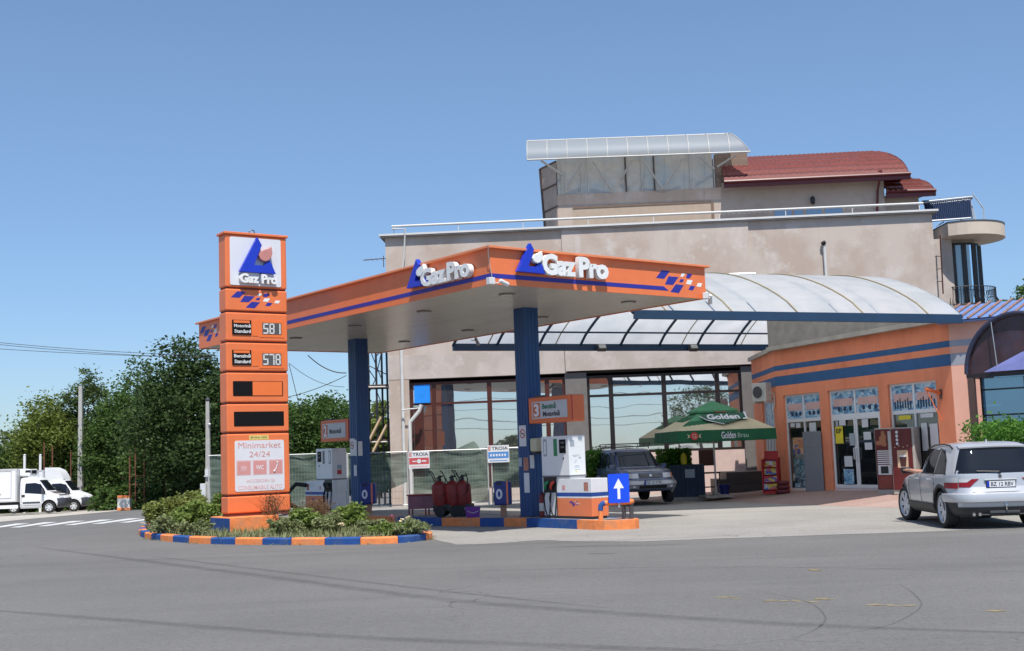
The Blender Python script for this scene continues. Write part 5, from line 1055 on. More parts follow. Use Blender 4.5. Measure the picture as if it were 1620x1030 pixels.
for x, y in ((0, 0), (cxl + ra - .08, 0), (cxl + ra - .08, 1.5)): mb = MB(); mb.box(x - .07, x + .07, y - .07, y + .07, 0, zs_ - .09); mb.build('post', PST, porch)
zg_ = zs_ - .1; mb = MB(); mb.box(.1, 2 * ra - .1, .30, .32, .2, zg_); gs = mb.build('glass_screen', BG, porch)
for z in [zg_ - .28, zg_ - .86, zg_ - 1.43, zg_ - 2.0]: mb = MB(); mb.box(.1, 2 * ra - .1, .27, .35, z, z + .035); mb.build('bar', MULD, gs)
for x in (.12, 1.08, 2.1): mb = MB(); mb.box(x - .02, x + .02, .265, .355, .2, zg_); mb.build('bar', MULD, gs)
# air conditioner on the return wall
q = W(1207, 622, 39.6); ac_ = thing('air_conditioner', 'white outdoor air conditioning unit on the wall at the left end of the minimarket', 'air conditioner', (q.x, q.y, 0), R(-50))
zz0, zz1 = W(1207, 638, 39.6).z, W(1207, 606, 39.6).z; mb = MB(); mb.box(-.28, .28, -.2, .1, zz0 + .05, zz1); mb.build('casing', mat('ac_white', (.55, .54, .50), .5), ac_, bevel=.02); mb = MB(); mb.lathe([(.17, .0), (.19, -.02), (.03, -.025)], (-.05, -.2, (zz0 + zz1) / 2 + .03), 16, M=RX(R(-90))); mb.build('fan_grille', DGREY, ac_)
mb = MB(); mb.box(-.25, -.2, -.2, .2, zz0, zz0 + .05); mb.box(.2, .25, -.2, .2, zz0, zz0 + .05); mb.tube([(.28, 0, zz0 + .3), (.4, .05, zz0 + .3), (.4, .05, zz0 - .05), (.3, .05, zz0 - .3)], .02, 6); mb.build('bracket', PIPE, ac_)

# ------------------------------------------------------------------ translucent vault between canopy, shop and building
VZ = 5.1
fa, fb = G(1010, 492, VZ), W(1521, 499, 31.0); ba, bb = G(780, 545, VZ), G(1217, 546, VZ)
fa = fa + (fa - fb) * .015; ba = ba + (ba - bb) * .13
vt = thing('vaulted_awning', 'large translucent white vaulted awning on dark blue steel beams between the canopy and the shop', 'awning', (0, 0, 0))
TRV = bpy.data.materials.new('white_translucent_sheet'); TRV.use_nodes = True; _n = TRV.node_tree.nodes; _l = TRV.node_tree.links; _b = _n['Principled BSDF']; _b.inputs['Base Color'].default_value = (.66, .70, .72, 1); _b.inputs['Roughness'].default_value = .6
_tc = _n.new('ShaderNodeTexCoord'); _ns = _n.new('ShaderNodeTexNoise'); _ns.inputs['Scale'].default_value = 1.4; _ns.inputs['Detail'].default_value = 6; _l.new(_tc.outputs['Object'], _ns.inputs['Vector'])
_cr = _n.new('ShaderNodeValToRGB'); _cr.color_ramp.elements[0].position = .3; _cr.color_ramp.elements[0].color = (.70, .74, .76, 1); _cr.color_ramp.elements[1].position = .6; _cr.color_ramp.elements[1].color = (.84, .86, .87, 1); _l.new(_ns.outputs[0], _cr.inputs[0]); _l.new(_cr.outputs[0], _b.inputs['Base Color'])
_t = _n.new('ShaderNodeBsdfTranslucent'); _l.new(_cr.outputs[0], _t.inputs[0]); _m1 = _n.new('ShaderNodeMixShader'); _m1.inputs[0].default_value = .6; _l.new(_b.outputs[0], _m1.inputs[1]); _l.new(_t.outputs[0], _m1.inputs[2]); _l.new(_m1.outputs[0], _n['Material Output'].inputs[0])
VB = mat('vault_beam_blue', (.010, .042, .095), .5, var=.1); RIBT = mat('rib_tan', (.35, .29, .18), .6)
RISE = 1.62
def vp(f, t):                                                  # f along, t across front(0) -> back(1)
    a = fa.lerp(fb, f); b = ba.lerp(bb, f); p = a.lerp(b, t); p.z = p.z + .0 + RISE * math.sin(math.pi * t) ** .8; return p
NF = 48; mb = MB(); mb.grid([[vp(i / NF, j / 24) for j in range(25)] for i in range(NF + 1)]); vs_ = mb.build('roof_sheet', TRV, vt, smooth=60)
fs = [(.0), .125, .25, .375, .5, .625, .75, .875, 1.0]
for i, f in enumerate(fs):
    mb = MB(); mb.tube([vp(f, j / 24) + Vector((0, 0, -.05)) for j in range(25)], .045, 6); mb.build('arch_rib', VB, vt)
for i in range(5):
    f = .10 + i * .20; mb = MB(); mb.tube([vp(f, j / 24) + Vector((0, 0, .015)) for j in range(25)], .022, 5); mb.build('sheet_joint', RIBT, vs_)
def beam(a, b, h, w_, nm, m=VB):
    d = (b - a); rz = math.atan2(d.y, d.x); ry = -math.atan2(d.z, math.hypot(d.x, d.y)); mb = MB(); mb.box(0, d.length, -w_ / 2, w_ / 2, -h, .02, T(a.x, a.y, a.z) @ RZ(rz) @ RY(ry)); return mb.build(nm, m, vt)
beam(vp(0, 0), vp(1, 0), .20, .12, 'front_beam'); beam(vp(0, 1), vp(1, 1), .20, .12, 'rear_beam')
mb = MB()
for t in (.06, .94, .25, .5, .75): mb.tube([vp(0, t) + Vector((0, 0, -.08)), vp(1, t) + Vector((0, 0, -.08))], .03, 5)
mb.build('purlin', VB, vt)
# gable wall of render under the vault along the shop
mb = MB(); M_s = sfm.M; top = []
for k in range(12):
    x = -.4 + (SLEN - .2) * k / 11; p = M_s @ Vector((x, .12, 0)); best = VZ
    # height of the vault above this spot
    for f in [i / 60 for i in range(61)]:
        for t in [j / 60 for j in range(61)]:
            q = vp(f, t)
            if (q.x - p.x) ** 2 + (q.y - p.y) ** 2 < .02: best = max(best, q.z - .1)
    top.append((x, best))
pts = [(-.4, SH + .13), (SLEN - .6, SH + .13)] + top[::-1]
mb.front(pts, .06, .18); mb.build('gable_wall', mat('gable_grey', (.36, .34, .30), .9, var=.15, dirt=(.25, .22, .18)), shop)
# floodlights hung below the rear beam
for f in (.17, .47):
    pass
for px, nm in ((950, 'left'), (1095, 'right')):
    q = None
    for f in [i / 200 for i in range(201)]:
        p = vp(f, 1); d = p - Vector((0, 0, CAM_H)); x = 810 + FPX * d.dot(_R) / d.dot(_F)
        if q is None or abs(x - px) < q[0]: q = (abs(x - px), p)
    p = q[1]; fl = thing('floodlight', 'small floodlight hung under the vault beam, the ' + nm + ' one of the two', 'floodlight', (p.x, p.y - .2, VZ - .1), R(20), 'floodlights under the vault beam')
    mb = MB(); mb.box(-.15, .15, -.08, .08, -.12, .08, RX(R(-30))); mb.build('housing', DGREY, fl, bevel=.01); mb = MB(); mb.box(-.12, .12, -.09, -.082, -.09, .05, RX(R(-30))); mb.build('lens', LENS, fl); mb = MB(); mb.box(-.02, .02, -.02, .2, .06, .1); mb.build('bracket', DGREY, fl)
# ------------------------------------------------------------------ vehicles: bodies lofted from horizontal sections
class Body:
    def __init__(s, lv, nf=5.0, nr=6.0): s.z = np.array([l[0] for l in lv]); s.xr = np.array([l[1] for l in lv]); s.xf = np.array([l[2] for l in lv]); s.hw = np.array([l[3] for l in lv]); s.nf = nf; s.nr = nr
    def at(s, z): return (np.interp(z, s.z, s.xr), np.interp(z, s.z, s.xf), np.interp(z, s.z, s.hw))
    def th(s, t, z, off=0.0):
        xr, xf, hw = s.at(z); xm, a = (xr + xf) / 2, (xf - xr) / 2; c, q = math.cos(t), math.sin(t); n = s.nf if c > 0 else s.nr
        return Vector((xm + (a + off) * math.copysign(abs(c) ** (2 / n), c), (hw + off) * math.copysign(abs(q) ** (2 / n), q), z))
    def side_y(s, x, z):
        xr, xf, hw = s.at(z); xm, a = (xr + xf) / 2, (xf - xr) / 2; n = s.nf if x > xm else s.nr; u = min(1, abs(x - xm) / a); return hw * max(0, 1 - u ** n) ** (1 / n)
    def side(s, x, z, sg=1, off=.004): return Vector((x, sg * (s.side_y(x, z) + off), z))
    def end(s, y, z, front=False, off=.004):
        xr, xf, hw = s.at(z); xm, a = (xr + xf) / 2, (xf - xr) / 2; n = s.nf if front else s.nr; u = min(1, abs(y) / hw); d = a * max(0, 1 - u ** n) ** (1 / n) + off
        return Vector((xm + (d if front else -d), y, z))
    def mesh(s, zs, nth=96):
        ts = []
        for k in range(nth):
            ts.append(2 * math.pi * k / nth)
        rows = [[s.th(t, z) for t in ts] for z in zs]; mb = MB(); mb.grid(rows, True); n = nth; k = len(zs)
        mb.f.append(tuple(range(n - 1, -1, -1))); mb.m.append(0); mb.f.append(tuple((k - 1) * n + j for j in range(n))); mb.m.append(0); return mb
def patch(fn, cols, rows):                                     # fn(u, v) with u in cols, v in rows
    mb = MB(); mb.grid([[fn(u, v) for u in cols] for v in rows]); return mb
def lin_(a, b, n): return [a + (b - a) * k / n for k in range(n + 1)]
def side_poly(B, pts, sg, off=.005):                           # filled outline on the body side (fan of strips between lower and upper line)
    lo, hi = pts; mb = MB(); n = 14; m = 5; rows = []
    for k in range(n + 1):
        f = k / n; xa, za = lo[0][0] + (lo[1][0] - lo[0][0]) * f, lo[0][1] + (lo[1][1] - lo[0][1]) * f
        # upper line is a polyline over the same fraction
        q = f * (len(hi) - 1); i = min(int(q), len(hi) - 2); g = q - i; xb, zb = hi[i][0] + (hi[i + 1][0] - hi[i][0]) * g, hi[i][1] + (hi[i + 1][1] - hi[i][1]) * g
        rows.append([B.side(xa + (xb - xa) * j / m, za + (zb - za) * j / m, sg, off) for j in range(m + 1)])
    mb.grid(rows); return mb
def strip(B, pts, sg, wd=.006, off=.003, end=None):            # thin seam line drawn on the body
    mb = MB(); P = []
    for i in range(len(pts) - 1):
        for k in range(6): f = k / 6; P.append((pts[i][0] + (pts[i + 1][0] - pts[i][0]) * f, pts[i][1] + (pts[i + 1][1] - pts[i][1]) * f))
    P.append(pts[-1]); V = [(B.side(x, z, sg, off) if end is None else B.end(x, z, end == 'f', off)) for x, z in P]
    mb.tube(V, wd, 4); return mb
def cut(obj, cutters):
    for c in cutters:
        m = obj.modifiers.new('cut', 'BOOLEAN'); m.operation = 'DIFFERENCE'; m.object = c; m.solver = 'EXACT'
    dg = bpy.context.evaluated_depsgraph_get(); me = bpy.data.meshes.new_from_object(obj.evaluated_get(dg)); obj.modifiers.clear(); obj.data = me
    for c in cutters: bpy.data.objects.remove(c)
    me.shade_smooth(); me.set_sharp_from_angle(angle=R(32)); return obj
def wheel(parent, x, y, r, wd, sg, rim_m, spokes=7, steer=0.0, rimr=.74):
    M = T(x, y, r) @ RZ(steer) @ RX(R(90) * -sg)               # lathe axis along +-y, outer face on the sg side
    mb = MB(); mb.lathe([(r * rimr, -wd / 2), (r * .93, -wd / 2), (r, -wd / 2 + .03), (r, wd / 2 - .03), (r * .93, wd / 2), (r * rimr, wd / 2 - .01), (r * rimr, -wd / 2)], n=40, M=M, caps=False)
    w_ = bpy.data.objects.new('wheel', None); col.objects.link(w_); w_.parent = parent
    mb.build('tyre', RUBBER, w_, smooth=35)
    mb = MB(); mb.lathe([(r * rimr * 1.01, wd / 2 - .012), (r * rimr * .93, wd / 2 - .01), (r * rimr * .9, wd / 2 - .07), (.0001, wd / 2 - .09)], n=40, M=M, caps=False); mb.build('rim_well', DGREY, w_, smooth=35)
    mb = MB(); mb.lathe([(r * .12, wd / 2 - .10), (r * .13, wd / 2 - .03), (r * .08, wd / 2 - .02), (.0001, wd / 2 - .02)], n=16, M=M)
    mb.lathe([(r * rimr * .90, wd / 2 - .05), (r * rimr * 1.0, wd / 2 - .008), (r * rimr * .93, wd / 2 - .004), (r * rimr * .88, wd / 2 - .04)], n=40, M=M, caps=False)
    for k in range(spokes):
        a = 2 * math.pi * k / spokes; Mk = M @ RZ(a); h = .036 if spokes < 9 else .018
        mb.add([Mk @ Vector(p) for p in ((r * .08, -h, wd / 2 - .03), (r * rimr * .92, -h * 1.5, wd / 2 - .035), (r * rimr * .92, h * 1.5, wd / 2 - .035), (r * .08, h, wd / 2 - .03), (r * .08, -h, wd / 2 - .07), (r * rimr * .92, -h * 1.5, wd / 2 - .08), (r * rimr * .92, h * 1.5, wd / 2 - .08), (r * .08, h, wd / 2 - .07))], [(0, 1, 2, 3), (0, 4, 5, 1), (3, 2, 6, 7), (1, 5, 6, 2)])
    mb.build('rim', rim_m, w_, smooth=30)
SILV = mat('silver_car_paint', (.54, .55, .57), .36, .35, var=.02, coat=.5); RIMM = mat('alloy_rim', (.62, .63, .65), .4, .2, var=.05)
CARG = glass_mat('car_glass', (.008, .010, .014), .01, .03, .03, 0, (.45, .5, .58), sp=.05); CLAD = mat('dark_cladding', (.035, .035, .037), .6, var=.1)
TAILR = mat('tail_light_red', (.26, .004, .010), .35, var=.1); TAILW = mat('tail_light_clear', (.55, .55, .56), .12, var=.1, coat=1); CHROME = mat('chrome', (.75, .75, .76), .12, 1.0, var=.03)
PLATE = mat('plate_white', (.72, .73, .75), .4, var=.03); EUB = mat('plate_blue', (.01, .04, .42), .4)
def numplate(parent, M, txt, wd=.52):
    mb = MB(); mb.box(-wd / 2 - .012, wd / 2 + .012, 0, .012, -.067, .067, M); f = mb.build('number_plate', BLACK, parent)
    mb = MB(); mb.box(-wd / 2, wd / 2, -.004, 0, -.056, .056, M); mb.build('plate_face', PLATE, f); mb = MB(); mb.box(-wd / 2, -wd / 2 + .045, -.007, -.004, -.056, .056, M); mb.build('blue_band', EUB, f)
    fit_text('lettering', txt, (-wd / 2 + .075, wd / 2 - .03, -.038, .038), -.004, BLACK, f, fat=.015, ext=.001, pre=M)
# --- silver car
rr1, fl1 = G(1500, 838), G(1436, 829)
car = thing('silver_car', 'silver off-road car seen from behind, driver resting an arm on the open window', 'car', (8.60, 22.1, 0), math.atan2(1, .055)); car.scale = (.955, .955, .945)
lvS = [(.24, .22, 4.30, .80), (.30, .08, 4.42, .87), (.42, .03, 4.52, .905), (.55, .0, 4.56, .920), (.66, .02, 4.56, .925), (.72, .045, 4.53, .925), (.80, .075, 4.46, .925), (.90, .085, 4.30, .922), (.97, .09, 3.95, .912), (1.02, .095, 3.45, .895), (1.05, .10, 3.22, .878), (1.10, .115, 3.10, .858), (1.25, .20, 2.86, .805), (1.40, .285, 2.60, .748), (1.52, .36, 2.32, .698), (1.575, .41, 2.15, .66), (1.61, .50, 1.95, .60), (1.635, .68, 1.70, .47), (1.65, .95, 1.5, .25)]
BS = Body(lvS, 3.6, 5.5)
zs_l = sorted(set([round(z, 3) for z in list(np.linspace(.24, 1.65, 52))] + [l[0] for l in lvS]))
mb = BS.mesh(zs_l, 120); cb = mb.build('car_body', [SILV, CLAD, BLACK], car, smooth=32)
cut_ = []
for x in (.86, 3.66):
    for sg in (-1, 1):
        m = MB(); m.lathe([(.425, -.17), (.425, .19)], (x, sg * .80, .37), 40, M=RX(R(90))); cut_.append(m.build('c', BLACK, car))
m = MB(); m.add([Vector((x, y, z)) for y in (1.1, -.55) for x, z in ((2.22, 1.055), (3.00, 1.065), (2.50, 1.47), (2.24, 1.50))], [(0, 1, 2, 3), (7, 6, 5, 4), (0, 4, 5, 1), (1, 5, 6, 2), (2, 6, 7, 3), (3, 7, 4, 0)]); cut_.append(m.build('c', BLACK, car))
cut(cb, cut_)
cb.data.materials.clear()
for m in (SILV, CLAD, BLACK): cb.data.materials.append(m)
for p in cb.data.polygons:
    c = p.center; inside = abs(c.y) < BS.side_y(c.x, max(.24, c.z)) - .012 and (c.x > BS.at(c.z)[0] + .06 and c.x < BS.at(c.z)[1] - .06) and .24 < c.z < 1.55 and abs(p.normal.z) < .999
    wh = min((math.hypot(c.x - x, c.z - .37) for x in (.86, 3.66)))
    p.material_index = 2 if ((inside and wh < .44) or (2.15 < c.x < 3.05 and 1.04 < c.z < 1.52 and abs(c.y) < BS.side_y(c.x, c.z) - .02)) else (1 if c.z < .36 or (c.z < .47 and c.x < .35 and abs(c.y) > .35 and False) else 0)
# dark wheel-arch lips, sills and rear valance
for x in (.86, 3.66):
    for sg in (-1, 1):
        A = [R(a) for a in lin_(-8, 188, 24)]
        mb = MB(); mb.grid([[Vector((x + r_ * math.cos(a), sg * (BS.side_y(x + r_ * math.cos(a), max(.26, .37 + r_ * math.sin(a))) + o), .37 + r_ * math.sin(a))) for a in A] for r_, o in ((.415, -.03), (.415, .012), (.47, .014), (.485, .002))]); mb.build('arch_trim', CLAD, car, smooth=50)
for sg in (-1, 1):
    mb = MB(); mb.grid([[BS.side(x, z, sg, o) for x in lin_(1.30, 3.22, 12)] for z, o in ((.26, .004), (.33, .03), (.43, .03), (.46, .004))]); mb.build('sill_trim', CLAD, car, smooth=40)
mb = patch(lambda t, z: BS.th(R(t), z, .012), lin_(128, 232, 40), [.25, .30, .36, .42]); mb.build('lower_valance', CLAD, car, smooth=60)
mb = patch(lambda t, z: BS.th(R(t), z, .010), lin_(110, 140, 14), [.26, .34, .42, .50, .53]); mb.build('corner_cladding', CLAD, car, smooth=60)
mb = patch(lambda t, z: BS.th(R(t), z, .010), lin_(220, 250, 14), [.26, .34, .42, .50, .53]); mb.build('corner_cladding', CLAD, car, smooth=60)
# bumper ledge and creases
mb = MB(); mb.grid([[BS.th(R(t), z, o) for t in lin_(112, 248, 60)] for z, o in ((.50, .0), (.52, .025), (.60, .035), (.665, .03), (.685, .0))]); mb.build('rear_bumper', SILV, car, smooth=35)
mb = strip(BS, [(-.78, .70), (.78, .70)], 1, .006, .0, 'r'); mb.build('bumper_seam', BLACK, car)
# glass
gy = lambda z: BS.at(z)[2]
mb = MB(); mb.grid([[BS.end(y * (gy(z) - .10), z, False, .006) for y in lin_(-1, 1, 24)] for z in lin_(1.055, 1.50, 8)]); mb.build('rear_window', CARG, car, smooth=60)
mb = MB(); mb.grid([[BS.end(y * (gy(z) - .09), z, True, .006) for y in lin_(-1, 1, 24)] for z in lin_(1.08, 1.54, 8)]); mb.build('windscreen', CARG, car, smooth=60)
for sg in (-1, 1):
    side_poly(BS, (((.62, 1.05), (1.25, 1.055)), [(.78, 1.34), (1.0, 1.475), (1.25, 1.51)]), sg).build('quarter_window', CARG, car, smooth=60)
    side_poly(BS, (((1.30, 1.055), (2.17, 1.06)), [(1.30, 1.515), (1.75, 1.525), (2.17, 1.505)]), sg).build('side_window', CARG, car, smooth=60)
    if sg < 0: side_poly(BS, (((2.22, 1.06), (3.04, 1.07)), [(2.22, 1.50), (2.38, 1.48), (2.55, 1.40)]), sg).build('side_window', CARG, car, smooth=60)
    mb = MB(); mb.tube([BS.side(x, z, sg, .008) for x, z in ((.55, 1.045), (1.3, 1.045), (2.2, 1.05), (3.08, 1.06))], .009, 5); mb.build('window_trim', BLACK, car)
    mb = MB(); mb.tube([BS.side(x, z, sg, .006) for x, z in ((.60, 1.06), (.72, 1.30), (.98, 1.49), (1.3, 1.53), (2.2, 1.515), (2.45, 1.46), (3.05, 1.07))], .012, 5); mb.build('window_trim', BLACK, car)
    for pts in (((3.10, 1.0), (3.12, .75), (3.05, .47)), ((2.19, 1.04), (2.19, .75), (2.16, .47)), ((1.28, 1.04), (1.20, .88), (1.26, .68), (1.36, .47)), ((1.36, .47), (2.16, .47), (3.05, .47))): strip(BS, pts, sg, .005, .001).build('door_seam', BLACK, car)
    for x in (2.02, 1.40) if False else (1.45, 2.32):
        p = BS.side(x, .935, sg, .0); mb = MB(); mb.tube([p, p + Vector((.04, sg * .03, 0)), p + Vector((.17, sg * .03, 0)), p + Vector((.21, 0, 0))], .014, 6); mb.build('door_handle', SILV, car, smooth=50)
    mb = MB(); pr = [(1.0, 1.53), (1.1, 1.60), (1.6, 1.635), (2.1, 1.61), (2.3, 1.52)]; mb.tube([Vector((x, sg * .665 if 1.0 < x < 2.3 else sg * .69, z)) for x, z in ((.60, 1.53), (.75, 1.59), (1.2, 1.615), (1.8, 1.605), (2.15, 1.56), (2.3, 1.50))], .018, 6); mb.build('roof_rail', BLACK, car, smooth=60)
    # mirror
    p = Vector((2.88, sg * .84, 1.10)); mb = MB(); mb.box(p.x - .05, p.x + .06, min(p.y + sg * .06, p.y + sg * .27), max(p.y + sg * .06, p.y + sg * .27), 1.03, 1.16); m_ = mb.build('door_mirror', BLACK, car, bevel=.03, seg=3); mb = MB(); mb.tube([p + Vector((0, -sg * .03, -.03)), p + Vector((0, sg * .1, -.02))], .03, 6); mb.build('mirror_stalk', BLACK, car)
    # tail lights: red wrap-round lamp with clear top, and the inner wedge on the tailgate
    t0, t1 = (128, 150) if sg > 0 else (210, 232)
    T0 = lin_(118, 147, 16) if sg > 0 else lin_(213, 242, 16)
    patch(lambda t, z: BS.th(R(t), z, .014), T0, lin_(.775, .885, 3)).build('tail_light', TAILR, car, smooth=60); patch(lambda t, z: BS.th(R(t), z, .015), T0, lin_(.888, .985, 3)).build('clear_lamp', TAILW, car, smooth=60)
    band_ = lambda z0, z1, a0, a1, b0, b1: [[BS.end(sg * (a0 + (a1 - a0) * v / 3 + ((b0 + (b1 - b0) * v / 3) - (a0 + (a1 - a0) * v / 3)) * u / 6), z0 + (z1 - z0) * v / 3, False, .012) for u in range(7)] for v in range(4)]
    mb = MB(); mb.grid(band_(.80, .888, .735, .735, .56, .47)); mb.grid(band_(.888, .95, .60, .52, .47, .385)); mb.build('tailgate_light', TAILR, car, smooth=60)
    mb = MB(); mb.grid(band_(.891, .95, .735, .735, .605, .525)); mb.build('clear_lamp', TAILW, car, smooth=60)
mb = MB(); mb.grid([[BS.end(y, z, False, .006) for y in (-.50, 0, .50)] for z in (.745, .93)]) if False else None
# tailgate: spoiler, recess, wiper, badge, plate, tow bar, exhausts
mb = MB(); mb.grid([[Vector((BS.end(y * .62, 1.53, False, 0).x + dx, y * .62, z - .015 * y * y)) for y in lin_(-1, 1, 16)] for dx, z in ((.12, 1.60), (.0, 1.585), (-.055, 1.56), (-.05, 1.535), (.04, 1.53))]); mb.build('roof_spoiler', SILV, car, smooth=50)
mb = MB(); mb.grid([[Vector((BS.end(y * .60, 1.50, False, .0).x - .012, y * .60, z)) for y in lin_(-1, 1, 10)] for z in (1.50, 1.535)]); mb.build('spoiler_shadow_strip', BLACK, car)  # black strip standing in for the shade under the spoiler
a, b = BS.end(.0, 1.075, False, .02), BS.end(.42, 1.095, False, .02); mb = MB(); mb.tube([a, b], .014, 6); mb.build('rear_wiper', BLACK, car); mb = MB(); mb.lathe([(.03, 0), (.025, .03), (.0001, .03)], n=12, M=T(*BS.end(0, 1.06, False, .0)) @ RY(R(-90))); mb.build('wiper_hub', BLACK, car)
p = BS.end(0, .99, False, .004); Mq = T(p.x, p.y, p.z) @ RZ(R(-90))
mb = MB(); mb.front([(.036 * math.cos(t), .036 * math.sin(t)) for t in [u * math.pi / 10 for u in range(20)]], -.006, 0, Mq); bd_ = mb.build('round_badge', CHROME, car)
mb = MB(); mb.front([(.025 * math.cos(t), .025 * math.sin(t)) for t in [u * math.pi / 10 for u in range(20)]], -.009, -.006, Mq); mb.build('badge_centre', DGREY, bd_)
p = BS.end(-.60, .985, False, .004); Mq2 = T(p.x, p.y, p.z) @ RZ(R(-90)); mb = MB()
for k, (a, b) in enumerate(((-.09, -.06), (-.05, -.02), (.03, .05), (.06, .10))): mb.box(a, b, -.003, 0, -.012, .012, Mq2)
mb.build('model_badge', CHROME, car)
xpl = BS.end(0, .82, False, 0).x; Mp = T(xpl - .018, 0, .845) @ RZ(R(-90)); numplate(car, Mp, 'BZ 12 RBV')
mb = MB(); mb.box(-.30, .30, -.028, .0, .915, .94, T(xpl, 0, 0) @ RZ(R(-90))); mb.build('plate_lamp_bar', SILV, car, bevel=.006)
mb = MB(); xb = BS.at(.3)[0]; mb.box(xb - .06, xb - .0, -.30, .25, .30, .35); mb.box(xb - .03, xb + .02, -.45, .4, .27, .29); tb__ = mb.build('tow_bar', DGREY, car, bevel=.006); mb = MB(); mb.lathe([(.015, 0), (.015, .06), (.026, .075), (.028, .10), (.015, .125)], (xb - .08, -.05, .36), 12); mb.build('tow_ball', CHROME, car, smooth=50)
for y in (.42, .53): mb = MB(); mb.tube([(xb + .15, y, .29), (xb - .015, y, .285)], .032, 10); mb.build('exhaust_pipe', CHROME, car)
mb = MB(); mb.v = []; p0_ = Vector((.72, 0, 1.645)); mb.add([p0_ + Vector(v) for v in ((0, -.015, 0), (0, .015, 0), (.12, 0, .0), (.015, 0, .06))], [(0, 1, 3), (1, 2, 3), (2, 0, 3), (0, 2, 1)]); mb.build('roof_aerial', SILV, car)
patch(lambda t, z: BS.th(R(t), z, .014), lin_(22, 52, 10), [.70, .78, .84]).build('headlight', TAILW, car); patch(lambda t, z: BS.th(R(t), z, .014), lin_(-52, -22, 10), [.70, .78, .84]).build('headlight', TAILW, car)
for y in (-.17, .17): patch(lambda u, z: BS.end(u, z, True, .01), lin_(y - .12, y + .12, 4), [.66, .74, .80]).build('grille', BLACK, car)
for x, st_ in ((.86, 0), (3.66, R(7))):
    for sg in (-1, 1): wheel(car, x, sg * .775, .365, .25, sg, RIMM, 7, st_)
# --- the driver
SKIN = mat('skin', (.52, .27, .18), .5, var=.06); SHIRT = mat('shirt_white', (.62, .58, .55), .8, var=.05)
def skin_person(name, parent, verts, edges, radii, m, lv=2):
    me = bpy.data.meshes.new(name); me.from_pydata(verts, edges, []); o = bpy.data.objects.new(name, me); col.objects.link(o); o.parent = parent
    s = o.modifiers.new('skin', 'SKIN'); s.use_smooth_shade = True
    if not me.skin_vertices:
        bm = bmesh.new(); bm.from_mesh(me); bm.verts.layers.skin.verify(); bm.to_mesh(me); bm.free()
    for i, r in enumerate(radii): me.skin_vertices[0].data[i].radius = (r, r) if not isinstance(r, tuple) else r
    me.skin_vertices[0].data[0].use_root = True
    q = o.modifiers.new('sub', 'SUBSURF'); q.levels = lv; q.render_levels = lv; me.materials.append(m); return o
drv = thing('person', 'driver in a light short sleeved shirt, bare arm out of the silver car window', 'person', car.location, car.rotation_euler.z); drv.scale = car.scale
sy = .40; X0 = 2.28
Vd = [(X0, sy, .62), (X0 - .02, sy, .80), (X0 - .06, sy, .98), (X0 - .08, sy, 1.12), (X0 - .07, sy, 1.20), (X0 - .05, sy, 1.29), (X0 - .03, sy, 1.38), (X0 - .03, sy, 1.44),
      (X0 - .05, sy + .19, 1.11), (X0 + .10, sy + .36, 1.06), (X0 + .20, .93, 1.075), (X0 + .34, .985, 1.10), (X0 + .46, 1.03, 1.10), (X0 + .54, 1.05, 1.10),
      (X0 - .05, sy - .19, 1.11), (X0 + .10, sy - .22, .90), (X0 + .36, sy - .12, 1.0)]
Ed = [(0, 1), (1, 2), (2, 3), (3, 4), (4, 5), (5, 6), (6, 7), (3, 8), (8, 9), (9, 10), (10, 11), (11, 12), (12, 13), (3, 14), (14, 15), (15, 16)]
Rd = [.15, .15, .16, .13, .055, .085, .09, .05, .065, .05, .043, .036, .028, (.042, .02), .065, .05, .035]
body_ = skin_person('body', drv, Vd, Ed, Rd, SKIN)
hx, hy, hz = X0 + .54, 1.05, 1.10
for k, (dy, ln) in enumerate(((.028, .075), (.010, .085), (-.010, .080), (-.028, .062))):
    skin_person('finger', body_, [(hx - .02, hy + dy, hz), (hx + ln * .5, hy + dy * 1.15, hz + .004), (hx + ln * .85, hy + dy * 1.2, hz - .018), (hx + ln, hy + dy * 1.2, hz - .04)], [(0, 1), (1, 2), (2, 3)], [.011, .010, .009, .007], SKIN, 1)
skin_person('thumb', body_, [(hx - .03, hy - .02, hz + .01), (hx + .01, hy - .05, hz + .025), (hx + .05, hy - .06, hz + .02)], [(0, 1), (1, 2)], [.014, .012, .009], SKIN, 1)
skin_person('shirt', drv, [(X0, sy, .62), (X0 - .02, sy, .82), (X0 - .06, sy, .98), (X0 - .08, sy, 1.115), (X0 - .05, sy + .20, 1.105), (X0 + .06, sy + .32, 1.075), (X0 - .05, sy - .20, 1.105), (X0 + .05, sy - .215, .98)], [(0, 1), (1, 2), (2, 3), (3, 4), (4, 5), (3, 6), (6, 7)], [.165, .168, .175, .14, .082, .072, .08, .07], SHIRT)
mb = MB(); mb.lathe([(.02, 1.50), (.07, 1.485), (.10, 1.44), (.105, 1.38), (.09, 1.34)], (X0 - .045, sy, -.015), 16); mb.build('hair', mat('hair_dark', (.02, .014, .01), .7), drv, smooth=60)
mb = MB(); mb.lathe([(.012, -.02), (.018, 0), (.004, .03)], (X0 + .065, sy, 1.375), 8); mb.build('nose', SKIN, body_)
for s in (-1, 1): mb = MB(); mb.lathe([(.004, -.006), (.011, 0), (.004, .006)], (X0 + .052, sy + s * .032, 1.402), 8); mb.build('eye', BLACK, body_); mb = MB(); mb.lathe([(.01, -.025), (.018, 0), (.008, .03)], (X0 - .035, sy + s * .092, 1.38), 8); mb.build('ear', SKIN, body_)
mb = MB(); mb.box(X0 + .052, X0 + .058, sy - .022, sy + .022, 1.325, 1.331); mb.build('mouth', mat('lips', (.35, .12, .09), .5), body_)

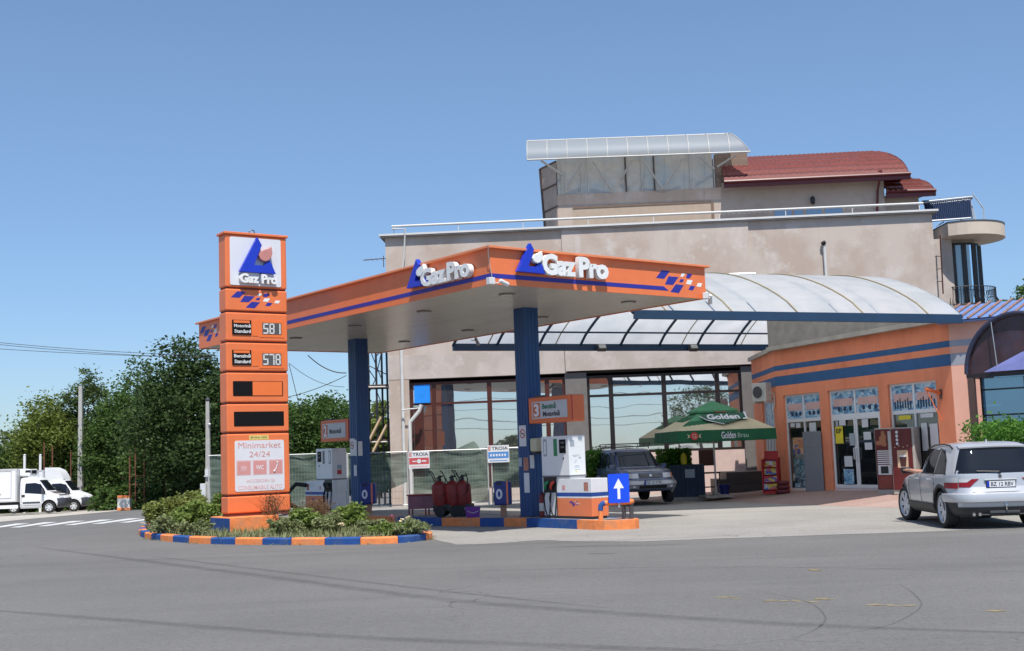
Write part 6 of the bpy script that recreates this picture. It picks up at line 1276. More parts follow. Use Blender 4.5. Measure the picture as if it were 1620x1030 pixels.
# --- dark blue off-roader facing the camera
v0 = W(1032, 760, 36.6); VH = (math.sin(R(11)), -math.cos(R(11)))
NB = mat('slate_blue_paint', (.075, .105, .19), .3, .3, var=.04, coat=.7); SLV2 = mat('silver_lower_paint', (.33, .34, .37), .35, .4, var=.04, coat=.4)
off = thing('blue_off_roader', 'slate blue boxy off-road car with roof rack parked facing the pumps under the awning', 'car', (v0.x - VH[0] * 3.95, 36.6 + 3.95 * math.cos(R(11)) + .0, .05), math.atan2(VH[1], VH[0]))
lvV = [(.36, .10, 3.78, .74), (.42, .04, 3.90, .80), (.55, .0, 3.97, .815), (.66, .0, 3.95, .815), (.72, .05, 3.84, .80), (.80, .05, 3.80, .80), (.92, .05, 3.75, .795), (.99, .06, 3.60, .785), (1.03, .07, 3.2, .77), (1.07, .08, 2.74, .755), (1.2, .12, 2.56, .72), (1.4, .17, 2.28, .67), (1.56, .22, 2.04, .63), (1.61, .28, 1.95, .58), (1.64, .45, 1.8, .45), (1.65, .7, 1.6, .2)]
BV = Body(lvV, 6.5, 7)
zs_l = sorted(set([round(z, 3) for z in list(np.linspace(.36, 1.65, 40))] + [l[0] for l in lvV])); ob = BV.mesh(zs_l, 96).build('car_body', NB, off, smooth=32); cut_ = []
for x in (.72, 3.20):
    for sg in (-1, 1): m = MB(); m.lathe([(.40, -.2), (.40, .2)], (x, sg * .72, .36), 32, M=RX(R(90))); cut_.append(m.build('c', BLACK, off))
cut(ob, cut_); ob.data.materials.clear(); ob.data.materials.append(NB); ob.data.materials.append(BLACK)
for p in ob.data.polygons:
    c = p.center; p.material_index = 1 if (min((math.hypot(c.x - x, c.z - .36) for x in (.72, 3.20))) < .41 and abs(c.y) < BV.side_y(c.x, max(c.z, .36)) - .01) or c.z < .37 else 0
for x in (.72, 3.20):
    for sg in (-1, 1):
        A = [R(a) for a in lin_(-5, 185, 20)]; mb = MB(); mb.grid([[Vector((x + r_ * math.cos(a), sg * (BV.side_y(x + r_ * math.cos(a), max(.37, .36 + r_ * math.sin(a))) + o), .36 + r_ * math.sin(a))) for a in A] for r_, o in ((.395, -.02), (.395, .05), (.45, .055), (.48, .0))]); mb.build('wheel_flare', SLV2, off, smooth=50)
        wheel(off, x, sg * .70, .35, .22, sg, RIMM, 5)
gv = lambda z: BV.at(z)[2]
mb = MB(); mb.grid([[BV.end(y * (gv(z) - .07), z, True, .006) for y in lin_(-1, 1, 20)] for z in lin_(1.10, 1.55, 6)]); mb.build('windscreen', CARG, off, smooth=60)
mb = MB(); mb.grid([[BV.end(y * (gv(z) - .07), z, False, .006) for y in lin_(-1, 1, 12)] for z in lin_(1.06, 1.52, 6)]); mb.build('rear_window', CARG, off, smooth=60)
for sg in (-1, 1):
    for nm, lo, hi in (('quarter_window', ((.22, 1.05), (.95, 1.05)), [(.28, 1.52), (.95, 1.54)]), ('side_window', ((1.02, 1.05), (1.62, 1.05)), [(1.02, 1.545), (1.62, 1.545)]), ('side_window', ((1.68, 1.05), (2.58, 1.06)), [(1.68, 1.545), (1.98, 1.53), (2.1, 1.45)])): side_poly(BV, (lo, hi), sg).build(nm, CARG, off, smooth=60)
    strip(BV, ((1.65, 1.04), (1.65, .45), (2.7, .45), (2.66, 1.02)), sg, .005, .001).build('door_seam', BLACK, off); strip(BV, ((.98, 1.04), (1.05, .7), (1.2, .45), (1.65, .45)), sg, .005, .001).build('door_seam', BLACK, off)
    mb = MB(); mb.grid([[BV.side(x, z, sg, o) for x in lin_(1.15, 2.78, 10)] for z, o in ((.38, .004), (.42, .03), (.56, .03), (.60, .004))]); mb.build('sill_trim', SLV2, off, smooth=40)
    p = BV.side(2.52, 1.08, sg, 0); mb = MB(); mb.box(p.x - .04, p.x + .05, min(p.y + sg * .03, p.y + sg * .2), max(p.y + sg * .03, p.y + sg * .2), 1.03, 1.16); mb.build('door_mirror', NB, off, bevel=.02)
    patch(lambda y, z: BV.end(y, z, True, .012), lin_(sg * .38, sg * .76, 6), [.76, .82, .90]).build('headlight', TAILW, off, smooth=60)
    patch(lambda t, z: BV.th(R(t), z, .013), (lin_(30, 40, 4) if sg > 0 else lin_(-40, -30, 4)), [.77, .89]).build('indicator', mat('indicator_orange', (.6, .2, .05), .3), off)
    mb = MB(); mb.tube([(.5, sg * .60, 1.64), (.5, sg * .60, 1.70), (1.75, sg * .60, 1.70), (1.75, sg * .60, 1.63)], .015, 5); mb.build('roof_rail', BLACK, off)
    mb = MB(); mb.lathe([(.05, 0), (.045, .02), (.0001, .025)], n=12, M=T(3.97, sg * .56, .52) @ RY(R(90))); mb.build('fog_lamp', TAILW, off)
for x in (.6, .95, 1.3, 1.65): mb = MB(); mb.tube([(x, -.60, 1.71), (x, .60, 1.71)], .013, 5); mb.build('rack_bar', BLACK, off)
mb = MB(); mb.tube([(.45, -.62, 1.80), (1.85, -.62, 1.80), (1.85, .62, 1.80), (.45, .62, 1.80), (.45, -.62, 1.80)], .013, 5)
for x in (.5, 1.15, 1.8):
    for s in (-.62, .62): mb.tube([(x, s, 1.70), (x, s, 1.80)], .011, 4)
mb.build('rack_rail', BLACK, off)
patch(lambda y, z: BV.end(y, z, True, .014), lin_(-.34, .34, 6), [.765, .90]).build('grille', BLACK, off)
mb = MB()
for z in (.785, .82, .855, .885): mb.tube([BV.end(-.33, z, True, .018), BV.end(.33, z, True, .018)], .006, 4)
gr_ = mb.build('grille_bars', SLV2, off); mb = MB(); mb.lathe([(.04, 0), (.04, .012), (.0001, .016)], n=14, M=T(*BV.end(0, .83, True, .016)) @ RY(R(90))); mb.build('round_badge', CHROME, off)
mb = MB(); mb.grid([[BV.th(R(t), z, o) for t in lin_(-70, 70, 40)] for z, o in ((.44, .0), (.46, .05), (.58, .07), (.68, .05), (.70, .0))]); mb.build('front_bumper', SLV2, off, smooth=35)
patch(lambda y, z: BV.end(y, z, True, .075), lin_(-.42, .42, 6), [.455, .54]).build('bumper_opening', BLACK, off)
numplate(off, T(BV.end(0, .62, True, .085).x, 0, .625) @ RZ(R(90)), 'BZ 10 XTB')
mb = MB(); mb.grid([[BV.end(y * .62, z, True, .02) for y in lin_(-1, 1, 10)] for z in (.96, .985)]); mb.build('bonnet_edge', SLV2, off)
for y in (-.25, .2): mb = MB(); mb.tube([BV.end(y, 1.10, True, .01), BV.end(y - .38, 1.16, True, .012)], .008, 4); mb.build('wiper', BLACK, off)

# --- two white box trucks
TW = mat('truck_white', (.78, .79, .80), .35, var=.03, dirt=(.6, .6, .58), dscale=.8, damt=.2); BUMP = mat('truck_bumper', (.05, .055, .07), .6, var=.1)
def box_truck(px, Y, label, deflector, hood):
    x1 = W(px, 808, Y).x; base = W(px - 40, 811.5 if hood else 809, Y); t = thing('box_truck', label, 'truck', (x1 - 2.6, Y, base.z), R(3), 'white box trucks parked across the road')
    lv = [(.32, .0, 2.45, .86), (.42, .0, 2.58, .93), (.60, .0, 2.62, .97), (.80, .0, 2.60, .98), (.98, .0, 2.46, .98), (1.10, .0, 2.22, .97), (1.20, .0, 1.92, .96), (1.28, .0, 1.70, .95), (1.5, .0, 1.52, .92), (1.8, .0, 1.28, .87), (2.0, .02, 1.10, .84), (2.08, .06, .98, .80), (2.12, .15, .85, .7)]
    B = Body(lv, 4.0, 14); zl = sorted(set([round(z, 3) for z in list(np.linspace(.32, 2.12, 36))] + [l[0] for l in lv])); c = B.mesh(zl, 72).build('cab', TW, t, smooth=32)
    k_ = []
    for sg in (-1, 1): m = MB(); m.lathe([(.44, -.25), (.44, .25)], (1.72, sg * .86, .36), 28, M=RX(R(90))); k_.append(m.build('c', BLACK, t))
    cut(c, k_); c.data.materials.clear(); c.data.materials.append(TW); c.data.materials.append(BLACK)
    for p in c.data.polygons: q = p.center; p.material_index = 1 if math.hypot(q.x - 1.72, q.z - .36) < .445 and abs(q.y) < B.side_y(q.x, max(.33, q.z)) - .01 else 0
    mb = MB(); mb.grid([[B.th(R(a), z, .02) for a in lin_(-62, 62, 40)] for z in (.33, .42, .60, .78, .86)]); mb.build('front_bumper', BUMP, t, smooth=50)
    mb = MB(); mb.grid([[B.end(y * (B.at(z)[2] - .08), z, True, .006) for y in lin_(-1, 1, 14)] for z in lin_(1.32, 1.95, 6)]); mb.build('windscreen', CARG, t, smooth=60)
    if hood: mb = MB(); mb.grid([[B.end(y * (B.at(z)[2] - .22), z, True, .008) for y in lin_(-1, 1, 14)] for z in lin_(1.0, 1.26, 4)]); mb.build('bonnet_cover', mat('rubber_hood', (.10, .085, .075), .7), t, smooth=60)
    for sg in (-1, 1):
        side_poly(B, (((.32, 1.22), (1.62, 1.10)), [(.34, 1.78), (.9, 1.80), (1.18, 1.72)]), sg, .006).build('side_window', CARG, t, smooth=60)
        mb = MB(); q = B.side(1.40, 1.28, sg, .0); mb.box(q.x - .05, q.x + .07, min(q.y + sg * .08, q.y + sg * .3), max(q.y + sg * .08, q.y + sg * .3), 1.12, 1.48); mb.build('door_mirror', BUMP, t, bevel=.03)
        mb = MB(); mb.box(.16, .34, min(sg * .985, sg * 1.0), max(sg * .985, sg * 1.0), 1.0, 1.12); mb.build('door_handle', BLACK, t)
        mb = MB(); mb.grid([[B.side(x, z, sg, .006) for x in lin_(.02, 1.22, 6)] for z in (.60, .70)]); mb.build('side_trim', BUMP, t)
        strip(B, ((.14, 1.9), (.14, .5), (1.28, .5), (1.30, 1.1)), sg, .008, .002).build('door_seam', DGREY, t)
        patch(lambda a, z: B.th(R(a), z, .022), (lin_(22, 48, 6) if sg > 0 else lin_(-48, -22, 6)), [.88, 1.0]).build('headlight', TAILW, t)
        wheel(t, 1.72, sg * .84, .35, .22, sg, RIMM, 6, 0, .62); wheel(t, -2.0, sg * .84, .35, .24, sg, RIMM, 6, 0, .62)
    mb = MB(); mb.box(-4.2, -.12, -1.03, 1.03, .74, 2.66); cb_ = mb.build('cargo_box', TW, t, bevel=.03); e = MB()
    for zz in (.74, 2.6): e.box(-4.2, -.12, -1.045, -1.03, zz, zz + .07)
    for xx in (-4.2, -2.2, -.20): e.box(xx, xx + .08, -1.047, -1.03, .81, 2.6)
    e.build('edge_trim', mat('trim_pale', (.55, .55, .55), .5), cb_)
    mb = MB(); mb.box(-1.35, -1.33, -1.05, -1.03, .95, 2.55); mb.box(-.45, -.43, -1.05, -1.03, .95, 2.55); mb.box(-1.33, -.45, -1.05, -1.03, 2.53, 2.55); mb.box(-1.33, -.45, -1.05, -1.03, .95, .97); d_ = mb.build('side_door', mat('trim_grey2', (.3, .3, .3), .5), cb_); mb = MB(); mb.box(-1.3, -1.05, -1.06, -1.04, 1.15, 1.24); mb.build('handle', BLACK, d_)
    mb = MB(); mb.box(-4.1, .1, -.45, .45, .45, .70); mb.build('chassis', BLACK, t); mb = MB(); mb.box(-1.5, -.05, -1.0, -.97, .35, .55); mb.build('side_skirt', TW, t); mb = MB(); mb.box(-1.5, -.05, .97, 1.0, .35, .55); mb.build('side_skirt', TW, t)
    if deflector:
        mb = MB(); rows = [[Vector((x, y * wy, z)) for y in lin_(-1, 1, 8)] for x, z, wy in ((1.05, 2.05, .72), (.92, 2.30, .76), (.7, 2.62, .8), (.3, 2.80, .84), (-.1, 2.82, .86))]; mb.grid(rows); mb.grid([[r[0], Vector((r[0].x, r[0].y, 2.02))] for r in rows]); mb.grid([[r[-1], Vector((r[-1].x, r[-1].y, 2.02))] for r in rows]); mb.build('roof_deflector', TW, t, smooth=60)
    else: mb = MB(); mb.box(-.10, .55, -.65, .65, 2.2, 2.62); fr = mb.build('fridge_unit', TW, t, bevel=.08, seg=3); mb = MB(); mb.box(.25, .56, -.655, -.652, 2.42, 2.56); mb.box(.552, .556, -.4, .4, 2.35, 2.55); mb.build('fridge_grille', BLACK, fr)
    return t
box_truck(108, 74.0, 'white box truck nearest the road with dark bonnet cover and roof cooling unit', False, True)
box_truck(144.5, 79.5, 'white box truck with a smooth roof wind deflector, parked behind the other truck', True, False)
# ------------------------------------------------------------------ netted fence with company boards
NET = bpy.data.materials.new('green_shade_net'); NET.use_nodes = True; _n = NET.node_tree.nodes; _l = NET.node_tree.links; _b = _n['Principled BSDF']; _b.inputs['Roughness'].default_value = .8
_tc = _n.new('ShaderNodeTexCoord'); _ns = _n.new('ShaderNodeTexNoise'); _ns.inputs['Scale'].default_value = 2.5; _ns.inputs['Detail'].default_value = 5; _mp = _n.new('ShaderNodeMapping'); _mp.inputs['Scale'].default_value = (.5, 1, 2.2); _l.new(_tc.outputs['Object'], _mp.inputs[0]); _l.new(_mp.outputs[0], _ns.inputs['Vector'])
_cr = _n.new('ShaderNodeValToRGB'); _cr.color_ramp.elements[0].position = .35; _cr.color_ramp.elements[0].color = (.065, .105, .08, 1); _cr.color_ramp.elements[1].position = .65; _cr.color_ramp.elements[1].color = (.16, .215, .17, 1); _l.new(_ns.outputs[0], _cr.inputs[0]); _l.new(_cr.outputs[0], _b.inputs['Base Color'])
_tr = _n.new('ShaderNodeBsdfTransparent'); _m1 = _n.new('ShaderNodeMixShader'); _m1.inputs[0].default_value = .2; _l.new(_b.outputs[0], _m1.inputs[1]); _l.new(_tr.outputs[0], _m1.inputs[2]); _l.new(_m1.outputs[0], _n['Material Output'].inputs[0])
FY = 41.0; FW = mat('fence_galv', (.55, .56, .55), .5, .3, var=.1)
def fp(px, py, dy=0.0): return W(px, py, FY + dy)
panels = [(400, 455, 0), (455.5, 593, 0), (594, 645, 0), (651, 771, 0), (777, 897, 0)]
panels = [(330, 455, 719.5), (457, 548, 718), (550, 644, 716.5), (652, 771, 713), (777, 897, 708)]
for i, (a, b, ty) in enumerate(panels):
    p, q = fp(a, ty + 1.5), fp(b, ty - 1.5); zt_ = p.z; zb_ = .12
    lb_ = ('fence panel with green net behind the price sign', 'netted fence panel behind the far fuel pump', 'netted fence panel just right of the far column', 'fence panel whose green net rises to a peak, behind the red extinguishers', 'fence panel behind the near column with a blue company board')[i]
    t = thing('fence_panel', lb_, 'fence', (p.x, FY, 0), 0, 'site fence panels with netting'); ln = q.x - p.x
    mb = MB(); mb.tube([(0, 0, 0), (0, 0, zt_)], .024, 6); mb.tube([(ln, 0, 0), (ln, 0, zt_)], .024, 6); mb.tube([(0, 0, zt_), (ln, 0, zt_)], .02, 6); mb.tube([(0, 0, zb_), (ln, 0, zb_)], .018, 6); mb.build('frame', FW, t)
    mb = MB(); nx = int(ln / .10)
    for k in range(1, nx): x = ln * k / nx; mb.box(x - .002, x + .002, -.002, .002, zb_, zt_)
    for z in lin_(zb_ + .22, zt_ - .2, 6): mb.box(0, ln, -.008, -.004, z - .003, z + .003)
    mb.build('wire_mesh', mat('mesh_grey', (.30, .32, .31), .5, .3), t); ks = t
    rr = random.Random(40 + i); rows = []
    for a_ in range(25):
        f = a_ / 24; r = []
        if i == 3: top = zt_ - .04 + (.32 * max(0, 1 - abs(f - .82) / .30)) - (.55 * max(0, (f - .86) / .14)); bot = .12
        elif i == 1: top = zt_ - .02; bot = .1
        elif i == 2: top = zt_ - .02 - .04 * math.sin(f * 3.1); bot = .78 - .25 * math.sin(f * 3.1 + .4)
        elif i == 4: top = zt_ - .04; bot = .55
        else: top = zt_ - .03; bot = .08
        for b_ in range(13):
            g = b_ / 12; z = bot + (top - bot) * g; dy = .03 + .035 * math.sin(f * 9 + 5 * g + i) * math.sin(g * 7 + f * 4) + rr.uniform(-.008, .008) + .05 * math.sin(g * 3.1) * math.sin(f * 3.1); r.append(Vector((ln * (.01 + .98 * f), dy + .02, z)))
        rows.append(r)
    mb = MB(); mb.grid(rows); mb.build('shade_net', NET, t, smooth=80)
TG = mat('board_text_grey', (.06, .07, .09), .5)
def troia(px0, px1, ya, yb, m2, lbl):
    f = Frame((0, FY - .06, 0), 0); x0, x1, z0, z1 = f.rect(px0, ya, px1, yb); t = thing('company_board', lbl, 'sign', (x0, FY - .06, z0), R(-1.5), 'company boards on the fence'); w_, h_ = x1 - x0, z1 - z0
    plate(t, 'board', (0, w_, 0, h_), 0, PANEL, .01); plate(t, 'colour_band', (.02, w_ - .02, h_ * .24, h_ * .62), -.01, m2, .002); plate(t, 'red_mark', (.03, .10, h_ * .70, h_ * .94), -.01, NOTRED, .002)
    mb = MB(); mb.box(.055, .075, -.014, -.012, h_ * .74, h_ * .90); mb.build('mark_letter', PANEL, t)
    fit_text('lettering', 'TROIA', (.135, w_ - .04, h_ * .72, h_ * .92), -.01, TG, t, fat=.02, ext=.001)
    if m2 is not BANB:
        mb = MB(); mb.front([(w_ * .5 + .07 * math.cos(u), h_ * .42 + .07 * math.sin(u)) for u in [k * math.pi / 8 for k in range(16)]], -.014, -.012); mb.build('round_mark', PANEL, t)
        mb = MB(); mb.box(w_ * .18, w_ * .38, -.014, -.012, h_ * .39, h_ * .45); mb.build('white_bar', PANEL, t); mb = MB(); mb.box(w_ * .64, w_ * .84, -.014, -.012, h_ * .38, h_ * .47); mb.build('white_bar', PANEL, t)
        plate(t, 'pink_line', (.06, w_ - .06, h_ * .08, h_ * .15), -.01, PINKL, .002)
    else:
        mb = MB()
        for k in range(6): mb.box(w_ * (.12 + .13 * k), w_ * (.20 + .13 * k), -.014, -.012, h_ * .36, h_ * .50)
        mb.build('white_marks', PANEL, t); plate(t, 'blue_line', (.06, w_ - .06, h_ * .08, h_ * .13), -.01, m2, .002)
BANR = mat('board_red', (.55, .09, .10), .5); BANB = mat('board_blue', (.08, .25, .60), .5)
troia(646, 680, 714.5, 740.5, BANR, 'white company board reading TROIA with a red band on the fence'); troia(771, 806, 705, 731, BANB, 'white company board reading TROIA with a blue band on the fence')

# ------------------------------------------------------------------ parasol
UC = Vector((6.15, 38.6, .1)); um = thing('parasol', 'square green and cream beer parasol with a small upper tier', 'parasol', UC, R(6))
GRN = mat('parasol_green', (.018, .14, .06), .8, var=.12); GRL = mat('parasol_light_green', (.10, .34, .17), .8, var=.12); CREAM = mat('parasol_cream', (.72, .64, .42), .8, var=.10, scale=2, dirt=(.55, .56, .34), dscale=1.2)
for m_ in (GRN, GRL, CREAM):
    nt = m_.node_tree; b = nt.nodes['Principled BSDF']; tl = nt.nodes.new('ShaderNodeBsdfTranslucent'); tl.inputs[0].default_value = tuple(b.inputs['Base Color'].default_value); src = b.inputs['Base Color'].links[0].from_socket; nt.links.new(src, tl.inputs[0]); mx = nt.nodes.new('ShaderNodeMixShader'); mx.inputs[0].default_value = .25
    nt.links.new(b.outputs[0], mx.inputs[1]); nt.links.new(tl.outputs[0], mx.inputs[2]); nt.links.new(mx.outputs[0], nt.nodes['Material Output'].inputs[0])
HS, ZE, ZA = 1.52, 2.06, 2.72
def upt(u, t, side): # u -1..1 along the edge, t 0 eave .. 1 top
    h = HS * (1 - t) + .38 * t; sag = .05 * math.sin(math.pi * t) * (1 - abs(u)) ; p = Vector((u * h, -h, ZE + (ZA - ZE) * t - sag)); return RZ(side * math.pi / 2) @ p
mats_ = [CREAM, GRN, GRL]; mb = MB()
for s in range(4):
    for r in range(40):
        t0, t1 = r / 40, (r + 1) / 40
        for k in range(20):
            u0, u1 = -1 + k / 10, -1 + (k + 1) / 10; sw = .42 + .22 * ((u0 + u1) / 2) if s == 0 else .5
            mb.mi = 0 if (t0 + t1) / 2 < sw else (1 if (t0 + t1) / 2 < sw + .22 else 2); mb.quad(upt(u0, t0, s), upt(u1, t0, s), upt(u1, t1, s), upt(u0, t1, s))
mb.build('canopy', mats_, um, smooth=20)
mb = MB(); mb.mi = 0
for s in range(4):
    rows = [[RZ(s * math.pi / 2) @ Vector((u * HS * (1 + .01 * (1 - t)), -HS - .015 * (1 - t) - .012 * math.sin(u * 14) * (1 - t), ZE - .33 * (1 - t))) for u in lin_(-1, 1, 30)] for t in (0, .33, .66, 1)]; mb.grid(rows)
mb.build('valance', GRN, um, smooth=50)
mb = MB()
for s in range(4):
    a, b, c = (RZ(s * math.pi / 2) @ Vector(p) for p in ((-.66, -.66, ZA - .05), (.66, -.66, ZA - .05), (0, 0, ZA + .28))); mb.add([a, b, c], [(0, 1, 2)]); a2, b2 = a - Vector((0, 0, .06)), b - Vector((0, 0, .06)); mb.quad(a2, b2, b, a)
mb.build('upper_tier', GRL, um); mb = MB(); mb.lathe([(.04, ZA + .24), (.06, ZA + .30), (.02, ZA + .34)], n=10); mb.build('finial', WHITE, um)
mb = MB(); mb.tube([(0, 0, .04), (0, 0, ZA + .2)], .028, 10); mb.build('pole', mat('pole_aluminium', (.5, .5, .48), .4, .4), um, smooth=50)
mb = MB()
for s in range(8):
    a = s * math.pi / 4; h = HS * (1.38 if s % 2 else 1.0); mb.tube([Vector((0, 0, ZA - .03)), Vector((h * math.cos(a), h * math.sin(a), ZE - .01))], .013, 4)
mb.build('ribs', STEEL, um); mb = MB(); mb.box(-.45, .45, -.45, .45, 0, .07); mb.box(-.1, .1, -.1, .1, .07, .14); mb.build('base_slab', mat('slab_concrete', (.30, .28, .25), .9, var=.15, bump=.3), um, bevel=.01)
yv = -HS - .02; fit_text('lettering', 'Golden', (-.17, .27, ZE - .27, ZE - .06), yv - .02, PANEL, um, fat=.012, ext=.003); fit_text('lettering', 'Brau', (.33, .66, ZE - .25, ZE - .11), yv - .02, mat('text_pale_green', (.35, .5, .4), .6), um, fat=.005, ext=.003)
mb = MB(); mb.front([(-1.0 + .12 * math.cos(u), ZE - .17 + .12 * math.sin(u)) for u in [k * math.pi / 10 for k in range(20)]], yv - .03, yv - .02); eb = mb.build('round_emblem', NOTRED, um); fit_text('letter', 'G', (-1.06, -.94, ZE - .23, ZE - .11), yv - .03, CREAM, eb, ext=.002)
mb = MB(); mb.front([(-1.0 - .22, ZE - .10), (-1.0 - .14, ZE - .14), (-1.0 - .14, ZE - .20), (-1.22, ZE - .24), (-1.18, ZE - .17)][::-1], yv - .028, yv - .02); mb.front([(-1.0 + .22, ZE - .10), (-1 + .14, ZE - .14), (-1 + .14, ZE - .20), (-1 + .22, ZE - .24), (-1 + .18, ZE - .17)], yv - .028, yv - .02); mb.build('emblem_wings', CREAM, um)
slope = math.atan2(ZA - ZE, HS - .38); pm = T(0, -HS, ZE) @ RX(-(math.pi / 2 - slope)) @ T(0, -.012, 0); SHD = mat('shield_green', (.015, .10, .06), .7)
L_s = math.hypot(ZA - ZE, HS - .38)
mb = MB(); mb.front([(-.62, L_s * .58), (-.45, L_s * .42), (.0, L_s * .20), (.45, L_s * .36), (.78, L_s * .42), (.82, L_s * .72), (.4, L_s * .74), (-.5, L_s * .68)], -.045, -.035, pm); shd = mb.build('shield_emblem', SHD, um)
fit_text('lettering', 'Golden', (-.42, .58, L_s * .41, L_s * .66), -.046, PANEL, shd, fat=.03, ext=.003, pre=pm); mb = MB(); mb.front([(-.66, L_s * .60), (-.64, L_s * .60), (-.46, L_s * .41), (.0, L_s * .19), (.0, L_s * .17), (-.48, L_s * .39)][::-1], -.047, -.04, pm); mb.build('shield_edge', PANEL, shd)
mb = MB(); mb.front([(.66, L_s * .40), (.80, L_s * .40), (.85, L_s * .74), (.78, L_s * .74), (.77, L_s * .46), (.68, L_s * .45)], -.047, -.04, pm); mb.build('shield_edge', PANEL, shd)
fit_text('lettering', 'GB', (-.12, .26, L_s * .74, L_s * .88), -.05, NOTRED, um, ext=.003, pre=pm)

# ------------------------------------------------------------------ things in front of the shop
APR = tag(None or bpy.data.objects['forecourt'], kind='structure')
ap = [(3.6, 41.0), (5.7, 38.9), (6.7, 36.4), (7.7, 33.9), (8.55, 31.6), (9.9, 29.6)]; mb = MB(); n = len(ap)
back = [(5.8, 44.6, .05), (8.35, 43.5, .12), (8.25, 39.3, .20), (9.25, 36.6, .26), (10.25, 33.9, .30), (11.1, 31.5, .31)]
vs = [Vector((x, y, .006)) for x, y in ap] + [Vector(b) for b in back]; mb.add(vs, [(i, i + 1, n + i + 1, n + i) for i in range(n - 1)]); tag(mb.build('red_paving', PAVE), kind='structure')
q = W(1075, 788, 39.4); pl_ = thing('planter_box', 'dark blue wooden planter box with a white notice and clipped green hedge', 'planter', (W(1060, 780, 39.4).x, 39.4, .03), R(-4))
wpx = W(1116, 780, 39.4).x - W(1060, 780, 39.4).x; hz = W(1100, 736, 39.4).z; mb = MB()
for k in range(9): mb.box(wpx * k / 9 + .004, wpx * (k + 1) / 9 - .004, 0, .45, .08, hz)
mb.build('boards', mat('planter_navy', (.012, .03, .065), .6, var=.2), pl_); mb = MB(); mb.box(-.1, wpx + .1, -.1, .55, -.03, .08); mb.build('plinth', CONC, pl_); mb = MB(); mb.box(.45 * wpx, .72 * wpx, -.012, 0, hz - .42, hz - .15); mb.build('notice', NOTGREY, pl_)
yl = thing('yellow_jerrycan', 'yellow plastic container on the planter beside the green hedge', 'container', (W(1083, 735, 39.3).x, 39.45, hz + .04)); mb = MB(); mb.lathe([(.08, 0), (.10, .05), (.10, .26), (.05, .34), (.03, .36)], n=12); mb.build('can', mat('yellow_plastic', (.60, .50, .03), .4), yl, smooth=40); mb = MB(); mb.lathe([(.032, .36), (.032, .39)], n=10); mb.build('cap', BLACK, yl)
# bar table and chair behind the parasol
bt = thing('bar_chair', 'dark metal bar chair with brown back behind the parasol pole', 'chair', (W(1124, 780, 41.0).x, 41.0, .05), R(10))
mb = MB(); mb.box(-.28, .28, .16, .20, 1.0, 1.52); mb.build('backrest', mat('chair_brown', (.07, .03, .02), .5), bt, bevel=.01); mb = MB(); mb.box(-.3, .3, -.25, .2, .74, .79); mb.build('seat', mat('chair_brown', (0, 0, 0)), bt, bevel=.01)
for x in (-.26, .26):
    for y in (-.22, .18): mb = MB(); mb.tube([(x, y, 0), (x, y, .76 if y < 0 else 1.1)], .018, 6); mb.build('leg', BLACK, bt)
mb = MB(); mb.tube([(-.26, -.22, .3), (.26, -.22, .3)], .014, 5); mb.tube([(-.26, .18, .3), (.26, .18, .3)], .014, 5); mb.build('stretcher', BLACK, bt)
bk = thing('bucket', 'blue plastic bucket on the ground right of the parasol base', 'bucket', (W(1146, 780, 40).x, 40, .08)); mb = MB(); mb.lathe([(.15, 0), (.19, .36), (.20, .36), (.19, .37), (.16, .37), (.13, .03), (.0001, .03)], n=20); mb.build('pail', mat('bucket_blue', (.01, .03, .20), .4), bk, smooth=40); mb = MB(); mb.tube([(-.19, 0, .34), (-.14, -.14, .2), (0, -.2, .14), (.14, -.14, .2), (.19, 0, .34)], .008, 5); mb.build('handle', DGREY, bk)
st_ = thing('shaded_ramp', 'low shade-coloured terrace with one step at the foot of the building beside the minimarket', 'steps', (W(1150, 770, 42.6).x, 42.6, 0), R(-3)); SHADE_M = mat('shaded_brown', (.045, .035, .032), .6, var=.2)  # dark colour stands for shade of the vault and parasol on brown
mb = MB(); mb.box(0, 1.9, 0, 2.2, 0, .78); mb.build('ramp', SHADE_M, st_, bevel=.01); mb = MB(); mb.box(-.35, 1.9, -.34, 0, 0, .32); mb.build('step', SHADE_M, st_, bevel=.01); mb = MB(); mb.box(-.4, 0, 0, 1.5, 0, .55); mb.build('side_block', SHADE_M, st_, bevel=.01)
# magazine rack
ds = thing('display_stand', 'red wire display stand of colourful packets at the left end of the minimarket', 'display stand', (W(1222, 780, 38.2).x, 38.2, .17), R(-35)); mb = MB()
mb.box(-.26, -.22, -.12, .12, 0, 1.05); mb.box(.22, .26, -.12, .12, 0, 1.05); mb.box(-.26, .26, .08, .12, 0, 1.1); mb.box(-.26, .26, -.14, -.1, .0, .08); mb.build('frame', mat('stand_red', (.45, .02, .02), .5), ds)
for k in range(4): mb = MB(); mb.box(-.21, .21, -.12 + .04 * k, .04, .12 + .23 * k, .30 + .23 * k); mb.build('packet_row', poster_mat('packets_%s' % 'abcd'[k], 2.2 * k + 1, [(.5, .03, .05), (.6, .5, .05), (.55, .55, .55), (.05, .1, .4), (.5, .15, .25)], 9), ds)
mb = MB(); mb.box(-.22, .22, .05, .09, 1.05, 1.3); mb.build('header', NOTRED, ds)
cr = thing('crate_stack', 'dark wine red sacks piled beside the display stand', 'sacks', (W(1247, 780, 37.6).x - .1, 37.9, .17)); 
for k in range(3): mb = MB(); mb.box(-.2 + .03 * k, .2, -.15, .15, .0 + .13 * k, .13 + .13 * k - .008); o = mb.build('sack', mat('sack_wine', (.12, .012, .02), .6, var=.4, scale=9), cr, bevel=.05, seg=3)
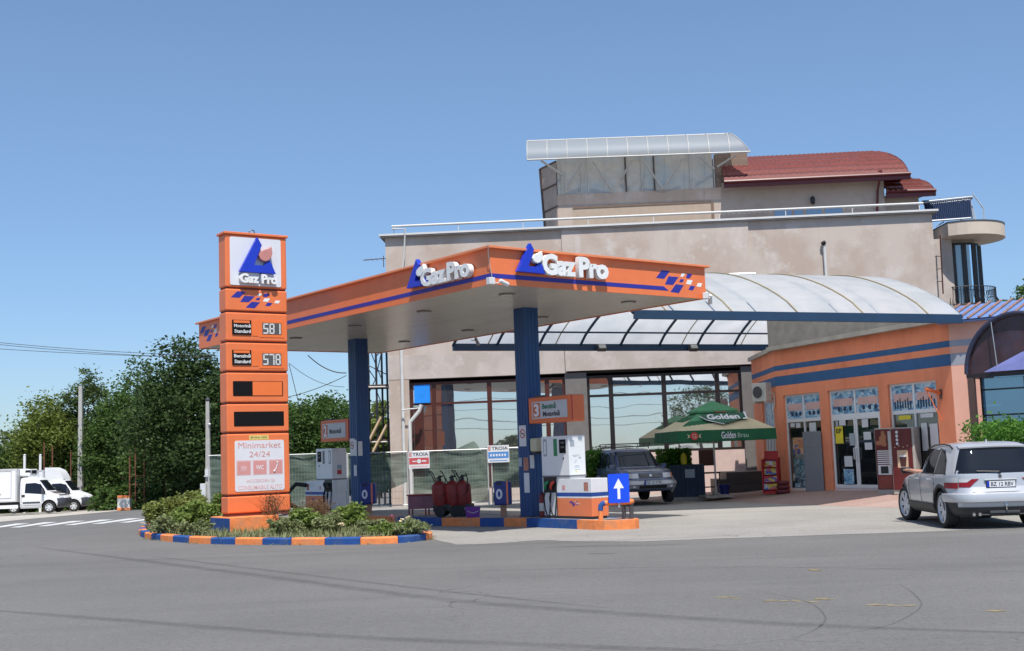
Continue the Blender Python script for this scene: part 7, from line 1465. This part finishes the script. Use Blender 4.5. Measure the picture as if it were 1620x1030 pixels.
# grey board leaning on the first shop window
q = sfm.hit(1273, 770, -.35); q2 = sfm.hit(1305, 770, -.55); gp = thing('grey_panel', 'tall plain grey cabinet door standing open in front of the left shop window', 'panel', sfm.M @ Vector((q.x, -.30, .22)), SRZ + R(22)); ztp = sfm.hit(1273, 683, -.3).z - .22
mb = MB(); mb.box(0, .62, 0, .05, 0, ztp); mb.build('door_panel', mat('panel_grey', (.19, .195, .21), .5, var=.04), gp, bevel=.006); mb = MB()
for z in (.45, 1.3): mb.box(.04, .58, -.004, 0, z, z + .012)
mb.box(-.02, 0, .0, .05, 0, ztp); mb.build('seams', TRIMG, gp)
# coffee vending machines
CR_ = mat('machine_dark_red', (.11, .012, .011), .35, var=.25, scale=3); 
def vending(px0, px1, ty, ly, rz, label, style):
    a, b = sfm.hit(px0, 700, ly), sfm.hit(px1, 700, ly); zt_ = sfm.hit(px0, ty, ly).z; w_ = .62 if style else .60
    t = thing('coffee_machine', label, 'vending machine', sfm.M @ Vector((a.x, ly, .23)), SRZ + rz, 'coffee machines by the shop door'); h = zt_ - .23
    mb = MB(); mb.box(0, w_, 0, .55, .0, h); mb.build('cabinet', mat('machine_grey', (.42, .40, .36), .5), t, bevel=.012)
    mb = MB(); mb.box(.02, w_ - .06, -.02, 0, .12, h - .03); fd = mb.build('front_door', CR_, t, bevel=.006)
    if style == 0:
        plate(fd, 'picture_panel', (.05, w_ - .25, h * .72, h - .08), -.02, poster_mat('coffee_pic', 4.4, [(.10, .01, .01), (.20, .03, .02), (.35, .15, .07), (.08, .01, .01)], 3), .003)
        for k in range(7): z = h * .66 - k * .055; plate(fd, 'price_button_row', (.06, w_ - .12, z - .03, z), -.02, PAPER, .008)
        plate(fd, 'coin_panel', (w_ - .2, w_ - .08, h * .42, h * .95), -.02, mat('machine_silver', (.5, .5, .5), .3, .5), .006); plate(fd, 'white_surround', (.06, w_ - .14, h * .29, h * .44), -.02, PAPER, .004); plate(fd, 'cup_hatch', (.14, w_ - .24, h * .31, h * .42), -.024, BLACK, .003); plate(fd, 'lower_panel', (.06, w_ - .14, h * .08, h * .27), -.02, mat('machine_brick', (.22, .04, .03), .4), .004)
    else:
        for k in range(4): mb = MB(); zc = h - .12 - k * .10; mb.front([(.18 + .035 * math.cos(u), zc + .04 * math.sin(u)) for u in [j * math.pi / 6 for j in range(12)]], -.026, -.02); mb.build('white_letter_mark', PAPER, fd)
        plate(fd, 'cup_glow', (.16, .44, h * .40, h * .66), -.02, mat('cream_panel', (.55, .40, .26), .5), .002); mb = MB(); mb.front([(.24, h * .42), (.37, h * .42), (.40, h * .56), (.21, h * .56)], -.03, -.022); mb.build('cup_picture', mat('cup_brown', (.06, .02, .015), .4), fd); mb = MB(); mb.front([(.21, h * .56), (.40, h * .56), (.385, h * .59), (.225, h * .59)], -.031, -.022); mb.build('cup_lid', PAPER, fd)
        for k in range(4): mb = MB(); mb.box(.10 + .11 * k, .12 + .11 * k, -.026, -.02, h * .70 + .03 * (k % 2), h * .715 + .03 * (k % 2)); mb.build('sparkle', CREAM, fd)
vending(1384, 1407, 678, -.62, R(25), 'coffee machine with rows of white buttons and a dispensing hatch, left of its neighbour', 0)
vending(1409, 1438, 677, -.72, R(35), 'dark red coffee machine panel with a picture of a paper cup', 1)
# bollard and cabinet, poles
def wp(px, py, Y): p = W(px, py, Y); return p
CP = mat('pole_concrete', (.40, .39, .36), .85, var=.12, scale=4)
def pole(px0, py0, px1, py1, Y, label, r0=.15, r1=.10):
    a, b = W(px1, py1, Y), W(px0, py0, Y); t = thing('utility_pole', label, 'utility pole', (a.x, Y, a.z), 0, 'concrete utility poles'); h = b.z - a.z
    mb = MB(); mb.add([Vector(p) for p in ((-r0, -r0, 0), (r0, -r0, 0), (r0, r0, 0), (-r0, r0, 0), (-r1, -r1, h), (r1, -r1, h), (r1, r1, h), (-r1, r1, h))], [(0, 1, 5, 4), (1, 2, 6, 5), (2, 3, 7, 6), (3, 0, 4, 7), (4, 5, 6, 7)]); mb.build('shaft', CP, t)
    return t, h
t, h = pole(124.5, 611, 127.5, 800, 83, 'tall bare tapered concrete pole behind the box trucks', .17, .11); mb = MB(); mb.tube([(-.2, 0, h), (.2, 0, h + .02)], .04, 5); mb.build('crossarm', DGREY, t)
t, h = pole(327.5, 635, 330, 795, 62, 'concrete pole with a white meter box between the trees and the price sign', .13, .08); mb = MB(); mb.lathe([(.06, h), (.12, h + .05), (.10, h + .14), (.03, h + .2)], n=8); mb.build('insulator', DGREY, t)
mb = MB(); mb.box(-.34, -.06, -.32, -.12, .3, .95); mb.build('meter_box', mat('box_white', (.6, .61, .62), .5), t, bevel=.02); mb = MB(); mb.box(-.12, .14, -.2, -.12, 1.35, 1.65); mb.box(-.16, .2, -.24, -.12, 1.28, 1.34); mb.build('junction_box', mat('box_white', (0, 0, 0)), t); mb = MB(); mb.lathe([(.05, 0), (.07, .05), (.03, .1)], (.12, -.14, h - 1.2), 8); mb.build('lamp', CAMW, t)
a = W(197, 804, 72.5); bo = thing('painted_post', 'short white marker post with orange top and foot at the end of the pavement', 'marker post', (a.x, 72.5, zg(a.x, 72.5))); mb = MB(); mb.box(-.38, .38, -.2, .2, 0, .17); mb.build('foot', ORANGE_K, bo, bevel=.02); mb = MB(); mb.box(-.36, .36, -.18, .18, .17, .72); mb.build('post', OFFWHITE, bo); mb = MB(); mb.box(-.37, .37, -.19, .19, .72, .88); mb.build('top', ORANGE_K, bo, bevel=.02)
for px, lbl in ((39, 'thin white pole rising behind the first truck'), (183 / 2.862, 'thin pale pole rising between the two trucks')):
    a, b = W(px, 720, 84), W(px, 740, 84); t = thing('white_post', lbl, 'post', (a.x, 84, zg(a.x, 84))); h = a.z - zg(a.x, 84); mb = MB(); mb.tube([(0, 0, 0), (0, 0, h)], .09, 8); mb.build('shaft', WHITE, t); mb = MB(); mb.lathe([(.11, h), (.02, h + .06)], n=8); mb.build('cap', WHITE, t)
# overhead wires (the four behind the camera show in the shop windows)
WR = mat('wire_black', (.02, .02, .02), .6)
def wire(P, label, r=.014):
    mb = MB(); mb.tube(P, r, 4); o = mb.build('overhead_wire', WR); tag(o, label, 'wire', 'overhead wires')
def sagw(a, b, s, n=16): return [a.lerp(b, k / n) - Vector((0, 0, s * 4 * (k / n) * (1 - k / n))) for k in range(n + 1)]
wire(sagw(W(-60, 536, 66), W(345, 563, 70), .15), 'topmost wire crossing the sky left of the price sign'); wire(sagw(W(-60, 539, 66), W(345, 567, 70), .15), 'middle wire crossing the sky left of the price sign'); wire(sagw(W(-60, 548, 66), W(345, 566, 70), .1), 'lowest wire crossing the sky left of the price sign')
wire(sagw(W(487, 562, 44), W(548, 590, 44), .18), 'short sagging cable between the canopy edge and the far column', .018); wire(sagw(W(458, 575, 70), W(545, 612, 70), .35), 'thin cable seen below the canopy right of the price sign'); wire(sagw(W(456, 628, 60), W(548, 594, 60), .1), 'rising cable seen below the canopy right of the price sign', .016)
for k_, z_ in enumerate((4.3, 5.0, 5.9, 7.0)): wire(sagw(Vector((-45, -16 - k_, z_ + .6)), Vector((45, -14 - 2 * k_, z_ + .2)), .7), ('lowest', 'second lowest', 'third', 'highest')[k_] + ' of the street wires mirrored in the shop windows', .022)
wire([W(457, 575, 62), W(478, 660, 62)], 'steep stay cable just right of the price sign', .016)
# ------------------------------------------------------------------ foliage
def leaves(n_cl, per, cr, rad, size, seed, zmin=None, flat=.5, shell=.55, drop=0.0, cl_r=.22):
    """leaf quads in clumps filling an ellipsoid of radii rad about (0,0,0)"""
    g = np.random.default_rng(seed)
    d = g.normal(size=(n_cl, 3)); d /= np.linalg.norm(d, axis=1)[:, None]; r = g.uniform(shell ** 3, 1, n_cl) ** (1 / 3)
    lump = 1 + .16 * np.sin(d[:, 0] * 4 + seed) + .14 * np.sin(d[:, 1] * 5 + seed * 2) + .14 * np.sin(d[:, 2] * 6 + seed * 3)
    c = d * (r * lump)[:, None] * np.array(rad)
    cs = g.uniform(.55, 1.25, n_cl) * cl_r * min(rad)
    P = np.repeat(c, per, 0) + g.normal(size=(n_cl * per, 3)) * np.repeat(cs, per)[:, None] * np.array([1, 1, .7])
    if zmin is not None: P = P[P[:, 2] > zmin]
    n = len(P); a = g.normal(size=(n, 3)); a[:, 2] *= flat; a /= np.linalg.norm(a, axis=1)[:, None]; b = np.cross(a, g.normal(size=(n, 3))); b /= np.linalg.norm(b, axis=1)[:, None]
    s = size * g.uniform(.6, 1.3, n)[:, None]; c4 = np.stack([P - a * s, P + b * s * .55, P + a * s, P - b * s * .55], 1) + np.array(cr)
    return c4.reshape(-1, 3)
def leaf_obj(name, V, m, parent=None):
    n = len(V) // 4; me = bpy.data.meshes.new(name); me.vertices.add(len(V)); me.vertices.foreach_set('co', V.astype(np.float32).reshape(-1)); me.loops.add(len(V)); me.loops.foreach_set('vertex_index', np.arange(len(V), dtype=np.int32)); me.polygons.add(n); me.polygons.foreach_set('loop_start', np.arange(0, len(V), 4, dtype=np.int32)); me.update(calc_edges=True); me.materials.append(m)
    o = bpy.data.objects.new(name, me); col.objects.link(o)
    if parent is not None: o.parent = parent
    return o
BARK = mat('bark', (.09, .065, .045), .9, var=.3, scale=6, bump=.5)
LD = leaf_mat('leaf_dark', (.028, .055, .016), (.085, .14, .038), (.20, .25, .08), scale=1.1); LM = leaf_mat('leaf_mid', (.045, .09, .02), (.12, .20, .045), (.24, .30, .09), scale=1.0); LY = leaf_mat('leaf_yellowish', (.09, .13, .025), (.22, .27, .05), (.38, .38, .10), scale=1.0); LB = leaf_mat('leaf_brownish', (.045, .075, .022), (.13, .18, .045), (.23, .24, .08), scale=1.1)
def tree(px, py_top, py_bot, wpx, Y, m, label, seed, ncl=150, per=46, size=.12, trunk=.2, grp='trees beyond the road', crown_base=.22, lean=0):
    top, bot = W(px, py_top, Y), W(px, py_bot, Y); gz = zg(top.x, Y) ; H = top.z - gz; rx = wpx / 2 * Y / FPX
    t = thing('broadleaf_tree', label, 'tree', (top.x, Y, gz), 0, grp); rr = random.Random(seed); cz = H * (1 + crown_base) / 2; rz = H * (1 - crown_base) / 2 * .93
    mb = MB(); mb.tube([(0, 0, -.3), (.05, 0, H * .2), (-.06, .05, H * .45), (.05, 0, H * .75)], [trunk, trunk * .8, trunk * .55, trunk * .2], 8)
    for k in range(9):
        a = rr.uniform(0, 6.28); z0 = H * rr.uniform(.2, .55); e = Vector((math.cos(a) * rx * .7, math.sin(a) * rx * .6, z0 + H * rr.uniform(.15, .35))); mb.tube([(0, 0, z0), e * .5 + Vector((0, 0, z0 * .5 + .05)), e], [trunk * .35, trunk * .22, trunk * .08], 5)
    mb.build('trunk', BARK, t, smooth=60)
    size *= .72; ncl = int(ncl * 1.25); per = int(per * 1.35)
    leaf_obj('crown', leaves(ncl, per, (0, 0, cz), (rx, rx * .8, rz), size, seed, zmin=-rz * 1.02), m, t); return t
tree(292, 542, 800, 150, 72, LD, 'tall dark green tree with a dense crown just left of the price sign', 11, 300, 50, .17, .28, crown_base=.06)
tree(335, 590, 800, 120, 70, LD, 'dark tree half hidden behind the price sign', 12, 170, 50, .17, .25, crown_base=.1)
tree(205, 592, 800, 105, 84, LM, 'mid green tree left of the tallest dark tree', 13, 170, 46, .17)
tree(138, 590, 800, 80, 88, LB, 'slender tree with sparse brownish crown behind the tall bare pole', 14, 100, 42, .15, .16, crown_base=.3)
tree(78, 634, 800, 118, 88, LY, 'rounded yellow green tree above the white trucks', 15, 190, 46, .17)
tree(20, 680, 800, 60, 90, LB, 'small thin tree at the left edge of the photo', 16, 60, 40, .15, .12)
tree(-22, 706, 800, 80, 90, LM, 'low green tree cut by the left edge of the photo', 17, 80, 44, .16)
tree(492, 628, 800, 130, 95, LM, 'round green tree seen between the price sign and the far pump sign', 18, 230, 48, .2)
tree(596, 640, 800, 60, 70, LY, 'light green tree seen through the steel lattice tower', 19, 120, 46, .14)
tree(245, 640, 800, 95, 77, LM, 'bushy green tree in front of the taller ones by the side road', 20, 150, 46, .16, crown_base=.03)
tree(172, 655, 800, 90, 84, LM, 'green tree with low branches right of the tall bare pole', 21, 150, 46, .16, crown_base=.03)
tree(112, 680, 800, 80, 88, LD, 'low dark tree behind the cabs of the trucks', 22, 120, 46, .16, crown_base=.03)
tree(10, 690, 800, 110, 94, LM, 'low tree behind the cargo box of the first truck', 23, 120, 46, .17, crown_base=.03)
tree(398, 640, 800, 110, 78, LD, 'dark tree hidden behind the price sign', 25, 150, 46, .17, crown_base=.05)
tree(545, 672, 800, 90, 90, LM, 'green tree behind the far column', 26, 120, 46, .18, crown_base=.1)
tree(1622, 428, 520, 84, 46, LM, 'green tree top rising above the shop roof at the right edge', 24, 120, 46, .10, .1, grp='trees behind the shop', crown_base=.35)
def street_tree(x, y, h, r, label, seed):
    t = thing('broadleaf_tree', label, 'tree', (x, y, 0)); mb = MB(); mb.tube([(0, 0, 0), (.05, 0, h * .3), (0, 0, h * .7)], [.16, .13, .05], 8)
    for k in range(6): a = k * 1.05; mb.tube([(0, 0, h * .3), (math.cos(a) * r * .6, math.sin(a) * r * .6, h * .65)], [.07, .03], 5)
    mb.build('trunk', BARK, t); leaf_obj('crown', leaves(110, 60, (0, 0, h * .66), (r, r, h * .34), .12, seed), LD, t)
street_tree(9.6, -30, 7.6, 2.6, 'street tree across the road, mirrored in the shop window behind the parasol', 81)
street_tree(-9, -34, 3.4, 1.5, 'small street tree across the road, mirrored in the shop windows', 82)
# wood behind, and undergrowth along the side road
V = [leaves(45, 60, (W(px, 760, 100).x, 100 + (k % 3) * 3, .9 + (k % 4) * .5), (4.6, 3, 3.2 + (k % 3) * .5), .24, 60 + k) for k, px in enumerate(range(-60, 620, 55))]
tag(leaf_obj('far_wood', np.concatenate(V), LD), 'dense dark green wood far behind the roadside trees', 'wood', kind='stuff')
V = [leaves(26, 60, (W(px, 785, (87 if px < 165 else 76) + (k % 3)).x, (87 if px < 165 else 76) + (k % 3), zg(W(px, 785, (87 if px < 165 else 76)).x, (87 if px < 165 else 76)) + .5), (1.7, 1.2, .9 + .25 * (k % 3)), .13, 90 + k, zmin=-.6) for k, px in enumerate(range(-40, 345, 24))]
tag(leaf_obj('undergrowth', np.concatenate(V), LM), 'tangled green undergrowth at the foot of the roadside trees', 'undergrowth', kind='stuff')
RF = mat('rusty_fence', (.16, .06, .035), .8, var=.2); tf = thing('wire_fence', 'rusty wire fence on thin brown posts in front of the roadside trees', 'fence', (0, 0, 0))
for k, px in enumerate((70, 83, 112, 130, 152, 205, 214, 228, 262, 290, 310)):
    yy = 84.5 if px < 190 else 75.0; a = W(px, 700 + (k % 3) * 6, yy); z = zg(a.x, yy); mb = MB(); mb.tube([(a.x, yy, z), (a.x, yy, a.z)], .05, 5); mb.build('post', RF, tf)
mb = MB()
for z in (.5, 1.0, 1.5, 2.0): mb.tube([(W(60, 760, 84.5).x, 84.5, zg(W(60, 760, 84.5).x, 84.5) + z), (W(190, 760, 84.5).x, 84.5, zg(W(190, 760, 84.5).x, 84.5) + z), (W(205, 760, 75).x, 75, zg(W(205, 760, 75).x, 75) + z), (W(325, 760, 75).x, 75, zg(W(325, 760, 75).x, 75) + z)], .012, 4)
mb.build('wires', RF, tf)

# ------------------------------------------------------------------ the planted bed with its painted kerb
bedpx = [(240, 834), (226, 839), (218, 845), (222, 849.5), (240, 853.5), (262, 856.5), (300, 859.5), (344, 861.2), (400, 862), (470, 862.5), (540, 862), (600, 861), (648, 858.5), (690, 852.5)]
bp = [G(x, y) for x, y in bedpx]; bp = [Vector((p.x, p.y)) for p in bp]
backp = [Vector((-1.95, 26.0)), Vector((-2.1, 27.2)), Vector((-3.0, 29.3)), Vector((-4.6, 31.6)), Vector((-6.3, 33.2)), Vector((-8.4, 33.8))]
loop = bp + backp
# resample to even spacing
def resamp(P, st, closed=True):
    Q = P + ([P[0]] if closed else []); out = []; 
    for i in range(len(Q) - 1):
        n = max(1, int((Q[i + 1] - Q[i]).length / st)); out += [Q[i].lerp(Q[i + 1], k / n) for k in range(n)]
    return out
def chaikin(P, it=2):
    for _ in range(it): P = [q for i in range(len(P)) for q in (P[i].lerp(P[(i + 1) % len(P)], .25), P[i].lerp(P[(i + 1) % len(P)], .75))]
    return P
lp = resamp(chaikin(loop, 2), .09); cen = sum(lp, Vector((0, 0))) / len(lp); n = len(lp)
nrm = []
for i in range(n): t_2 = (lp[(i + 1) % n] - lp[i - 1]).normalized(); nrm.append(Vector((t_2.y, -t_2.x)))
if nrm[0].dot(lp[0] - cen) < 0: nrm = [-q for q in nrm]
kb = thing('painted_kerb', 'low kerb in alternating orange and blue blocks round the planted bed of the price sign', 'kerb', (0, 0, 0))
acc = 0; i = 0; j = 0; cuts = [0]
while i < n:
    L_k = .80 if 0 else 1.0
    acc += (lp[(i + 1) % n] - lp[i]).length; i += 1
    if acc >= .74: cuts.append(i); acc = 0
if cuts[-1] != n: cuts[-1] = n
rr = random.Random(5)
for k in range(len(cuts) - 1):
    ids = list(range(cuts[k], cuts[k + 1] + 1)); dz = rr.uniform(-.006, .006); rows = []
    for q in ids:
        p = lp[q % n]; m_ = nrm[q % n]; f = .006 if q in (ids[0], ids[-1]) else 0
        if q == ids[0]: p = p + (lp[(q + 1) % n] - lp[q % n]).normalized() * .006
        if q == ids[-1]: p = p - (lp[q % n] - lp[(q - 1) % n]).normalized() * .006
        rows.append([Vector((p.x, p.y, -.02)), Vector((p.x, p.y, .115 + dz)), Vector((p.x - m_.x * .03, p.y - m_.y * .03, .14 + dz)), Vector((p.x - m_.x * .17, p.y - m_.y * .17, .14 + dz)), Vector((p.x - m_.x * .17, p.y - m_.y * .17, -.02))])
    mb = MB(); mb.grid(rows); mb.f.append(tuple(range(5))); mb.m.append(0); mb.f.append(tuple(range((len(rows) - 1) * 5 + 4, (len(rows) - 1) * 5 - 1, -1))); mb.m.append(0)
    o = mb.build('kerb_block', BLUE_K if k % 2 else ORANGE_K, kb, smooth=35); o['label'] = 'blue painted kerb block' if k % 2 else 'orange painted kerb block'
inner = [lp[i] - nrm[i] * .16 for i in range(0, n, 3)]
SOIL = mat('bed_soil', (.17, .125, .085), .95, var=.25, scale=6, bump=.8, dirt=(.28, .24, .15), dscale=2.5)
mb = MB(); mb.add([Vector((p.x, p.y, .10)) for p in inner], [tuple(range(len(inner)))]); tag(mb.build('soil', SOIL), kind='structure')
def inbed(x, y, marg=.22):
    c = False; m = len(lp); j = m - 1
    for i in range(0, m):
        a, b = lp[i], lp[j]
        if (a.y > y) != (b.y > y) and x < (b.x - a.x) * (y - a.y) / (b.y - a.y + 1e-12) + a.x: c = not c
        j = i
    return c and min((Vector((x, y)) - p).length for p in lp[::4]) > marg
# bushes
RB = leaf_mat('rose_leaf', (.12, .18, .04), (.28, .37, .09), (.50, .50, .18), scale=6); RB2 = leaf_mat('rose_leaf_reddish', (.14, .17, .045), (.32, .36, .10), (.50, .26, .14), scale=5); GG = leaf_mat('grey_green_leaf', (.18, .22, .09), (.34, .38, .18), (.50, .50, .26), scale=5); DRY = leaf_mat('dry_stem', (.16, .09, .05), (.26, .17, .09), (.34, .26, .14), scale=5)
def bush(px, ptop, pbase, wpx, m, label, seed, ncl=40, per=60, size=.045, grp='shrubs in the planted bed', depth=.8):
    b = G(px, pbase - 5, .12); tp = W(px, ptop, b.y); H = tp.z - .1; rx = wpx / 2 * b.y / FPX
    for _ in range(12):
        if inbed(b.x, b.y, min(rx * depth * .9, .75)): break
        v_ = Vector((cen.x - b.x, cen.y - b.y)).normalized() * .07; b.x += v_.x * .3; b.y += abs(v_.y)
    t = thing('shrub', label, 'shrub', (b.x, b.y, .1), 0, grp); rr = random.Random(seed); mb = MB()
    for k in range(9): a = rr.uniform(0, 6.28); e = Vector((math.cos(a) * rx * .6, math.sin(a) * rx * .6, H * rr.uniform(.6, .95))); mb.tube([(rr.uniform(-.1, .1), rr.uniform(-.1, .1), -.02), e * .5 + Vector((0, 0, .05)), e], [.012, .009, .005], 5)
    mb.build('stem', BARK, t); leaf_obj('foliage', leaves(ncl, per, (0, 0, H * .54), (rx, rx * depth, H * .46), size, seed, zmin=-H * .52, shell=.2, cl_r=.26), m, t); return t
bush(262, 792, 838, 56, RB2, 'broad leafy shrub with reddish tips at the left end of the bed', 31, 60, 75, .055)
bush(298, 797, 842, 54, RB, 'light green leafy shrub second from the left end of the bed', 32, 60, 75, .055)
bush(330, 800, 836, 46, RB, 'green shrub against the left side of the price sign', 33, 50, 70, .055)
bush(285, 783, 826, 60, RB2, 'tallest rounded shrub at the back of the bed left of the price sign', 34, 60, 75, .055)
bush(340, 783, 820, 36, RB, 'small shrub rising behind the left edge of the price sign', 35, 36, 60, .05)
bush(486, 806, 846, 42, RB, 'leafy rose shrub just right of the price sign', 36, 46, 70, .05)
bush(555, 798, 842, 44, RB, 'rose shrub in front of the far pump', 37, 40, 60, .05)
bush(520, 812, 848, 40, GG, 'grey green shrub between the two rose shrubs', 38, 40, 66, .035)
bush(592, 822, 848, 60, GG, 'low grey green shrub right of the rose shrubs', 39, 46, 70, .033)
bush(648, 822, 851, 58, GG, 'low spreading shrub at the right end of the bed', 40, 46, 70, .033)
bush(450, 822, 850, 54, GG, 'low grey green shrub in front of the price sign plinth', 41, 46, 70, .033)
bush(620, 826, 852, 50, RB, 'low green shrub near the right end of the bed', 42, 40, 60, .035)
bush(256, 818, 850, 40, GG, 'low pale shrub at the left tip of the bed', 43, 40, 60, .035)
bush(310, 826, 851, 56, GG, 'low pale green shrub by the kerb left of the plinth', 44, 40, 60, .035)
def tallgrass(px, ptop, pbase, wpx, label, seed, n=90):
    b = G(px, pbase, .12); H = W(px, ptop, b.y).z - .1; rx = wpx / 2 * b.y / FPX; t = thing('dry_grass_clump', label, 'grass clump', (b.x, b.y, .1), 0, 'dry grass clumps in the bed'); g = np.random.default_rng(seed); V = []; F = []
    for k in range(n):
        a = g.uniform(0, 6.28); r0 = g.uniform(0, .5) * rx; h = H * g.uniform(.55, 1.05); lx, ly = g.normal() * .10, g.normal() * .10; p0 = np.array([r0 * math.cos(a) , r0 * math.sin(a), 0]) * 1.6; w_ = .006
        for q in range(4):
            f0, f1 = q / 4, (q + 1) / 4; c = lambda f: p0 + np.array([lx * f * f * 2, ly * f * f * 2, h * f]); A, B_ = c(f0), c(f1); wa, wb_ = w_ * (1 - f0 * .6), w_ * (1 - f1 * .6); V += [A - [wa, 0, 0], A + [wa, 0, 0], B_ + [wb_, 0, 0], B_ - [wb_, 0, 0]]
    leaf_obj('stalks', np.array(V), DRY, t)
    Vs = []; 
    for k in range(n * 2): p = g.normal(size=3) * [rx * .55, rx * .55, H * .12] + [0, 0, H * .78]; Vs.append(leaves(1, 3, tuple(p), (.04, .04, .05), .018, int(seed * 1000 + k), flat=2))
    leaf_obj('seed_heads', np.concatenate(Vs), DRY, t)
tallgrass(430, 782, 838, 26, 'tall brown dry grass growing in front of the price sign', 51); tallgrass(503, 790, 836, 46, 'dry reddish grass between the price sign and the far pump', 52, 130); tallgrass(462, 792, 834, 16, 'thin dry stalks at the right edge of the price sign', 53, 40)
# ground cover
g = np.random.default_rng(77); V = []
xs = g.uniform(-9.8, -1.2, 5200); ys = g.uniform(23.9, 33.8, 5200); inv = cf.I
for x, y in zip(xs, ys):
    if inbed(x, y, .2):
        h = g.uniform(.06, .2)
        for k in range(3): a = g.uniform(0, 6.28); d = np.array([math.cos(a), math.sin(a), 0]); p = np.array([x, y, .1]); w_ = np.array([-d[1], d[0], 0]) * .012; V += [p - w_, p + w_, p + d * h * .6 + [0, 0, h], p + d * h * .5 + [0, 0, h * .8]]
tag(leaf_obj('bed_grass', np.array(V), GG), 'low grey green grass and weeds covering the bed', 'grass', kind='stuff')
# flowers
for px, py, c, lb in ((530, 826, 'pale', 'pale yellow'), (541, 829, 'pale', 'cream'), (619, 819, 'pink', 'pink'), (636, 823, 'pale', 'cream'), (646, 820, 'pale', 'pale yellow')):
    b = G(px, py + 14, .12); z = W(px, py, b.y).z; t = thing('flower', lb + ' flower, %s in the bed' % {530: 'left of two by the rose shrub', 541: 'right of two by the rose shrub', 619: 'the only pink one', 636: 'left of the rightmost', 646: 'rightmost'}[px], 'flower', (b.x, b.y, .1), 0, 'flowers in the planted bed')
    mb = MB(); mb.tube([(0, 0, 0), (.01, 0, z - .1)], .005, 4); mb.build('stem', BARK, t); leaf_obj('petals', leaves(4, 14, (0, 0, z - .08), (.05, .05, .04), .028, px), mat('petal_' + c, (.75, .65, .40) if c == 'pale' else (.65, .25, .35), .6), t)
# weeds along the kerbs
V = []
for k in range(160):
    i = g.integers(0, n); p = lp[i] + nrm[i] * g.uniform(.02, .10); h = g.uniform(.02, .07)
    if p.y > 29: continue
    for q in range(4): a = g.uniform(0, 6.28); d = np.array([math.cos(a), math.sin(a), 0]); o_3 = np.array([p.x, p.y, 0.0]); w_ = np.array([-d[1], d[0], 0]) * .008; V += [o_3 - w_, o_3 + w_, o_3 + d * h + [0, 0, h * .6], o_3 + d * h * .9 + [0, 0, h * .4]]
tag(leaf_obj('kerb_weeds', np.array(V), GG), 'small weeds growing along the foot of the painted kerb', 'weeds', kind='stuff')
# hedges
HG = leaf_mat('hedge_green', (.06, .16, .02), (.14, .31, .045), (.24, .44, .09), scale=4)
def hedge(px0, px1, py0, py1, Y, dy, label, seed, n=2600, size=.05, zb=None):
    a, b = W(px0, py1, Y), W(px1, py0, Y); z0 = a.z if zb is None else zb; t = thing('hedge', label, 'hedge', ((a.x + b.x) / 2, Y, z0), 0, None); hx, H = (b.x - a.x) / 2, b.z - z0; g = np.random.default_rng(seed)
    k = n // 30; V = leaves(k, 30, (0, 0, H / 2), (hx * 1.0, dy / 2, H / 2), size, seed, zmin=-H / 2, shell=.3, cl_r=.3); V[:, 0] = np.clip(V[:, 0], -hx * 1.08, hx * 1.08)
    bx = g.uniform(-1, 1, (n, 3)) * [hx, dy / 2, H / 2] + [0, 0, H / 2]; W_ = []
    a_ = g.normal(size=(n, 3)); a_ /= np.linalg.norm(a_, axis=1)[:, None]; b_ = np.cross(a_, g.normal(size=(n, 3))); b_ /= np.linalg.norm(b_, axis=1)[:, None]; V2 = np.stack([bx - a_ * size, bx + b_ * size * .5, bx + a_ * size, bx - b_ * size * .5], 1).reshape(-1, 3)
    leaf_obj('foliage', np.concatenate([V, V2]), HG, t); mb = MB()
    for q in range(5): mb.tube([(-hx * .8 + hx * .4 * q, 0, -.05), (-hx * .8 + hx * .4 * q, 0, H * .6)], .02, 5)
    mb.build('stem', BARK, t); return t
hedge(1546, 1660, 664, 790, 26.6, 1.6, 'bright green rounded hedge behind the silver car at the right edge', 61, 9000, .045, zb=0.0)
hedge(1040, 1092, 709, 752, 39.9, .6, 'clipped green hedge between the blue off-roader and the pink wall', 62, 3600, .05, zb=.5)
hedge(925, 965, 712, 790, 40.2, .7, 'green hedge between the near pump and the blue off-roader', 63, 3600, .05, zb=.0)
hedge(780, 806, 779, 796, 41.6, .3, 'small dark green plant at the foot of the fence behind the tub', 64, 500, .04)
hedge(655, 672, 782, 797, 42.3, .3, 'small light green weed at the foot of the fence left of the sand box', 65, 400, .04)
